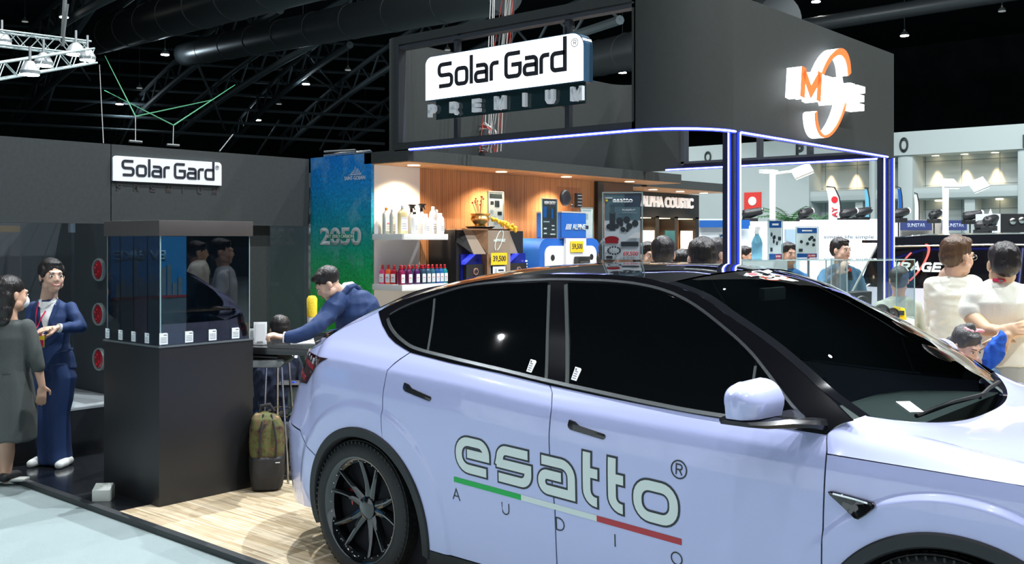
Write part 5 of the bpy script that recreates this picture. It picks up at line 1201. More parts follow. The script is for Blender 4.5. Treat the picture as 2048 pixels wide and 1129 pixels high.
def tagprice(label, c, w_, h_, s, R=RX):
    t = thing('price_tag', label, 'price tag', c); MB().prism([R @ Vector(v) for v in ((-w_/2, 0, -h_/2), (w_/2, 0, -h_/2), (w_/2, 0, h_/2), (-w_/2, 0, h_/2))], R @ Vector((0, .004, 0))).build('card', pr_y, t)
    text(s, pr_d, t, 'digits', width=w_*.80, height=h_*.55, loc=R @ Vector((w_*.02, -.001, 0)), R=R, ext=.001, bold=.02); return t
tagprice('yellow 39,500 price tag above the tablet', K(.0, -.052, 1.55)+kk.location, .24, .12, '39,500')
# brass bowl with garland on the kiosk
bl = thing('brass_bowl', 'brass offering bowl with red tipped flower sticks on a black tray', 'bowl', (KX-.15, K0+.44, 1.852))
MB().lathe([(.01, 0), (.12, 0), (.15, .018), (.145, .022), (.01, .018)], n=28).build('tray', kblk, bl, smooth=True)
MB().lathe([(.02, .02), (.07, .02), (.05, .035), (.085, .07), (.098, .10), (.085, .125), (.10, .145), (.104, .15), (.095, .15), (.01, .12)], n=28).build('pot', mat('brass', (.75, .52, .22), .22, metal=1), bl, smooth=True)
for k in range(16):
    a = k*2.4; r = .05*((k*7) % 5)/4; h = .10+.10*((k*3) % 5)/5; p1 = (r*math.cos(a)*1.6, r*math.sin(a)*1.6-(.06 if k < 2 else 0), .14+h)
    s_ = MB().tube([(r*.5*math.cos(a), r*.5*math.sin(a), .12), p1], .003, 5).build('flower_stick', mat('stick', (.6, .4, .2), .6), bl); MB().ell(p1, (.009, .009, .009), n=8, m=6).build('flower_tip', pr_r, s_, smooth=True)
ga = thing('flower_garland', 'yellow flower garland drooping over the kiosk hood edge', 'garland', (KX-.06, K0+.60, 1.87))
for i in range(44):
    u = i/43; c = Vector((.02+.10*max(0, u-.1), -.09+.27*u, .085*(1-u)**1.0-.03*u)); j = Vector((random.uniform(-.02, .02), random.uniform(-.02, .02), random.uniform(-.018, .02)))
    MB().ell(c+j, (.017, .017, .016), n=8, m=6).build('blossom', mat('marigold', (.95, .62, .03), .6, bump=.6, bscale=200), ga, smooth=True)
poster('info_sheet', 'tall upright info sheet with product pictures behind the brass bowl', (KX-.26, K0+.80, 1.852), .22, .38, RX, [(.05, .84, .95, .96, pr_d), (.12, .66, .35, .76, pr_d), (.42, .60, .75, .78, pr_d), (.12, .42, .32, .52, pr_g), (.62, .38, .92, .48, pr_d), (.38, .12, .62, .30, pr_g), (.1, .30, .5, .34, pr_g), (.68, .18, .92, .22, pr_g)], pr_l, holder=gp)

# white and blue amplifier kiosk ---------------------------------------------------
A0, A1, AX = 8.14, 9.22, -6.66
ak = thing('audio_kiosk', 'white and blue audio kiosk with a blue ALPINE box on top', 'kiosk', (AX, (A0+A1)/2, 0)); ha = (A1-A0)/2; blu = mat('kiosk_blue', (.006, .12, .52), .55, bump=.5, bscale=150); kw = mat('kiosk_white', (.82, .84, .85), .3)
def abox(name, x0, y0, z0, x1, y1, z1, m, par=None, bevel=0): return MB().prism([K(x0, y0, z0), K(x1, y0, z0), K(x1, y0, z1), K(x0, y0, z1)], K(0, y1-y0, 0)).build(name, m, par or ak, bevel=bevel, seg=4)
def arch(x0, x1, z0, z1, r, y0, y1, name, m, par=None):
    P = [(x0, z0)]+[(x0+r-r*math.cos(a*PI/16), z1-r+r*math.sin(a*PI/16)) for a in range(9)]+[(x1-r+r*math.sin(a*PI/16), z1-r+r*math.cos(a*PI/16)) for a in range(9)]+[(x1, z0)]
    return MB().prism([K(x, y0, z) for x, z in P], K(0, y1-y0, 0)).build(name, m, par or ak, bevel=.003)
arch(-ha, ha, 0, 1.755, .13, 0, .42, 'cabinet', blu); arch(-ha+.08, ha-.08, 0, 1.675, .10, -.012, 0, 'front_panel', kw); abox('centre_block', -.14, -.045, 0, .22, -.01, 1.755, kw, bevel=.004)
abox('top_box', -.20, -.03, 1.757, .24, .32, 2.03, blu, bevel=.012); abox('top_lid', -.20, -.032, 2.03, .24, .32, 2.045, mat('lid_pale', (.5, .5, .5), .4))
text('ALPINE', wh, ak, 'letter', width=.24, height=.06, loc=K(.10, -.034, 1.88), R=RX, ext=.003, bold=.022, shear=.1)
for k in range(4): MB().prism([K(-.14+.025*k, -.034, 1.85), K(-.128+.025*k, -.034, 1.85), K(-.105+.025*k, -.034, 1.91), K(-.117+.025*k, -.034, 1.91)], K(0, -.003, 0)).build('letter', wh, ak)
for cx in (-.33, .36):
    M = Matrix.Translation(K(cx, -.012, 1.55)) @ RX.to_4x4() @ Matrix.Rotation(PI/2, 4, 'X'); MB().lathe([(.01, .004), (.022, .006), (.032, .004), (.034, 0)], n=24, M=M).build('tweeter', spk, ak, smooth=True)
    M = Matrix.Translation(K(cx+.02, -.012, 1.36)) @ RX.to_4x4() @ Matrix.Rotation(PI/2, 4, 'X'); MB().lathe([(.02, .01), (.06, .002), (.085, .012), (.09, 0)], n=28, M=M).build('woofer', spk, ak, smooth=True)
MB().ell(K(ha+.0, -.02, 1.53), (.03, .09, .085)).build('side_speaker', spk, ak, smooth=True)
am = thing('head_unit', 'boxed car speaker unit mounted on the white centre block', 'speaker', K(.08, -.05, 1.46)+ak.location)
MB().prism([K(-.10, 0, -.09), K(.10, 0, -.09), K(.12, 0, .10), K(-.09, 0, .10)], K(0, -.07, 0)).build('housing', mat('unit_dark', (.05, .05, .05), .2, metal=.4), am, bevel=.012)
for k in range(3): MB().cbox(K(0, -.075, -.05+.045*k), (.006, .15, .012)).build('vent', mat('unit_silver', (.5, .5, .48), .25, metal=1), am)
tagprice('yellow 59,500 price tag on the white and blue kiosk', K(.04, -.055, 1.665)+ak.location, .23, .12, '59,500')
poster('entry_poster', 'dark NEW ENTRY poster in an acrylic stand left of the blue box', K(-.37, .0, 1.760)+ak.location, .24, .41, RX, [(.06, .52, .3, .8, pr_b), (.08, .40, .5, .43, pr_s), (.1, .22, .3, .26, pr_l), (.66, .30, .85, .33, pr_l), (.66, .20, .85, .23, pr_l), (.1, .10, .3, .13, pr_l), (.55, .08, .9, .11, pr_l), (.62, .5, .75, .75, pr_b)], pr_d, holder=gp)
et = bpy.data.objects['entry_poster']; text('NEW ENTRY', pr_l, et, 'lettering', width=.19, height=.035, loc=K(0, -.0075, .37), R=RX, ext=.001, bold=.01)
poster('spec_sheet', 'white product sheet leaning at the right of the blue box', K(.37, .06, 1.760)+ak.location, .20, .33, RX, [(.1, .90, .9, .95, pr_g), (.35, .62, .62, .82, pr_s), (.4, .30, .65, .42, pr_d), (.1, .5, .9, .52, pr_l)], pr_l, holder=gp)
ap_ = thing('speaker_board', 'clear acrylic board holding a round black speaker and crossover', 'speaker', K(.10, .10, 2.046)+ak.location)
MB().prism([K(-.20, 0, 0), K(.20, 0, 0), K(.20, 0, .27), K(-.20, 0, .27)], K(0, .008, 0)).build('board', glass('peach_acrylic', (.93, .85, .80)), ap_)
M = Matrix.Translation(K(-.09, -.008, .15)) @ RX.to_4x4() @ Matrix.Rotation(PI/2, 4, 'X'); MB().lathe([(.01, .02), (.05, .018), (.075, .03), (.088, .02), (.09, 0)], n=36, M=M).build('woofer', spk, ap_, smooth=True)
MB().ell(K(.035, -.015, .065), (.015, .022, .022)).build('tweeter', spk, ap_, smooth=True); MB().prism([K(.09, -.04, .05), K(.185, -.04, .05), K(.185, -.04, .21), K(.09, -.04, .21)], K(0, .04, 0)).build('crossover', kblk, ap_, bevel=.004)
for k in range(4): MB().cbox(K(.138, -.042, .075+.036*k), (.004, .07, .006)).build('crossover_print', pr_s, ap_)

# far stand with lettered header and lit niches --------------------------------------
NX = -7.9
ns = thing('niche_wall', 'black display wall with three warm lit timber niches under ALPHA COUSTIC letters', 'display wall', (NX, 11.3, 0))
y0, y1 = -.1, UX(1398, 420, NX).y-11.3
MB().box((-.35, y0-1.0, 1.0+1.06), (0, y1, 2.42)).build('header', kblk, ns); MB().box((-.35, y0-1.0, 0), (-.30, y1, 2.1)).build('back_panel', MATS['timber_slat_panel'], ns)
ys = [UX(px, 450, NX).y-11.3 for px in (1283, 1314, 1352, 1398)]
for y in (ys[0]-.1, ys[1]+.01, ys[2]+.01, ys[3]-.05): MB().box((-.30, y-.05, 0), (0, y+.05, 2.08)).build('divider', kblk, ns)
MB().box((-.30, y0, 0), (.3, y1, 1.05)).build('counter', kw, ns)
for a, b_ in zip(ys, ys[1:]):
    MB().box((-.26, a+.10, 2.05), (-.05, b_-.08, 2.058)).build('niche_light', mat('niche_lens', (1, .85, .6), .4, emit=3, ecol=(1, .8, .5)), ns); lamp('niche_spot', 'SPOT', (NX-.12, 11.3+(a+b_)/2, 2.03), 28, (1, .72, .42), .03, spot=2.2, blend=.8)
q = UX(1334, 405, NX+.01); hl = thing('header_letters', 'white 3D ALPHA COUSTIC letters on the black header', 'sign', q); text('ALPHA COUSTIC', mat('warm_white_letter', (.85, .80, .78), .4, emit=.5, ecol=(1, .93, .9)), hl, 'letter', width=UX(1386, 405, NX).y-UX(1283, 405, NX).y, height=.155, R=RX, ext=.03, bold=.025)
for px, w_, lab, mm_ in ((1295, .30, 'white monitor in the left niche', pr_l), (1338, .26, 'dark tablet in the middle niche', mat('screen_teal', (.02, .08, .10), .2)), (1372, .32, 'pale monitor in the right niche', pr_l)):
    q = UX(px, 475, NX+.12); t = thing('monitor', lab, 'monitor', (q.x, q.y, 1.052)); MB().box((0, -w_/2, .55), (.02, w_/2, .82)).build('screen', mm_, t, bevel=.004); MB().tube([(-.01, 0, 0), (-.01, 0, .6)], .015, 6).build('stand', kblk, t)

# ================================================================ RIGHT SIDE: vitrines, posters, far stands
def dsp(px, py, D): return UD(px, py, D)
def vitrine(p0, p1, zb_, zt_, depth, label, base_m, nvec):
    t = thing('glass_showcase', label, 'showcase', (p0.x, p0.y, 0)); d = Vector((p1.x-p0.x, p1.y-p0.y, 0)); L = d.length; d.normalize(); n = Vector(nvec)
    def q(u, v, z): v3 = d*u+n*v; return Vector((v3.x, v3.y, z))
    def pan(name, u0, v0, u1, v1, z0, z1, m, off): MB().prism([q(u0, v0, z0), q(u1, v1, z0), q(u1, v1, z1), q(u0, v0, z1)], off).build(name, m, t)
    pan('front_pane', 0, 0, L, 0, zb_, zt_, gp, n*.006); pan('rear_pane', 0, depth, L, depth, zb_, zt_, gp, n*.006); pan('side_pane', 0, 0, 0, depth, zb_, zt_, gp, d*.006); pan('side_pane', L, 0, L, depth, zb_, zt_, gp, -d*.006)
    MB().prism([q(0, 0, zt_), q(L, 0, zt_), q(L, depth, zt_), q(0, depth, zt_)], (0, 0, .006)).build('top_pane', gp, t)
    for u, v in ((0, 0), (L, 0), (L, depth), (0, depth)): MB().tube([q(u, v, zb_), q(u, v, zt_)], .005, 6).build('glass_edge', edge, t)
    for a, b_ in (((0, 0), (L, 0)), ((L, 0), (L, depth)), ((0, depth), (L, depth))): MB().tube([q(*a, zt_), q(*b_, zt_)], .005, 6).build('glass_edge', edge, t)
    MB().prism([q(0, 0, 0), q(L, 0, 0), q(L, depth, 0), q(0, depth, 0)], (0, 0, zb_)).build('cabinet', base_m, t); return t
blue_cloth = mat('counter_blue', (.01, .05, .28), .5)
va, vb = dsp(1484, 523, 8.3), dsp(1680, 519, 8.9); v2a, v2b = dsp(1694, 519, 8.4), dsp(1829, 519, 8.9)
vit1 = vitrine(va, vb, 1.10, 1.565, .4, 'clear glass showcase in front of the product posters', kw, (-.65, .757, 0))
vit2 = vitrine(v2a, v2b, 1.04, 1.565, .42, 'clear glass showcase on a white and blue counter beside the farther column', kw, (-.65, .757, 0))
# things inside / behind the showcases
t = thing('speaker_cabinet', 'black wedge speaker cabinet standing in the right showcase', 'speaker', dsp(1722, 590, 8.75), rz=YAW+.35); t.location.z = 1.042
MB().prism([(-.10, 0, 0), (.11, 0, 0), (.12, 0, .25), (-.11, 0, .24)], (0, .16, 0)).build('box', mat('speaker_black', (.016, .017, .02), .45), t, bevel=.01); MB().lathe([(.02, .006), (.06, .0), (.082, .012), (.09, 0)], n=30, M=Matrix.Translation((0.01, -.001, .125)) @ Matrix.Rotation(PI/2, 4, 'X')).build('cone', spk, t, smooth=True)
t = thing('yellow_meter', 'small yellow device standing in the right showcase', 'device', dsp(1801, 615, 8.8), rz=YAW); t.location.z = 1.042
MB().prism([(-.05, -.02, 0), (.05, -.02, 0), (.04, 0, .10), (-.05, 0, .12)], (0, .03, 0)).build('case', pr_y, t, bevel=.006); box('screen', (-.03, -.024, .04), (.025, -.015, .08), pr_d, t)
for px, s_, lab in ((1764, .07, 'round black speaker lying in the right showcase, left one'), (1786, .055, 'round black speaker lying in the right showcase, beside the yellow device')):
    t = thing('driver', lab, 'speaker', dsp(px, 600, 8.7), rz=YAW); t.location.z = 1.042+s_; MB().lathe([(.01, .01), (s_*.6, .0), (s_*.9, .02), (s_, .0), (s_*.6, -.05), (.02, -.06)], n=28, M=Matrix.Rotation(PI/2-.3, 4, 'X')).build('cone', spk, t, smooth=True); MB().lathe([(s_*.98, 0), (s_*1.05, 0), (s_*1.05, .008), (s_*.98, .008)], n=28, M=Matrix.Rotation(PI/2-.3, 4, 'X')).build('rim', MATS['unit_silver'], t, smooth=True)
for px, lab in ((1545, 'grey boxed speaker in the left showcase, left'), (1530, 'black round speaker in the left showcase'),):
    t = thing('driver', lab, 'speaker', dsp(px, 560, 8.6), rz=YAW); t.location.z = 1.102; MB().box((-.045, 0, 0), (.045, .08, .16)).build('case', mat('case_grey%d' % px, (.35, .38, .42) if px > 1540 else (.05, .05, .05), .4), t, bevel=.01); MB().ell((0, 0, .08), (.03, .012, .03)).build('cone', spk, t, smooth=True)
# product posters on stands
RY = Matrix.Rotation(YAW, 3, 'Z')
def prod(name, px0, px1, py0, py1, D, label, top, price, seed, zfoot):
    c = dsp((px0+px1)/2, py1, D); w_ = (px1-px0)/F_PX*D; h_ = (py1-py0)/F_PX*D; rnd = random.Random(seed)
    rows = [(0, .82, 1, 1, pr_b), (0, 0, 1, .14, pr_b), (.5, .02, .95, .12, pr_r)]
    for k in range(7): x = .12+.7*rnd.random(); z = .34+.3*rnd.random(); rows.append((x, z, x+.15, z+.11, pr_d, 1))
    rows += [(.1, .20, .28, .30, pr_d), (.25, .88, .75, .93, pr_l)]
    t, f = poster(name, label, c, w_, h_, RY, rows, pr_l, holder=gp)
    text(price, pr_l, t, 'digits', width=w_*.36, height=h_*.06, loc=f(w_*.22, -.006, h_*.07), R=RY, ext=.001, bold=.01)
    MB().tube([(0, .03, 0), (0, .03, zfoot-c.z)], .012, 6).build('stand', MATS['steel_clamp'], t)
    return t
prod('product_poster', 1538, 1563, 442, 519, 9.6, 'narrow blue topped speaker poster right of the spray bottle print', 'b', '8,900', 3, .0)
prod('product_poster', 1594, 1634, 456, 516, 9.6, 'wider blue topped speaker poster with a small car picture', 'b', '25,900', 5, .0)
prod('product_poster', 1440, 1450, 470, 519, 10.4, 'sliver of a blue poster just left of the nearer column', 'b', '9,900', 6, .0)
# spray bottle (large cut-out)
t = thing('spray_bottle', 'clear blue trigger spray bottle standing behind the left showcase', 'bottle', dsp(1514, 519, 9.4), rz=YAW)
zl = lambda y: (519-y)/F_PX*9.4
MB().rings([[Vector((w_*math.cos(a*PI/10), w_*.5*math.sin(a*PI/10), z)) for a in range(20)] for w_, z in ((.045, 0), (.05, .01), (.05, .09), (.052, .15), (.040, .19), (.022, .22), (.017, .235))]).build('body', mat('spray_blue', (.25, .60, .75), .1, trans=.5), t, smooth=True)
MB().rings([[Vector((w_*math.cos(a*PI/10), w_*.55*math.sin(a*PI/10), z)) for a in range(20)] for w_, z in ((.036, .055), (.036, .15))]).build('label', pr_b, t, smooth=True)
MB().prism([(-.022, -.012, .235), (-.018, -.012, .30), (.005, -.012, .31), (.03, -.012, .295), (.03, -.012, .285), (.015, -.012, .26), (.02, -.012, .235)], (0, .024, 0)).build('trigger_head', capwhite, t, bevel=.004)
MB().box((-.25, -.12, -(t.location.z)), (.25, .12, -.001)).build('plinth', kw, t)
# white far stands, blue headers
def panel(px0, px1, py0, py1, D, name, label, m, cat='partition', th=.08, emit=None):
    a, b_ = dsp(px0, py0, D), dsp(px1, py0, D); zt = a.z; zb2 = dsp(px0, py1, D).z if py1 else 0
    t = thing(name, label, cat, ((a.x+b_.x)/2, (a.y+b_.y)/2, 0), rz=YAW); w_ = (b_-a).length
    MB().box((-w_/2, 0, max(0, zb2)), (w_/2, th, zt)).build('panel', m, t); return t
lit_w = mat('backlit_wall', (.85, .88, .92), .5, emit=.45, ecol=(.85, .92, 1)); stand_w = mat('stand_white', (.70, .74, .78), .5)
panel(1395, 1452, 438, None, 17, 'partition', 'white partition of the far stand left of the nearer column', stand_w); panel(1400, 1452, 441, 455, 16.9, 'header_board', 'blue header board left of the nearer column', pr_b, 'header')
panel(1478, 1600, 443, None, 20.0, 'partition', 'white far partition behind the spray bottle', stand_w); panel(1478, 1500, 440, 458, 19.8, 'header_board', 'short blue header board right of the nearer column', pr_b, 'header')
sl = panel(1602, 1772, 440, None, 19.2, 'backlit_wall', 'glowing white far wall printed simple life simple tea', lit_w)
text('simple life simple', mat('print_pale', (.12, .16, .20), .5), sl, 'lettering', width=.95, height=.09, loc=(.1, -.002, dsp(1690, 475, 19.2).z), ext=.002, bold=.01)
for px, lab in ((1507, 'left'), (1596, 'middle'), (1662, 'right')):
    pass
panel(1500, 1536, 452, None, 17.5, 'light_panel', 'pale blue lit panel behind the spray bottle', mat('pale_lit', (.55, .65, .9), .5, emit=.6, ecol=(.6, .72, 1)))
panel(1572, 1592, 459, None, 14.5, 'roll_stand', 'light blue upright roll stand between the two speaker posters', mat('pale_blue_print', (.35, .5, .62), .4))
panel(1786, 1890, 440, None, 24, 'partition', 'brown-grey far booth wall behind the black van', mat('booth_taupe', (.42, .38, .34), .6)); 
for a_, b2, lab in ((1801, 1864, 'dark blue far header board left of the white lamp post'), (1886, 1934, 'dark blue far header board right of the white lamp post')):
    h = panel(a_, b2, 441, 461, 23.8, 'header_board', lab, mat('header_navy', (.03, .045, .16), .5), 'header'); text('SUNSTAR', mat('header_text', (.5, .55, .7), .5), h, 'lettering', width=.42, height=.09, loc=(0, -.002, dsp(a_, 451, 23.8).z), ext=.002, bold=.01)
panel(1740, 1800, 438, None, 22, 'partition', 'white partition end beside the farther column', stand_w)
# lamp posts with LED flood panels
def lamp_post(px, py_top, D, heads, label, w_=.07):
    q = dsp(px, py_top, D); t = thing('lamp_post', label, 'lamp post', (q.x, q.y, 0), rz=YAW); MB().box((-w_/2, -w_/2, 0), (w_/2, w_/2, q.z)).build('post', mat('post_white', (.85, .9, .9), .4), t, bevel=.01)
    for dx, dz, ww, hh2, tilt, side in heads:
        hd = MB().cbox((dx, -.25, q.z+dz), (ww, .26, .03), Matrix.Translation((0, 0, 0))).build('lamp_head', MATS['post_white'], t); 
        M = Matrix.Translation((dx, -.25, q.z+dz)) @ Matrix.Rotation(tilt, 4, 'X') @ Matrix.Rotation(side, 4, 'Y')
        hd.data.transform(Matrix.Translation((-dx, .25, -q.z-dz))); hd.matrix_local = M
        l_ = MB().cbox((0, 0, -.020), (ww*.92, .24, .01)).build('lens', mat('flood_lens', (1, 1, 1), .4, emit=14, ecol=(.95, 1, 1)), hd)
        MB().tube([(0, 0, q.z-.02), (dx, -.1, q.z+dz+.02)], .02, 6).build('arm', MATS['post_white'], t)
    return t
lamp_post(1891, 372, 15, ((-.06, .02, .24, 0, .50, .0), (.38, .0, .22, 0, .6, -.5)), 'white lamp post with two bright LED flood panels on the right')
lamp_post(1545, 345, 14, ((.34, .0, .26, 0, .5, -.45), (-.12, .0, .2, 0, .1, 0)), 'white lamp post with one bright LED flood panel behind the sign box opening')
# feather flags, palms, moving heads
def flag(px0, py0, px1, py1, D, label, m, col_txt, wf=.10):
    q = dsp(px1, py1, D); t = thing('feather_flag', label, 'flag', (q.x, q.y, 0), rz=YAW); z0 = .0; zt = dsp(px0, py0, D).z; zl = q.z; wd_ = wf
    P = []
    for i in range(13):
        u = i/12; z = zl-.4+(zt-zl+.4)*u; P.append((wd_*(.5 if u < .8 else .5*(1-(u-.8)/.2)**.6), z))
    pts = [(-wd_*.5, P[0][1])]+[(-wd_*.5+.0, z) for x, z in P[1:-3]]+[(-wd_*.62, P[-2][1]), (-wd_*.7, P[-1][1])]+[(x, z) for x, z in P[::-1]]
    MB().prism([(x, 0, z) for x, z in pts], (0, .012, 0)).build('cloth', m, t); MB().tube([(wd_*.52, 0, 0), (wd_*.52, 0, P[-5][1]), (wd_*.4, 0, P[-3][1]), (0, 0, P[-1][1]+.03), (-wd_*.7, 0, P[-1][1]+.05)], .014, 6).build('pole', kblk, t)
    MB().lathe([(.01, 0), (.25, 0), (.2, .04), (.01, .05)], n=16).build('base', kblk, t)
    if col_txt: text(col_txt, pr_r, t, 'lettering', width=.22, height=.12, loc=(0.0, -.012, zl+.16), R=Matrix.Rotation(PI/2, 3, 'Y').inverted(), ext=.004, bold=.03); MB().lathe([(.01, 0), (.07, 0), (.07, .006), (.01, .006)], n=20, M=Matrix.Translation((0, -.004, zl+.42)) @ Matrix.Rotation(PI/2, 4, 'X')).build('emblem', pr_r, t)
flag(1660, 378, 1669, 440, 21, 'white feather flag with red letters above the glowing wall', pr_l, 'AY', .24); flag(1731, 380, 1735, 440, 23, 'narrow light blue feather flag beside the farther column', mat('flag_blue', (.12, .4, .55), .5), None)
flag(1832, 390, 1834, 440, 25, 'white feather flag right of the farther column', pr_l, None); flag(1801, 378, 1801, 440, 27, 'thin dark blue feather flag just right of the farther column', pr_b, None)
palm = mat('palm_green', (.03, .12, .03), .6)
def palm_plant(px, py, D, label, n=15, s=1.0):
    q = dsp(px, py, D); t = thing('palm', label, 'plant', (q.x, q.y, 0)); MB().tube([(0, 0, 0), (.03, 0, q.z-.35)], .05, 8).build('stem', mat('palm_stem', (.12, .09, .06), .8), t)
    MB().lathe([(.01, 0), (.2, 0), (.26, .4), (.24, .4), (.01, .36)], n=18).build('pot', kw, t)
    b = MB(); rnd = random.Random(px)
    for i in range(n):
        a = 2*PI*i/n+rnd.random()*.4; el = .3+rnd.random()*.8; Lf = s*(.5+.25*rnd.random()); P = []
        for k in range(6): u = k/5; P.append(Vector((math.cos(a)*Lf*u*math.cos(el*(1-.9*u)), math.sin(a)*Lf*u*math.cos(el*(1-.9*u)), q.z-.35+Lf*math.sin(el)*u-.35*Lf*u*u)))
        b.tube(P, .008, 4)
        for k in range(1, 6):
            d_ = (P[k]-P[k-1]).normalized(); sd = d_.cross(Vector((0, 0, 1))).normalized()
            for sg in (-1, 1):
                for h in (0, .5):
                    c = P[k-1].lerp(P[k], h+.25); e = c+sd*sg*.16*s+d_*.1-Vector((0, 0, .05)); b.add([c+d_*.018, c-d_*.018, e], [[0, 1, 2]])
    b.build('fronds', palm, t, fix=False)
palm_plant(1580, 415, 23, 'leafy green palm left of the white feather flag', 17, 1.0); palm_plant(1640, 425, 24, 'leafy green palm right beside the white feather flag', 15, .9); palm_plant(1420, 428, 19, 'leafy green palm left of the nearer column', 16, .75)
def moving_head(px, py, D, label, s=1.0, on=False):
    q = dsp(px, py, D); t = thing('stage_light', label, 'stage light', q, rz=YAW+.3*(px % 5))
    MB().box((-.12*s, -.1*s, -.12*s), (.12*s, .1*s, -.04*s)).build('base', kblk, t, bevel=.01); MB().cap((-.05*s, 0, .03*s), (.16*s, -.05, .08*s), .09*s, .07*s).build('head', mat('fixture_black', (.02, .02, .022), .35), t, smooth=True); MB().box((-.13*s, -.02, -.05*s), (-.10*s, .02, .1*s)).build('yoke', kblk, t)
    MB().tube([(0, 0, -.12*s), (0, 0, -q.z+.0)], .015, 6).build('stand', kblk, t)
    MB().ell((.20*s, -.06, .09*s), (.03*s, .055*s, .055*s)).build('lens', MATS['flood_lens'] if on else MATS['unit_silver'], t, smooth=True)
for px, py, D, on, lab in ((1692, 432, 20.5, True, 'stage light left above the glowing wall'), (1722, 430, 21.2, False, 'stage light right above the glowing wall'), (1608, 432, 20.5, True, 'stage light at the left end of the glowing wall'), (1500, 432, 20.5, False, 'stage light right of the nearer column'),
                       (1797, 432, 20.6, True, 'stage light just right of the farther column'), (1868, 434, 22, True, 'stage light left of the white lamp post'), (1940, 436, 22, True, 'stage light right of the white lamp post'), (1965, 455, 20, False, 'round stage light left of the slatted crate'), (1978, 447, 18.6, False, 'stage light touching the slatted crate')): moving_head(px, py, D, lab, 1.15, on)
# slatted display crate at the far right
q = dsp(1985, 462, 20.2); t = thing('slatted_crate', 'pale slatted crate with raised pattern at the far right', 'crate', (q.x+.0, q.y, 0), rz=YAW); ztp = dsp(1985, 428, 20.2).z
MB().box((-.20, 0, 0), (.16, .3, ztp)).build('box', stand_w, t)
for k in range(6): MB().box((-.19+.058*k, -.015, 0), (-.165+.058*k, 0, ztp-.12)).build('slat', pr_l, t)
text('ANTRAX', pr_g, t, 'lettering', width=.3, height=.07, loc=(-.02, -.006, ztp-.06), ext=.004, bold=.02); MB().prism([(-.07, 0, ztp), (.0, 0, ztp), (-.035, 0, ztp+.10)], (0, .02, 0)).build('star', pr_l, t)
q = dsp(2035, 466, 20.2); t = thing('black_stage_case', 'black stage case with shiny lamps beside the slatted crate', 'case', (q.x, q.y, 0), rz=YAW); MB().box((-.34, 0, 0), (.6, .3, ztp+.0)).build('case', kblk, t)
for k in range(3): MB().ell((-.1+.18*k, -.02, ztp-.15+.02*k), (.07, .03, .07)).build('lamp', MATS['unit_silver'], t, smooth=True)

# black van with oval emblem ------------------------------------------------------------
vn = thing('black_van', 'black van with white lower body behind the men in white, emblem on its side', 'van', (-4.95, 12.2, 0)); L_ = 5.0
vb_ = mat('van_black', (.004, .004, .006), .05, coat=1); vw_ = mat('van_white', (.62, .64, .80), .2, coat=1)
def vsec(x, zt, yo, tum): return [(x, yo, .25), (x, yo-.01, .7), (x, yo, 1.16), (x, yo+.04, 1.2), (x, yo+tum, zt-.12), (x, yo+tum+.10, zt-.02), (x, yo+tum+.35, zt), (x, 1.8-yo-tum-.35, zt), (x, 1.8-yo-tum, zt-.12), (x, 1.8-yo, 1.16), (x, 1.8-yo, .25)]
rs = [vsec(0.02, 1.30, .10, .12), vsec(.12, 1.62, .04, .14), vsec(.32, 1.78, .01, .14), vsec(.8, 1.815, 0, .14), vsec(2.5, 1.835, 0, .14), vsec(4.2, 1.82, 0, .14), vsec(5.4, 1.7, .0, .16)]
MB().rings([[Vector(p) for p in r] for r in rs]).build('upper_body', vb_, vn, smooth=True, angle=30)
MB().rings([[Vector(p) for p in r] for r in [[(x, y-.006, z) for (x, y, z) in ((xx, yo, .24), (xx, yo-.012, .7), (xx, yo-.002, 1.165), (xx, yo+.2, 1.165), (xx, yo+.2, .24))] for xx, yo in ((.0, .10), (.1, .04), (.3, .01), (.8, 0), (5.4, 0))]]).build('lower_body', vw_, vn, smooth=True, angle=30)
MB().tube([(.35, -.005+.12, 1.66), (1.5, .125, 1.685), (3.5, .13, 1.69), (4.8, .135, 1.66)], .010, 8).build('chrome_strip', chrome, vn, smooth=True)
for x in (1.0, 4.2): MB().lathe([(.05, 0), (.33, 0), (.34, .05), (.34, .2), (.05, .2)], n=32, M=Matrix.Translation((x, .0, .34)) @ Matrix.Rotation(-PI/2, 4, 'X')).build('wheel', tyre_m, vn, smooth=True)
MB().box((-.05, .35, 1.70), (.35, 1.45, 1.735)).build('spoiler', vb_, vn, bevel=.01)
pk = mat('decal_salmon', (.85, .12, .10), .4)
q = UY(1818, 534, 12.2)-Vector((-4.95, 12.2, 0)); R_ = Matrix.Rotation(-.24, 3, 'X'); xx_ = q.x-.34
for chh, wl_ in zip('MIRAGE', (.15, .035, .11, .12, .11, .10)): glyph(chh, wl_, .115, .027, wh, vn, Vector((xx_, .055, q.z))+R_ @ Vector((0, 0, -.06)), R_, .004, shear=.2); xx_ += wl_+.012
for a0, a1 in ((-40, 95), (140, 275)):
    b = MB()
    for qd in stroke([(.13*math.cos(math.radians(a)), .27*math.sin(math.radians(a))) for a in range(a0, a1, 6)], .026): b.prism([Vector((q.x-.0, .055, q.z))+R_ @ Vector((v.x+v.y*.55, 0, v.y)) for v in qd], (0, -.004, 0))
    b.build('emblem_ring', pk, vn, fix=False)

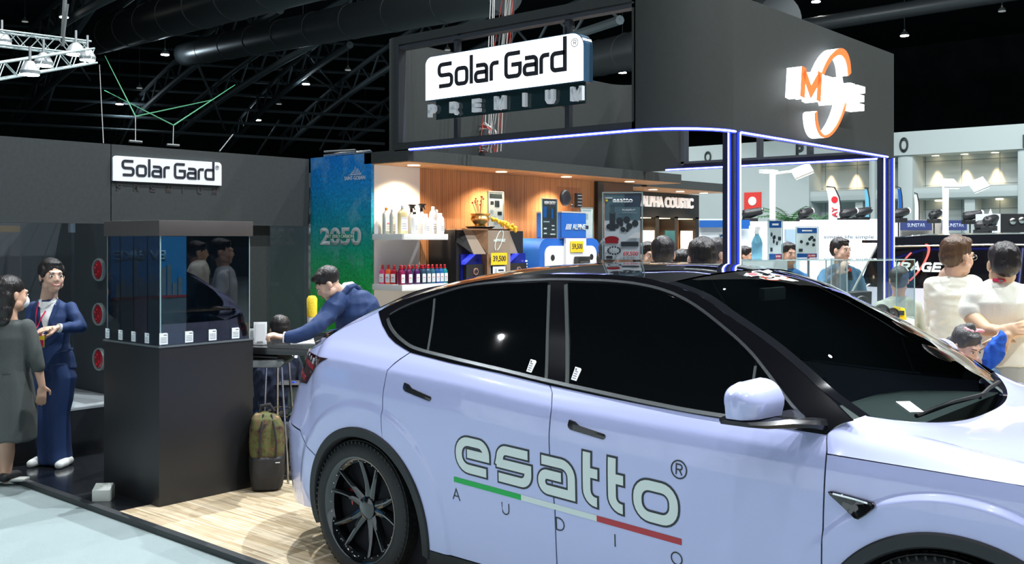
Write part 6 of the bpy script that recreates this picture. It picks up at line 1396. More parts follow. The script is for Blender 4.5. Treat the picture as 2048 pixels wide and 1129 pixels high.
# ================================================================ opposite stand (behind the viewer; seen only as reflections)
ob = thing('opposite_stand', 'white stand wall across the aisle behind the viewer', 'partition', (-4, -4.5, 0)); MB().box((-6, -.1, 0), (8, 0, 2.6)).build('panel', stand_w, ob)
ev = thing('booth_wall', 'blue booth wall with a skyline across the aisle, left of the viewer', 'partition', (-17.5, -3.4, 0), rz=0)
evb = mat('booth_blue', (.015, .11, .26), .5, emit=.6, ecol=(.02, .16, .38))  # glow added to the paint so the wall shows in reflections
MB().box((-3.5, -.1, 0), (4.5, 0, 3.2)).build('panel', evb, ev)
for k in range(16):
    h = .35+.5*((k*7) % 5)/5+(.7 if k == 6 else 0); MB().box((-2.6+.34*k, 0, 1.0), (-2.38+.34*k, .02, 1.0+h)).build('tower_print', mat('tower_grey', (.10, .12, .14), .6), ev)
MB().box((-3.5, 0, .35), (4.5, .015, 1.0)).build('track_print', mat('track_grey', (.10, .11, .10), .6), ev); MB().box((-3.5, .0, 1.0), (4.5, .02, 1.06)).build('kerb_print', pr_r, ev)

for k in range(16):  # unseen lamps added to give lit dots in window reflections
    t = thing('reflection_spot', 'small lit lamp added for reflections, on the opposite stand', 'lamp', (-9.5+.85*k, -4.3, 3.0+.25*(k % 3)), group='added reflection lamps on the opposite stand')
    t['label'] = 'small lit lamp added for reflections, on the stand across the aisle'
    MB().lathe([(.01, 0), (.06, 0), (.07, .02), (.04, .16), (.01, .17)], n=14, M=Matrix.Rotation(-1.1, 4, 'X')).build('housing', kblk, t, smooth=True); MB().lathe([(.01, -.004), (.055, -.004), (.055, 0), (.01, 0)], n=14, M=Matrix.Rotation(-1.1, 4, 'X')).build('lens', MATS['flood_lens'], t)
    MB().tube([(0, -.08, .05), (0, -.19, -t.location.z+.3)], .012, 6).build('arm', kblk, t)
# ================================================================ PEOPLE
from mathutils.bvhtree import BVHTree
from mathutils import noise as mnoise
skin = mat('skin', (.56, .33, .23), .5); skin_l = mat('skin_light', (.66, .42, .31), .5)
hair_b, nt, p = nodemat('black_hair', .38)
p.inputs['Base Color'].default_value = (.010, .008, .008, 1)
tc = nt.nodes.new('ShaderNodeTexCoord'); mp = nt.nodes.new('ShaderNodeMapping'); mp.inputs['Scale'].default_value = (160, 160, 14); nz = nt.nodes.new('ShaderNodeTexNoise'); nz.inputs['Scale'].default_value = 1; bp = nt.nodes.new('ShaderNodeBump'); bp.inputs['Strength'].default_value = .8; bp.inputs['Distance'].default_value = .006
for a, b in ((tc.outputs['Object'], mp.inputs[0]), (mp.outputs[0], nz.inputs['Vector']), (nz.outputs['Fac'], bp.inputs['Height']), (bp.outputs[0], p.inputs['Normal'])): nt.links.new(a, b)
hair_g = hair_b.copy(); hair_g.node_tree.nodes['Principled BSDF'].inputs['Base Color'].default_value = (.045, .045, .045, 1)
hair_br = hair_b.copy(); hair_br.node_tree.nodes['Principled BSDF'].inputs['Base Color'].default_value = (.075, .038, .018, 1)
eye_w = mat('eye_white', (.75, .72, .70), .25); iris = mat('iris_dark', (.015, .01, .008), .1); lipm = mat('lips', (.55, .14, .12), .4); browm = mat('eyebrow', (.02, .015, .012), .7)

def blob(name, mb, m, parent, voxel=.010, it=6, wrinkle=0, wscale=9, seed=0, stretch=(1, 1, .45)):
    me = mb.mesh('tmp'); o = bpy.data.objects.new('tmp', me); COL.objects.link(o)
    r = o.modifiers.new('r', 'REMESH'); r.mode = 'VOXEL'; r.voxel_size = voxel; r.adaptivity = 0
    s = o.modifiers.new('s', 'SMOOTH'); s.factor = .5; s.iterations = it
    dg = bpy.context.evaluated_depsgraph_get(); me2 = bpy.data.meshes.new_from_object(o.evaluated_get(dg)); bpy.data.objects.remove(o); bpy.data.meshes.remove(me)
    if wrinkle:
        me2.update(); off = Vector((seed*3.1, seed*1.7, seed)); new = []
        for v in me2.vertices:
            c = Vector((v.co.x*stretch[0], v.co.y*stretch[1], v.co.z*stretch[2]))*wscale+off; n = 1-abs(mnoise.noise(c))*2; n2 = mnoise.noise(c*2.3)
            new.append(v.co+v.normal*(wrinkle*(n-.5)+wrinkle*.35*n2))
        for v, c in zip(me2.vertices, new): v.co = c
    me2.materials.clear(); me2.materials.append(m); me2.polygons.foreach_set('use_smooth', [True]*len(me2.polygons)); me2.name = name; me2.update()
    q = bpy.data.objects.new(name, me2); COL.objects.link(q); q.parent = parent; return q

class Fig:
    "a person; local x = to the right of the view, y = away from the viewer, z = up"
    def __init__(s, label, px0, D0, name='person', group=None):
        s.x0 = (px0-1024)/F_PX*D0; s.D0 = D0
        c = Vector((CS*s.x0-SN*D0, SN*s.x0+CS*D0, 0)); s.t = thing(name, label, 'person', c, rz=YAW, group=group)
        s.body = MB()
    def P(s, px, py, dy=0):
        D = s.D0+dy; return Vector(((px-1024)/F_PX*D-s.x0, dy, CAM_H-(py-HORIZON)/F_PX*D))
    def chain(s, mb, pts, rs, side=None, flat=1):
        for i in range(len(pts)-1): mb.cap(pts[i], pts[i+1], rs[i], rs[i+1], side, flat)
    def head(s, c, yaw=0, pitch=0, roll=0, k=1.0, sk=None, features=True, neck=None, smile=False, glasses=False, male=False):
        s.hc = Vector(c); s.k = k
        s.HR = Matrix.Rotation(yaw, 3, 'Z') @ Matrix.Rotation(pitch, 3, 'X') @ Matrix.Rotation(roll, 3, 'Y')
        H = lambda x, y, z: s.hc+s.HR @ Vector((x*k, y*k, z*k)); s.H = H; b = s.body; R = s.HR
        e = lambda c_, r: b.ell(H(*c_), [v*k for v in r], R, 18, 12)
        e((0, .016, .028), (.073, .090, .082)); e((0, -.026, -.028), (.060, .066, .082)); e((0, -.050, -.088), (.032 if not male else .038, .032, .026))
        for sx in (-1, 1):
            e((sx*.032, -.056, -.036), (.026, .024, .030)); e((sx*.074, .006, -.014), (.010, .018, .030)); e((sx*.045, -.015, -.065), (.022, .04, .03)); e((sx*.010, -.094, -.034), (.008, .008, .007))
        b.cap(H(0, -.084, .004), H(0, -.098, -.028), .0075*k, .0098*k); b.cap(H(-.034, -.080, .018), H(.034, -.080, .018), .010*k, .010*k)
        if neck is not None: b.cap(H(0, .018, -.055), neck, .052*k, .056*k)
        s.feat = features; s.sm = smile; s.gl = glasses
    def finish_head(s, body):
        if not s.feat: return
        k, R, H = s.k, s.HR, s.H
        for sx in (-1, 1):
            e = MB().ell(H(sx*.031, -.0835, -.004), (.0135*k, .006*k, .0062*k), R).build('eye', eye_w, s.t, smooth=True); MB().ell(H(sx*.031, -.0882, -.004), (.0062*k, .004*k, .0058*k), R, 10, 8).build('iris', iris, e, smooth=True)
            MB().cap(H(sx*.018, -.0865, .0045), H(sx*.045, -.079, .0015), .0018*k, .0014*k, n=6).build('eyelid', browm, e, smooth=True)
            MB().cap(H(sx*.016, -.0925, .019), H(sx*.046, -.082, .021), .0032*k, .0022*k, (0, 0, 1), .6, 6).build('eyebrow', browm, s.t, smooth=True)
        if s.sm:
            MB().tube([H(-.026, -.083, -.056), H(-.014, -.0925, -.066), H(0, -.096, -.069), H(.014, -.0925, -.066), H(.026, -.083, -.056)], .0045*k, 8).build('mouth', lipm, s.t, smooth=True)
            MB().tube([H(-.018, -.0905, -.0605), H(0, -.098, -.064), H(.018, -.0905, -.0605)], .0028*k, 6).build('teeth', eye_w, s.t, smooth=True)
        else: MB().tube([H(-.021, -.087, -.063), H(0, -.0965, -.0625), H(.021, -.087, -.063)], .0045*k, 8).build('mouth', lipm, s.t, smooth=True)
        if s.gl:
            g = MB(); 
            for sx in (-1, 1): g.tube([H(sx*.031+.021*math.cos(a*PI/6), -.098, -.005+.016*math.sin(a*PI/6)) for a in range(13)], .0014, 5)
            g.tube([H(-.010, -.099, 0), H(.010, -.099, 0)], .0014, 5)
            for sx in (-1, 1): g.tube([H(sx*.052, -.098, 0), H(sx*.076, -.02, .0), H(sx*.078, .02, -.01)], .0014, 5)
            g.build('glasses', MATS['unit_silver'], s.t)
    def hair(s, m, kind='short', wr=.004, seed=0, extra=None):
        k, R, H = s.k, s.HR, s.H; b = MB(); e = lambda c_, r: b.ell(H(*c_), [v*k for v in r], R, 18, 12)
        e((0, .024, .040), (.082, .096, .084)); 
        if kind == 'short': e((0, .050, .0), (.076, .070, .075)); e((0, -.030, .080), (.062, .050, .028))
        elif kind == 'undercut': e((0, -.012, .078), (.074, .074, .036)); e((0, .050, .055), (.074, .064, .05))
        elif kind == 'updo': e((0, .03, .03), (.080, .09, .080)); e((-.01, .110, -.05), (.036, .034, .040)); e((0, -.022, .080), (.060, .046, .024)); e((0, .05, -.02), (.074, .05, .055)); e((.068, -.005, .025), (.014, .04, .045)); e((-.068, -.005, .025), (.014, .04, .045))
        elif kind == 'long': e((0, .05, -.03), (.086, .072, .11)); e((0, .055, -.11), (.088, .055, .085)); e((0, .06, -.17), (.085, .045, .05)); e((.07, -.0, -.02), (.02, .05, .07))
        elif kind == 'bald_back': pass
        if extra: extra(b, H, R, k)
        return blob('hair', b, m, s.t, voxel=.007, it=3, wrinkle=wr, wscale=26, seed=seed, stretch=(1, 1, .3))
    def hand(s, w, d, n, curl=.25, thumb=1, k=1.0, spread=.12, mb=None):
        "w wrist, d pointing direction, n back-of-hand normal"
        b = mb or s.body; w = Vector(w); d = Vector(d).normalized(); n = Vector(n); n = (n-d*n.dot(d)).normalized(); sd = d.cross(n)*thumb     # sd points to the thumb side
        b.cap(w, w+d*.028*k, .024*k, .030*k, sd, .62); b.cap(w+d*.025*k, w+d*.078*k, .034*k, .038*k, sd, .40)
        for i, (o, L) in enumerate(((.028, .072), (.010, .080), (-.009, .074), (-.027, .058))):
            p = w+d*.085*k+sd*o*k; dd = (d+sd*spread*(o/.03)).normalized(); r = .0092*k
            for j, f in enumerate((.42, .33, .25)):
                a = curl*(j+.6); v = dd*math.cos(a*1.1)-n*math.sin(a*1.1); q = p+v*L*f*k; b.cap(p, q, r, r*.92, sd, 1, 10); p = q; r *= .92; dd = v if False else dd; 
        p = w+d*.022*k+sd*.030*k-n*.006; v = (d*.62+sd*.70-n*.25).normalized(); q = p+v*.042*k; b.cap(w+d*.02*k+sd*.012*k, p, .020*k, .015*k, sd, .7, 10); b.cap(p, q, .0125*k, .011*k, sd, 1, 10); b.cap(q, q+(d*.9+sd*.15-n*.3).normalized()*.032*k, .0108*k, .0088*k, sd, 1, 10)
    def make_body(s, m=None, voxel=.0065, it=3):
        o = blob('body', s.body, m or skin, s.t, voxel, it); s.finish_head(o); return o
    def drape(s, name, target, corners, m, off=.004, n=10, parent=None, th=True):
        "thin cloth quad whose corners are (x, z) seen from the front, laid on the garment under it"
        bm = bmesh.new(); bm.from_mesh(target.data); tr = BVHTree.FromBMesh(bm); bm.free(); a, b_, c, d = [Vector((p.x, p.z)) for p in corners]; G = []
        last = 0
        for j in range(n+1):
            v = j/n; r = []
            for i in range(n+1):
                u = i/n; p = (a*(1-u)+b_*u)*(1-v)+(d*(1-u)+c*u)*v; h = tr.ray_cast(Vector((p.x, -2, p.y)), Vector((0, 1, 0)))
                y = h[0].y if h[0] is not None else last; last = y; r.append(Vector((p.x, y-off, p.y)))
            G.append(r)
        b = MB(); b.grid(G); return b.build(name, m, parent or s.t, smooth=True, fix=True, angle=60)
def torso(mb, rows, n=28):
    "rows of (centre, rx, ry, rz-rotation)"
    rs = []
    for c, rx, ry, *a in rows:
        ang = a[0] if a else 0; rs.append([Vector(c)+Vector((rx*abs(math.cos(t))**.85*(1 if math.cos(t) > 0 else -1)*math.cos(ang)-ry*math.sin(t)*math.sin(ang), rx*math.cos(t)*math.sin(ang)+ry*math.sin(t)*math.cos(ang), 0)) for t in [2*PI*j/n for j in range(n)]])
    mb.rings(rs)
suit = mat('navy_suit', (.006, .030, .115), .75, bump=.25, bscale=220); shirt = mat('white_shirt', (.74, .76, .77), .7, bump=.15, bscale=120); redm = mat('lanyard_red', (.60, .02, .08), .5)
shoe_w = mat('shoe_white', (.72, .74, .72), .4); grey_cloth = mat('grey_knit', (.058, .068, .066), .9, bump=.4, bscale=260); black_cloth = mat('black_shoe', (.012, .012, .014), .6)
def shoe(f, toe, heel, m, w_=.045, h_=.05, name='shoe'):
    b = MB(); t_, h2 = Vector(toe), Vector(heel); t_.z = .030; h2.z = .038; b.cap(h2, h2.lerp(t_, .5)+Vector((0, 0, .004)), w_*.80, w_*.85, (0, 0, 1), 1); b.cap(h2.lerp(t_, .4), t_, w_*.9, w_*.75, None, 1)
    o = blob(name, b, m, f.t, .007, 4); 
    for v in o.data.vertices: v.co.z = max(.003, v.co.z*.95)
    return o

# --- woman in the navy suit --------------------------------------------------------
f = Fig('smiling woman in a navy trouser suit with red lanyard, holding her hands together', 106, 7.8); P = f.P
f.head(P(104, 551, -.02), yaw=.75, pitch=.0, k=1.12, neck=P(97, 600, .02), smile=True)
W = P(116, 656, -.22); f.chain(f.body, [P(144, 622, 0), P(162, 654, -.06), W], [.042, .034, .022]); f.hand(W, P(72, 661, -.28)-W, (0, -.35, .9), curl=.22, thumb=-1)
f.hand(P(86, 676, -.20), P(112, 662, -.26)-P(86, 676, -.20), (0, .2, -1), curl=.3, thumb=-1, k=.95); f.chain(f.body, [P(66, 622, .02), P(62, 662, -.02), P(86, 676, -.20)], [.045, .038, .024])
f.chain(f.body, [P(98, 598, .03), P(104, 700, .03), P(108, 760, .02)], [.07, .09, .10], (1, 0, 0), .7)
for a, b_ in (((98, 745), (92, 915)), ((126, 745), (124, 925))): f.chain(f.body, [P(a[0], a[1], .02), P((a[0]+b_[0])/2, 835, .0), P(b_[0], b_[1]-6, .02)], [.07, .05, .035])
bd = f.make_body(skin_l)
f.hair(hair_b, 'updo', .002, 1)
MB().cap(f.H(.03, .06, .098), f.H(-.02, .075, .092), .006, .005, n=8).build('hair_clip', mat('clip_silver', (.8, .8, .8), .2, metal=1), f.t, smooth=True)
j = MB(); torso(j, [(P(98, 598, .02), .068, .058), (P(101, 607, .02), .120, .075), (P(104, 614, .02), .145, .085), (P(106, 632, .01), .148, .105), (P(106, 655, .0), .130, .105), (P(107, 688, .01), .118, .098), (P(110, 712, .01), .138, .108), (P(113, 738, .01), .152, .115)])
f.chain(j, [P(142, 617, .01), P(161, 654, -.06), P(123, 656, -.20)], [.053, .049, .036]); f.chain(j, [P(68, 618, .03), P(62, 662, -.02), P(80, 673, -.15)], [.058, .052, .042])
jk = blob('jacket', j, suit, f.t, .009, 5, wrinkle=.008, wscale=9, seed=2, stretch=(1, 1, .7))
f.drape('shirt_front', jk, [P(104, 668), P(106, 668), P(119, 603), P(84, 603)], shirt, .006, 12)
f.drape('lapel', jk, [P(104, 676), P(107, 668), P(124, 612), P(117, 600)], suit, .012, 8); f.drape('lapel', jk, [P(100, 668), P(104, 676), P(86, 603), P(80, 612)], suit, .012, 8)
f.drape('collar', jk, [P(96, 616), P(104, 612), P(119, 600), P(112, 595)], shirt, .016, 6); f.drape('collar', jk, [P(86, 612), P(94, 616), P(88, 594), P(83, 600)], shirt, .016, 6)
f.drape('pocket_flap', jk, [P(122, 706), P(148, 700), P(148, 696), P(122, 702)], suit, .008, 6)
MB().tube([P(121, 657, -.205), P(116, 656, -.222)], .034, 18).build('shirt_cuff', shirt, f.t, smooth=True)
f.drape('lanyard', jk, [P(83, 660), P(85, 660), P(86, 604), P(83, 604)], redm, .020, 8); f.drape('lanyard', jk, [P(84, 660), P(86, 661), P(104, 622), P(101, 620)], redm, .020, 8)
c = P(82, 684, -.30); MB().cbox(c, (.050, .004, .085)).build('badge', mat('badge_yellow', (.75, .55, .03), .4), f.t, bevel=.002); MB().cbox(c+Vector((0, -.003, -.012)), (.042, .002, .050)).build('badge_print', redm, f.t); MB().tube([c+Vector((0, 0, .04)), P(84, 662, -.28)], .004, 6).build('badge_strap', redm, f.t)
tr_ = MB()
for (x0, x1, x2, dy) in ((94, 90, 96, .02), (128, 118, 122, -.01)):
    torso(tr_, [(P((x0+x1)/2+3 if x0 < 100 else 118, 725, dy), .085, .10), (P(x0+1, 755, dy), .088, .10), (P(x1, 830, dy-.02), .075, .085), (P(x2, 900, dy), .078, .095), (P(x2+1, 926, dy), .082, .105)][::-1])
blob('trousers', tr_, suit, f.t, .010, 4, wrinkle=.010, wscale=7, seed=4, stretch=(1, 1, .25))
shoe(f, P(62, 930, -.10), P(84, 925, .02), shoe_w); shoe(f, P(118, 938, -.14), P(138, 928, .0), shoe_w)

# --- woman in grey seen from behind ---------------------------------------------------
f = Fig('woman in dark grey top and skirt, seen from behind with a face mask', 22, 7.25); P = f.P
f.head(P(24, 588, .02), yaw=2.45, pitch=.05, k=1.12, neck=P(16, 636, 0))
f.chain(f.body, [P(16, 640, 0), P(18, 720, 0), P(14, 800, 0)], [.07, .12, .12], (1, 0, 0), .7)
Wr = P(84, 772, .02); f.chain(f.body, [P(53, 658, 0), P(72, 715, 0), Wr], [.040, .038, .025]); f.hand(Wr, P(82, 802, .03)-Wr, (.6, -.75, 0), curl=.28, thumb=-1)
f.chain(f.body, [P(-20, 658, 0), P(-36, 720, 0), P(-32, 775, .05)], [.040, .038, .025]); f.hand(P(-32, 775, .05), (0, 0, -1), (-.6, -.75, 0), curl=.3)
for x in (14, -22): f.chain(f.body, [P(x, 800, 0), P(x-2, 870, .0), P(x-2, 905, .03), P(x-3, 958, 0)], [.085, .058, .060, .034])
f.make_body(skin, .008)
f.hair(hair_b, 'long', .003, 5)
mk = MB(); mk.ell(f.H(0, -.070, -.050), (.055, .045, .050), f.HR, 18, 12); mk.build('face_mask', mat('mask_white', (.78, .82, .84), .7), f.t, smooth=True)
j = MB(); torso(j, [(P(17, 640, .0), .06, .055), (P(16, 648, .0), .150, .085), (P(16, 675, 0), .165, .115), (P(14, 715, 0), .150, .115), (P(13, 748, 0), .158, .125)])
f.chain(j, [P(52, 656, 0), P(69, 704, 0), P(76, 733, 0)], [.064, .058, .050]); f.chain(j, [P(-20, 656, 0), P(-34, 700, 0), P(-36, 728, 0)], [.062, .058, .052])
blob('top', j, grey_cloth, f.t, .010, 5, wrinkle=.006, wscale=8, seed=3)
j = MB(); torso(j, [(P(13, 722, 0), .140, .11), (P(14, 760, 0), .172, .135), (P(16, 820, 0), .195, .155), (P(14, 878, 0), .200, .165), (P(14, 880, 0), .19, .155)]); blob('skirt', j, grey_cloth, f.t, .010, 3, wrinkle=.010, wscale=6, seed=8, stretch=(1, 1, .15))
for x in (14, -22):
    sh = shoe(f, P(x+20, 972, .10), P(x-6, 968, -.02), black_cloth, .048); MB().cbox(P(x+7, 973, .04), (.24, .09, .018), None).build('sole', mat('sole_white', (.6, .62, .58), .6), sh, bevel=.006)
for o in list(f.t.children):
    if o.name.startswith('shoe'):
        for g in o.children: g.location.z = .0 - min((v.co.z for v in g.data.vertices))+.001

# --- man in navy jacket leaning over the desk -------------------------------------------
f = Fig('man with undercut hair in a navy jacket leaning over the black desk, writing', 700, 7.55); P = f.P
f.head(P(651, 566, -.05), yaw=-2.05, pitch=.0, k=1.0, neck=P(690, 596, .02), features=True)
f.HR = Matrix.Rotation(-1.25, 3, 'Z') @ Matrix.Rotation(.75, 3, 'X')
f.body = MB(); f.head(P(655, 567, -.06), yaw=-1.35, pitch=.62, roll=0, k=1.02, neck=P(692, 598, .02), male=True)
Wr = P(570, 676, -.30); f.chain(f.body, [P(672, 610, -.10), P(628, 660, -.24), Wr], [.055, .045, .028]); f.hand(Wr, P(540, 668, -.34)-Wr, (0, -.2, 1), curl=.85, thumb=1, k=1.05)
f.chain(f.body, [P(690, 600, .02), P(715, 680, .06), P(735, 770, .15)], [.09, .13, .13], (1, 0, 0), .8)
f.chain(f.body, [P(720, 610, .2), P(690, 670, .25), P(640, 684, .10)], [.05, .04, .026]); f.hand(P(640, 684, .10), P(620, 686, .05)-P(640, 684, .10), (0, 0, 1), curl=.5)
for dx in (-.10, .10): f.chain(f.body, [P(735, 780, .15)+Vector((dx, 0, 0)), Vector((P(735, 780, .15).x+dx, .15, .48)), Vector((P(735, 780, .15).x+dx, .2, .06))], [.09, .065, .045])
f.make_body(skin_l)
f.hair(hair_b, 'undercut', .003, 3)
j = MB(); f.chain(j, [P(700, 603, .03), P(716, 625, .05), P(722, 690, .08), P(735, 760, .15)], [.115, .175, .175, .17], (1, 0, 0), .85)
f.chain(j, [P(676, 604, -.08), P(640, 650, -.22), P(612, 668, -.27), P(576, 676, -.30)], [.075, .064, .056, .042]); f.chain(j, [P(722, 612, .2), P(700, 668, .25), P(650, 684, .12)], [.07, .06, .045])
jk = blob('jacket', j, suit, f.t, .009, 4, wrinkle=.012, wscale=8, seed=6, stretch=(1, 1, 1))
MB().tube([P(577, 676, -.30), P(567, 675, -.302)], .040, 18).build('shirt_cuff', shirt, f.t, smooth=True)
MB().tube([P(676, 590, -.05), P(690, 571, -.02), P(703, 569, .05), P(712, 577, .12)], .022, 8).build('shirt_collar', shirt, f.t, smooth=True)
MB().tube([P(679, 597, -.08), P(696, 577, -.04), P(708, 573, .04), P(720, 582, .12)], .024, 8).build('jacket_collar', suit, f.t, smooth=True)
tr_ = MB()
for dx in (-.10, .10): f.chain(tr_, [P(735, 770, .15)+Vector((dx, 0, 0)), Vector((P(735, 780, .15).x+dx, .15, .48)), Vector((P(735, 780, .15).x+dx, .2, .05))], [.12, .085, .075])
blob('trousers', tr_, suit, f.t, .012, 4)

# --- seated man in dark blue t-shirt --------------------------------------------------
f = Fig('man with black hair in a dark blue t-shirt sitting with his back to the viewer', 552, 8.25); P = f.P
f.head(P(559, 660, .02), yaw=3.6, pitch=.15, k=1.0, neck=P(556, 700, .02), features=False, male=True)
f.chain(f.body, [P(556, 705, .02), P(550, 760, 0), P(548, 815, .05)], [.09, .12, .14], (1, 0, 0), .7)
for sx in (-1, 1):
    sh = P(552+sx*32, 722, .02); el = P(552+sx*44, 765, .12); wr = P(552+sx*20, 762, .36); f.chain(f.body, [sh, el, wr], [.05, .042, .026]); f.hand(wr, (-.2*sx, 1, 0), (0, 0, 1), curl=.3, thumb=sx)
    f.chain(f.body, [P(552+sx*18, 815, .05), P(552+sx*28, 815, .42), Vector((P(552+sx*28, 815, .42).x, .40, .06))], [.09, .065, .045])
f.make_body(skin, .008); f.hair(hair_b, 'short', .004, 9)
j = MB(); torso(j, [(P(556, 703, .02), .07, .06), (P(554, 712, .02), .165, .09), (P(551, 745, .0), .170, .12), (P(549, 785, .0), .160, .13), (P(548, 818, .02), .175, .15)])
for sx in (-1, 1): f.chain(j, [P(552+sx*32, 720, .02), P(552+sx*43, 752, .09)], [.072, .062])
jk = blob('t_shirt', j, mat('dark_blue_tee', (.010, .018, .045), .85), f.t, .009, 3, wrinkle=.016, wscale=9, seed=5, stretch=(1.6, 1, .9))
for k in range(4): f.drape('shirt_print', jk, [P(567+8*k, 712+1*k), P(572+8*k, 713+k), P(572+8*k, 706+k), P(567+8*k, 705+k)], shirt, .004, 3)
j = MB()
for sx in (-1, 1): f.chain(j, [P(552+sx*18, 822, .02), P(552+sx*28, 820, .42), Vector((P(552+sx*28, 820, .42).x, .40, .05))], [.12, .085, .065])
blob('jeans', j, mat('jeans_blue', (.012, .05, .16), .85, bump=.3, bscale=200), f.t, .010, 3, wrinkle=.010, wscale=10, seed=2)
for sx in (-1, 1): shoe(f, Vector((P(552+sx*28, 815, .42).x, .55, .03)), Vector((P(552+sx*28, 815, .42).x, .38, .03)), black_cloth)
t = thing('low_stool', 'low black stool under the seated man', 'stool', UD(548, 900, 8.27), rz=YAW); zz = CAM_H-(834-HORIZON)/F_PX*8.25; t.location.z = 0
MB().box((-.18, -.18, zz-.13), (.18, .18, zz-.085)).build('seat', kblk, t, bevel=.01)
for x in (-.15, .15):
    for y in (-.15, .15): MB().tube([(x, y, zz-.13), (x*1.1, y*1.1, 0)], .012, 8).build('leg', kblk, t)

# --- the two men in white -----------------------------------------------------------------
white_tee = mat('cream_white_tee', (.80, .80, .70), .75, bump=.12, bscale=100); tr_grey = mat('trouser_grey', (.36, .38, .37), .8); tr_dark = mat('trouser_dark', (.02, .02, .025), .8)
f = Fig('man in glasses and a white shirt turned to the right, brown hair', 1908, 6.7); P = f.P
f.head(P(1916, 512, -.02), yaw=1.95, pitch=.05, k=1.10, neck=P(1903, 552, .01), glasses=True, male=True)
f.chain(f.body, [P(1903, 556, .01), P(1905, 640, .02), P(1910, 720, .0)], [.09, .13, .13], (1, 0, 0), .7)
for sx, e_x, w_x in ((-1, 1872, 1890), (1, 1958, 1985)): f.chain(f.body, [P(1905+sx*36, 578, .02), P(e_x, 655, .10), P(w_x, 650, .35)], [.040, .036, .026]); f.hand(P(w_x, 650, .35), (.3, 1, 0), (0, 0, 1), curl=.5, thumb=sx)
for dx in (-.09, .09): f.chain(f.body, [P(1908, 735, .02)+Vector((dx, 0, 0)), Vector((dx, .0, .48)), Vector((dx, .02, .06))], [.09, .06, .045])
f.make_body(skin_l, .008); f.hair(hair_br, 'short', .006, 11, extra=lambda b, H, R, k: (b.ell(H(0, -.04, .090), (.056, .052, .030), R), b.ell(H(.02, .0, .105), (.05, .05, .030), R)))
j = MB(); torso(j, [(P(1903, 549, .01), .062, .06), (P(1905, 560, .01), .150, .09), (P(1908, 590, .0), .175, .12), (P(1910, 640, .0), .158, .12), (P(1908, 685, .02), .160, .125), (P(1910, 730, .02), .165, .13)])
f.chain(j, [P(1870, 574, .02), P(1872, 655, .10), P(1876, 655, .20)], [.074, .066, .060]); f.chain(j, [P(1943, 572, .0), P(1958, 655, .10), P(1970, 653, .2)], [.075, .066, .058])
blob('shirt', j, white_tee, f.t, .009, 4, wrinkle=.008, wscale=9, seed=21, stretch=(.7, 1, 1.8))
MB().lathe([(.058, -.012), (.066, -.012), (.062, .018), (.054, .018)], n=24, M=Matrix.Translation(P(1904, 548, .01)), caps=False).build('collar', white_tee, f.t, smooth=True)
j = MB(); torso(j, [(P(1908, 722, .02), .15, .12), (P(1908, 760, .02), .16, .13)])
for dx in (-.09, .09): f.chain(j, [P(1908, 755, .02)+Vector((dx, 0, 0)), Vector((dx, 0, .48)), Vector((dx, .02, .06))], [.105, .08, .07])
blob('trousers', j, tr_dark, f.t, .012, 4)
for dx in (-.09, .09): shoe(f, Vector((dx, .14, .03)), Vector((dx, .0, .03)), black_cloth)

f = Fig('man with black hair and red lanyard seen from behind, hands clasped behind his back', 1998, 6.0); P = f.P
f.head(P(2006, 528, .0), yaw=2.95, pitch=.05, k=1.10, neck=P(2001, 572, .01), features=False, male=True)
f.chain(f.body, [P(2001, 576, .01), P(1998, 680, .02), P(1998, 770, .0)], [.09, .14, .13], (1, 0, 0), .7)
WL = P(2012, 663, -.20); f.chain(f.body, [P(1944, 600, .0), P(1944, 634, -.03), P(1972, 660, -.14), WL], [.058, .052, .040, .030]); f.hand(WL-Vector((.05, 0, 0)), P(2008, 661, -.20)-P(1984, 664, -.18), (0, -1, .3), curl=.25, thumb=1, k=1.05)
WR = P(2014, 672, -.22); f.chain(f.body, [P(2062, 600, .0), P(2062, 645, -.04), P(2034, 662, -.16), WR], [.058, .052, .040, .030]); f.hand(WR, P(1980, 695, -.26)-WR, (0, -1, .3), curl=.35, thumb=-1, k=1.08)
for dx in (-.09, .09): f.chain(f.body, [P(1998, 780, .02)+Vector((dx, 0, 0)), Vector((dx, .0, .48)), Vector((dx, .02, .06))], [.09, .06, .045])
f.make_body(mat('skin_tan', (.62, .40, .25), .5), .0065); f.hair(hair_b, 'short', .005, 13)
j = MB(); torso(j, [(P(2001, 560, .01), .064, .06), (P(2001, 572, .01), .165, .09), (P(2000, 605, .0), .195, .125), (P(1998, 660, .0), .165, .115), (P(1998, 705, .02), .175, .13), (P(1998, 730, .02), .178, .135)])
f.chain(j, [P(1950, 594, .0), P(1943, 612, .0), P(1942, 622, -.01)], [.072, .070, .070]); f.chain(j, [P(2054, 592, .0), P(2062, 612, .0), P(2064, 624, -.01)], [.072, .070, .070])
tee = blob('t_shirt', j, white_tee, f.t, .008, 4, wrinkle=.010, wscale=7, seed=31, stretch=(1, 1, .8))
MB().tube([P(1986, 560, -.045), P(2001, 562, -.075), P(2018, 560, -.045), P(2022, 556, .02)], .010, 8).build('lanyard', redm, f.t, smooth=True); MB().cbox(P(2002, 562, -.088), (.02, .006, .012)).build('lanyard_clip', MATS['unit_silver'], f.t)
j = MB(); torso(j, [(P(1998, 722, .02), .165, .13), (P(1998, 770, .02), .17, .135)])
for dx in (-.10, .10): f.chain(j, [P(1998, 780, .02)+Vector((dx, 0, 0)), Vector((dx, 0, .48)), Vector((dx, .02, .06))], [.11, .08, .07])
blob('trousers', j, tr_grey, f.t, .012, 4)
for dx in (-.10, .10): shoe(f, Vector((dx, .14, .03)), Vector((dx, .0, .03)), black_cloth)
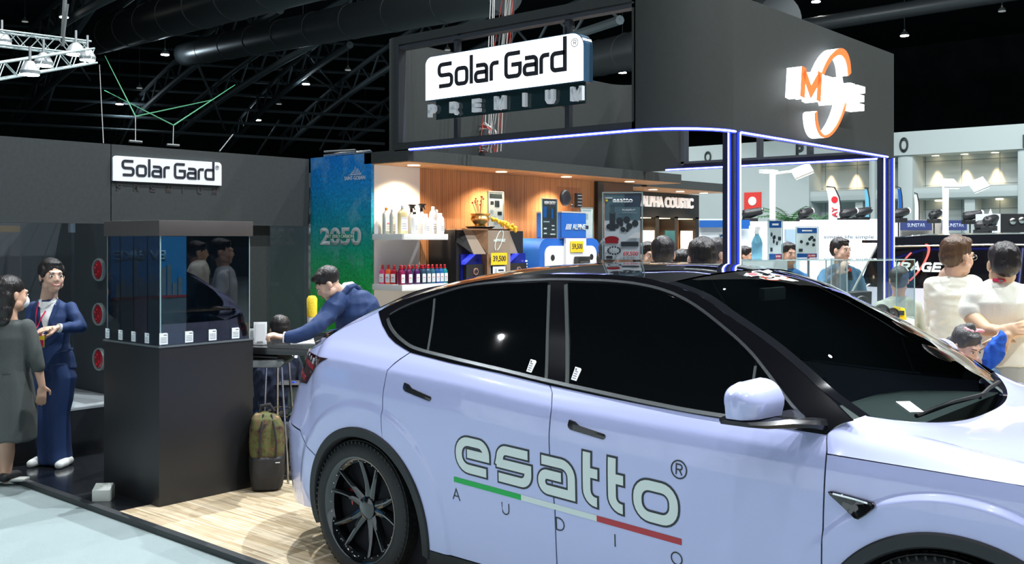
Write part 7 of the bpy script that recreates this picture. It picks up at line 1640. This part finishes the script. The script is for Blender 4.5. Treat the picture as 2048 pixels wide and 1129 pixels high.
q = f.P(1988, 704, -.27); t = thing('towel', 'folded bright blue microfibre towel held by the man with clasped hands', 'towel', f.t.matrix_basis @ q, rz=YAW); j = MB()
j.rings([[Vector((x*w_, y*.035, -.070+.14*k/6+.05*x)) for x, y in [(math.cos(a*PI/10)*(abs(math.cos(a*PI/10))+.01)**-.4, math.sin(a*PI/10)) for a in range(20)]] for k, w_ in enumerate((.050, .062, .066, .062, .066, .060, .045))])
blob('cloth', j, mat('towel_blue', (.01, .09, .50), .9, bump=.5, bscale=300), t, .006, 2, wrinkle=.014, wscale=16, seed=4, stretch=(1, 1, 1))

# --- girl with pink hair tie -------------------------------------------------------------
f = Fig('young girl with a pink hair tie in a denim top looking down beyond the windshield', 1934, 5.75); P = f.P
f.head(P(1933, 690, .0), yaw=.45, pitch=.50, k=.88, neck=P(1944, 728, .06))
f.chain(f.body, [P(1944, 728, .06), P(1950, 800, .08), P(1950, 900, .08)], [.055, .09, .10], (1, 0, 0), .8)
for sx in (-1, 1): f.chain(f.body, [P(1950+sx*34, 750, .06), P(1950+sx*44, 815, 0), P(1950+sx*20, 850, -.15)], [.036, .030, .020]); f.hand(P(1950+sx*20, 850, -.15), (-.3*sx, -1, 0), (0, 0, 1), k=.8, thumb=sx)
for dx in (-.06, .06): f.chain(f.body, [Vector((dx, .08, .62)), Vector((dx, .08, .34)), Vector((dx, .08, .05))], [.07, .05, .035])
f.make_body(skin_l, .007); f.hair(hair_g, 'updo', .003, 17, extra=lambda b, H, R, k: b.ell(H(0, .03, .112), (.03, .03, .03)))
b = MB(); 
for i in range(9): a = 2*PI*i/9; b.ell(f.H(-.0+.034*math.cos(a), .02+.03*math.sin(a), .104), (.015, .015, .013))
b.ell(f.H(.04, -.01, .11), (.035, .018, .014)); blob('hair_tie', b, mat('tie_pink', (.75, .32, .35), .8), f.t, .006, 1)
j = MB(); torso(j, [(P(1944, 735, .06), .05, .05), (P(1950, 742, .06), .125, .075), (P(1952, 780, .06), .135, .09), (P(1950, 850, .08), .125, .09), (P(1950, 905, .08), .14, .10)])
for sx in (-1, 1): f.chain(j, [P(1950+sx*34, 750, .06), P(1950+sx*44, 812, 0)], [.048, .042])
blob('denim_top', j, mat('denim_blue', (.08, .15, .24), .85, bump=.4, bscale=250), f.t, .009, 3, wrinkle=.006, wscale=12)
j = MB(); 
for dx in (-.06, .06): f.chain(j, [Vector((dx, .08, .60)), Vector((dx, .08, .34)), Vector((dx, .08, .06))], [.09, .065, .055])
blob('leggings', j, tr_dark, f.t, .012, 3)
for dx in (-.06, .06): shoe(f, Vector((dx, -.06, .03)), Vector((dx, .08, .03)), black_cloth, .038)

# --- generic standing visitors --------------------------------------------------------------
def visitor(label, px, py, D, yaw, hair_m, kind, cloth_m, male=True, feats=True, sk=None, seed=0, arm=None, glasses=False, pitch=0, leg_m=None, k=1.08, hx=None):
    f = Fig(label, px, D); z0 = f.P(px, py).z; V = lambda x, y, z: Vector((x, y, z0+z))
    f.head(V(0, 0, 0), yaw=yaw, pitch=pitch, k=k, neck=V(0, .02, -.19), features=feats, male=male, glasses=glasses)
    f.chain(f.body, [V(0, .02, -.2), V(0, .02, -.45), V(0, .02, -.72)], [.08, .12, .12], (1, 0, 0), .7)
    arms = []
    for sx in (-1, 1):
        el = V(sx*.25, .0, -.50); wr = V(sx*.24, -.10, -.74); hd = Vector((0, -.2, -1))
        if arm and arm[0] == sx: el = V(*arm[1]); wr = V(*arm[2]); hd = Vector(arm[3])
        f.chain(f.body, [V(sx*.17, .02, -.27), el, wr], [.042, .036, .025]); f.hand(wr, hd, (sx*.7, -.7, 0), curl=.35, thumb=-sx); arms.append((V(sx*.165, .02, -.26), el, wr))
    for sx in (-1, 1): f.chain(f.body, [V(sx*.09, .02, -.72), Vector((sx*.09, .02, .46)), Vector((sx*.09, .02, .06))], [.09, .06, .045])
    f.make_body(sk or skin, .009); f.hair(hair_m, kind, .005, seed)
    j = MB(); torso(j, [(V(0, .02, -.150), .062, .06), (V(0, .02, -.19), .150, .09), (V(0, .02, -.32), .178, .12), (V(0, .02, -.55), .160, .12), (V(0, .02, -.78), .170, .13)])
    for a, b_, c in arms: f.chain(j, [a, b_, b_.lerp(c, .85)], [.060, .053, .042])
    blob('shirt', j, cloth_m, f.t, .011, 3, wrinkle=.010, wscale=8, seed=seed)
    j = MB(); torso(j, [(V(0, .02, -.74), .155, .12), (V(0, .02, -.9), .165, .13)])
    for sx in (-1, 1): f.chain(j, [V(sx*.09, .02, -.85), Vector((sx*.09, .02, .46)), Vector((sx*.09, .02, .06))], [.105, .078, .068])
    blob('trousers', j, leg_m or tr_dark, f.t, .014, 3)
    for sx in (-1, 1):
        d = Matrix.Rotation(yaw, 3, 'Z') @ Vector((0, -1, 0)); shoe(f, Vector((sx*.09, .02, .03))+d*.15, Vector((sx*.09, .02, .03)), black_cloth)
    return f
denim = mat('denim_jacket', (.07, .17, .28), .8, bump=.4, bscale=200); navy_c = mat('navy_cloth', (.015, .025, .06), .85); blue_c = mat('blue_cloth', (.03, .13, .33), .8); sky_c = mat('pale_cloth', (.45, .5, .55), .8)
f = visitor('man in a blue denim jacket with a hand at his chin, wearing a watch', 1682, 500, 10.6, .55, hair_b, 'short', denim, arm=(-1, (-.27, -.12, -.42), (-.10, -.24, -.24), (.4, -.1, .8)), seed=2, leg_m=tr_dark, sk=skin_l)
MB().lathe([(.030, -.012), (.036, -.012), (.036, .012), (.030, .012)], n=18, M=Matrix.Translation(f.P(1682, 500)+Vector((-.115, -.235, -.26))) @ Matrix.Rotation(.5, 4, 'Y'), caps=False).build('watch', kblk, f.t, smooth=True)
f.drape('t_shirt_front', [o for o in f.t.children if o.name.startswith('shirt')][0], [f.P(1690, 560), f.P(1700, 560), f.P(1697, 524), f.P(1684, 524)], black_cloth, .006, 8)
f.drape('t_shirt_emblem', [o for o in f.t.children if o.name.startswith('shirt')][0], [f.P(1689, 543), f.P(1698, 543), f.P(1698, 537), f.P(1689, 537)], pr_r, .010, 4)
t = thing('selfie_pole', 'thin white pole leaning beside the man in the denim jacket', 'pole', UD(1703, 600, 10.3)); t.location.z = 0; MB().tube([(-.15, 0, .6), (.0, 0, 1.2), (.30, .0, 1.75)], .010, 8).build('pole', MATS['post_white'], t, smooth=True); MB().lathe([(.01, 0), (.12, 0), (.1, .02), (.012, .03), (.012, .62)], (-.15, 0, 0), 14).build('base', kblk, t)
visitor('man with black hair in a blue shirt between the two speaker posters', 1578, 508, 10.4, .25, hair_b, 'short', blue_c, seed=3, k=1.0, leg_m=tr_grey)
visitor('dark haired visitor in black just right of the nearer column', 1492, 512, 12.2, 1.0, hair_b, 'short', navy_c, seed=4, k=1.0)
visitor('grey haired man behind the left edge of the clear price sign', 1219, 506, 8.4, 2.9, hair_g, 'short', navy_c, feats=False, seed=5)
visitor('man facing the viewer just right of the clear price sign', 1297, 512, 9.2, .35, hair_b, 'short', navy_c, seed=6, sk=skin_l)
visitor('man with swept black hair seen from behind, right of the man facing the viewer', 1326, 508, 7.5, 3.0, hair_b, 'short', navy_c, feats=False, seed=7, k=1.1)
visitor('short dark haired visitor low behind the black car roof', 1366, 528, 9.0, 2.6, hair_b, 'short', navy_c, feats=False, seed=8)
visitor('man with thick black hair seen from behind, largest head behind the black car roof', 1402, 516, 6.5, 3.3, hair_b, 'short', sky_c, feats=False, seed=9, k=1.12, sk=skin_l)
visitor('man in profile beside the nearer column, partly hidden by it', 1442, 508, 8.0, 1.45, hair_g, 'short', shirt, seed=10, sk=skin_l)
f = visitor('person in pale clothes seen through the right glass showcase', 1798, 560, 9.6, 2.8, hair_g, 'short', mat('khaki_cloth', (.35, .36, .30), .8), feats=False, seed=12)
# ================================================================ DESK AREA AND SMALL THINGS
t = thing('bar_desk', 'black bar desk with slanting legs beside the display case', 'desk', UD(585, 690, 7.55), rz=YAW); t.location.z = 0; zt = .955
w0, w1 = (503-585)/F_PX*7.4, (668-585)/F_PX*7.4
MB().prism([(w0, -.30, zt-.035), (w1+.02, -.30, zt-.055), (w1+.05, .28, zt-.05), (w0, .28, zt-.035)], (0, 0, .05)).build('desktop', mat('desk_black', (.015, .016, .018), .25, coat=.3), t, bevel=.004)
for x0, x1, y in ((.17, -.02, -.2), (.17, -.02, .18), (.20, .25, .0)): MB().tube([(x0, y, zt-.05), (x1, y, .03)], .022, 8).build('leg', kblk, t)
MB().box((-.1, -.25, 0), (.3, .22, .03)).build('foot', kblk, t, bevel=.005)
white_fr = mat('frame_white', (.80, .82, .82), .4)
for i, (px, w_, h_, py, lab, fr) in enumerate(((505, .085, .13, 679, 'small black framed card stand on the desk edge', kblk), (520, .095, .165, 677, 'larger white framed card stand on the desk', white_fr))):
    q = UD(px, py, 7.40-.02*i); q.z = zt+.018; t2 = thing('card_stand', lab, 'card stand', q, rz=YAW+.15); Rr = Matrix.Rotation(-.15, 4, 'X')
    MB().box((-w_/2, 0, 0), (w_/2, .008, h_), Rr).build('frame', fr, t2, bevel=.001); MB().box((-w_/2+.012, -.002, .014), (w_/2-.012, 0, h_-.014), Rr).build('card', white_fr, t2)
    for k in range(2): MB().box((-.02, -.0035, .012+.008*k), (.02, -.002, .015+.008*k), Rr).build('print_line', pr_d, t2)
    MB().box((-.02, 0, 0), (.02, .06, .004)).build('foot', fr, t2)
q = UD(622, 690, 7.62); q.z = zt+.002; t2 = thing('paper_sheets', 'white papers lying on the black desk under the leaning man', 'paper', q, rz=YAW); MB().box((-.13, -.12, 0), (.16, .12, .012)).build('sheets', shirt, t2)
q = UD(600, 660, 8.05); t2 = thing('cloth_roll', 'white upright roll with a yellow top beside the tall banner', 'roll', UD(624, 660, 8.9), rz=YAW); t2.location.z = 0; MB().lathe([(.01, 0), (.042, 0), (.042, 1.06), (.01, 1.06)], n=24).build('roll', white_fr, t2, smooth=True, angle=40); MB().lathe([(.01, 1.06), (.044, 1.06), (.046, 1.22), (.03, 1.245), (.01, 1.247)], n=24).build('top_wrap', mat('wrap_yellow', (.85, .60, .03), .6, bump=.5, bscale=60), t2, smooth=True, angle=40)
# bar chair in front of the desk
t2 = thing('bar_chair', 'grey bar chair with chrome legs beside the display case', 'chair', UD(538, 720, 7.35), rz=YAW); t2.location.z = 0; sz = .905
zc_ = lambda py: CAM_H-(py-HORIZON)/F_PX*7.35
xq = lambda px: (px-538)/F_PX*7.35
cg = mat('chair_grey', (.045, .055, .058), .45)
MB().prism([(xq(500), -.16, zc_(731)), (xq(570), -.16, zc_(731)), (xq(577), -.14, zc_(722)), (xq(570), -.12, zc_(716)), (xq(500), -.12, zc_(718))], (0, .34, 0)).build('seat', cg, t2, bevel=.012, seg=3); MB().prism([(xq(500), -.10, zc_(712)), (xq(562), -.10, zc_(715)), (xq(545), .16, zc_(700)), (xq(500), .16, zc_(700))], (0, 0, .012)).build('seat_pad', kblk, t2, bevel=.004)
MB().prism([(xq(490), .17, zc_(716)), (xq(545), .17, zc_(716)), (xq(536), .18, zc_(698)), (xq(490), .18, zc_(696))], (0, .015, 0)).build('back_rest', cg, t2, bevel=.005)
for a, b_ in (((541, -.12), (532, -.14)), ((571, -.12), (586, -.16)), ((545, .16), (540, .2)), ((568, .16), (580, .22))): MB().tube([(xq(a[0]), a[1], zc_(731)), (xq(b_[0]), b_[1], .0)], .009, 8).build('leg', MATS['unit_silver'], t2, smooth=True)
MB().tube([(xq(536), -.13, zc_(822)), (xq(583), -.14, zc_(828)), (xq(578), .19, zc_(826)), (xq(541), .18, zc_(822)), (xq(536), -.13, zc_(822))], .007, 8).build('foot_ring', MATS['unit_silver'], t2, smooth=True)
# camouflage backpack
camo, nt, p = nodemat('leaf_camouflage', .85)
tc = nt.nodes.new('ShaderNodeTexCoord'); n1 = nt.nodes.new('ShaderNodeTexNoise'); n1.inputs['Scale'].default_value = 11; n1.inputs['Detail'].default_value = 5; n1.inputs['Roughness'].default_value = .7; cr = nt.nodes.new('ShaderNodeValToRGB'); cr.color_ramp.interpolation = 'CONSTANT'
cr.color_ramp.elements[0].color = (.02, .015, .010, 1); cr.color_ramp.elements[1].position = .66; cr.color_ramp.elements[1].color = (.30, .22, .10, 1)
for pos, c_ in ((.40, (.09, .055, .025, 1)), (.49, (.09, .11, .03, 1)), (.56, (.13, .08, .035, 1))): e = cr.color_ramp.elements.new(pos); e.color = c_
for a, b in ((tc.outputs['Object'], n1.inputs['Vector']), (n1.outputs['Fac'], cr.inputs[0]), (cr.outputs[0], p.inputs['Base Color'])): nt.links.new(a, b)
t2 = thing('backpack', 'leaf camouflage backpack with black lower half standing on the wood floor', 'backpack', UD(534, 960, 7.04), rz=YAW+.25); t2.location.z = 0
b = MB(); b.rings([[Vector((cx+w_*abs(math.cos(a))**.6*(1 if math.cos(a) > 0 else -1), d_*abs(math.sin(a))**.7*(1 if math.sin(a) > 0 else -1), z)) for a in [2*PI*i/24 for i in range(24)]] for cx, w_, d_, z in ((0, .09, .07, .22), (0, .115, .10, .24), (.0, .120, .11, .34), (-.0, .115, .105, .44), (-.01, .095, .09, .50), (-.02, .06, .06, .53), (-.02, .02, .02, .54))]); blob('bag_top', b, camo, t2, .008, 3, wrinkle=.006, wscale=16)
b = MB(); b.rings([[Vector((w_*abs(math.cos(a))**.6*(1 if math.cos(a) > 0 else -1), d_*abs(math.sin(a))**.7*(1 if math.sin(a) > 0 else -1), z)) for a in [2*PI*i/24 for i in range(24)]] for w_, d_, z in ((.08, .08, .004), (.105, .10, .02), (.118, .112, .10), (.122, .114, .23), (.10, .09, .25))]); blob('bag_bottom', b, mat('bag_black', (.014, .014, .015), .6), t2, .008, 2, wrinkle=.003, wscale=20)
for x in (-.05, .06): MB().tube([(x, -.10, .24), (x, -.125, .34), (x*.8, -.11, .45), (x*.5, -.06, .53)], .008, 6).build('zip', kblk, t2, smooth=True)
MB().tube([(-.05, 0, .53), (-.04, 0, .58), (.02, 0, .59), (.05, 0, .54)], .013, 8).build('carry_handle', kblk, t2, smooth=True); MB().cbox((.07, -.116, .205), (.03, .004, .006)).build('bag_tag', white_fr, t2)
# bottle shelf cart behind the car tail
t2 = thing('trolley', 'black slim trolley between the backpack and the car tail', 'trolley', UD(588, 960, 7.9), rz=YAW); t2.location.z = 0
for z in (.05, .37, .60): MB().box((-.12, -.12, z), (.12, .14, z+.02)).build('tray', kblk, t2)
for x in (-.11, .11):
    for y in (-.11, .13): MB().tube([(x, y, 0), (x, y, .62)], .008, 6).build('post', kblk, t2)
bottle_mesh(.09, .08, .20, .02, .04, mat('bottle_aqua', (.45, .62, .60), .3), mat('cap_blue', (.01, .05, .5), .3), 'nozzle', None, 'pale aqua bottle with a blue cap on the slim trolley', None, t2.location+Vector((0, 0, .3905)), rz=YAW)
t2 = thing('cream_tub', 'cream coloured tub with yellow base on the slim trolley', 'tub', UD(588, 960, 7.9)); t2.location.z = .071; MB().lathe([(.01, 0), (.05, 0), (.052, .14), (.045, .16), (.01, .16)], n=20).build('tub', mat('tub_cream', (.55, .52, .38), .5), t2, smooth=True, angle=40)
t2 = thing('storage_box', 'grey plastic storage box beside the backpack', 'box', UD(584, 945, 7.7), rz=YAW); t2.location.z = 0; MB().box((-.14, -.08, 0), (.06, .12, .34)).build('box', mat('box_grey', (.16, .19, .21), .5), t2, bevel=.01)

# clear price sign standing on the car roof
z_r = 1.630; q = UY(1245, 528, 4.42); q = Vector((q.x, 4.42, z_r)); D_ = -SN*q.x+CS*q.y; w_ = 72/F_PX*D_; h_ = 132/F_PX*D_
Rp = Matrix.Rotation(YAW-.02, 3, 'Z')
rows = [(0, .60, 1, 1, mat('sheet_teal', (.10, .17, .21), .3)), (.55, .80, 1, 1, mat('sheet_navy', (.05, .07, .11), .3)), (.14, .44, .30, .72, pr_d), (.16, .70, .28, .82, mat('sheet_mid', (.07, .11, .13), .3))]
rows += [(a, b_, a+c_, b_+c_*.58, pr_d, 1) for a, b_, c_ in ((.32, .53, .20), (.52, .55, .19), (.76, .50, .18), (.05, .46, .15), (.27, .47, .13), (.44, .42, .14), (.60, .46, .17), (.40, .50, .12), (.58, .42, .09))]
rows += [(-.0, .26, .40, .36, mat('sheet_car_red', (.30, .01, .02), .3), 1), (.02, .25, .38, .30, MATS['sheet_car_red']), (.46, .205, .94, .275, pr_d), (.05, .02, .22, .06, pr_d), (.02, .93, .22, .945, pr_l), (.03, .885, .09, .915, pr_y)]
t2, fx = poster('roof_price_sign', 'clear framed esatto price sheet 69,500 standing on the black car roof', (q.x, q.y, z_r+.004), w_, h_, Rp, rows, mat('sheet_pale', (.60, .67, .73), .3), holder=edge)
sheet = [o for o in t2.children if o.name.startswith('sheet')][0]
text('esatto', pr_l, t2, 'lettering', width=w_*.56, height=h_*.065, loc=fx(0, -.0085, h_*.90), R=Rp, ext=.0008, bold=.03); text('PLUG&PLAY', pr_l, t2, 'lettering', width=w_*.36, height=h_*.028, loc=fx(w_*.17, -.0085, h_*.755), R=Rp, ext=.0008, bold=.01)
text('COMPATIBLE FOR TESLA', pr_s, t2, 'lettering', width=w_*.40, height=h_*.016, loc=fx(w_*.19, -.0085, h_*.715), R=Rp, ext=.0006)
text('69,500', pr_r, t2, 'lettering', width=w_*.42, height=h_*.075, loc=fx(w_*.22, -.0085, h_*.09), R=Rp, ext=.0008, bold=.02, shear=.15)
MB().prism([fx(*p) for p in ((w_*.15, -.0085, h_*.33), (w_*.22, -.0085, h_*.37), (w_*.36, -.0085, h_*.42), (w_*.48, -.0085, h_*.42), (w_*.48, -.0085, h_*.33))], fx(0, .0008, 0)).build('car_picture', pr_l, t2)
b = MB()
for a in range(14): c_ = fx(-w_*.24+w_*.17*math.cos(a*PI/7), -.0085, h_*.14+h_*.055*math.sin(a*PI/7)); b.ell(c_, (.006, .002, .005), None, 8, 6)
b.build('component_diagram', pr_d, t2)
MB().prism([fx(-w_/2-.008, 0, 0), fx(w_/2+.008, 0, 0), fx(w_/2+.008, .09, .0), fx(-w_/2-.008, .09, .0)], (0, 0, .003)).build('foot', gp, t2)
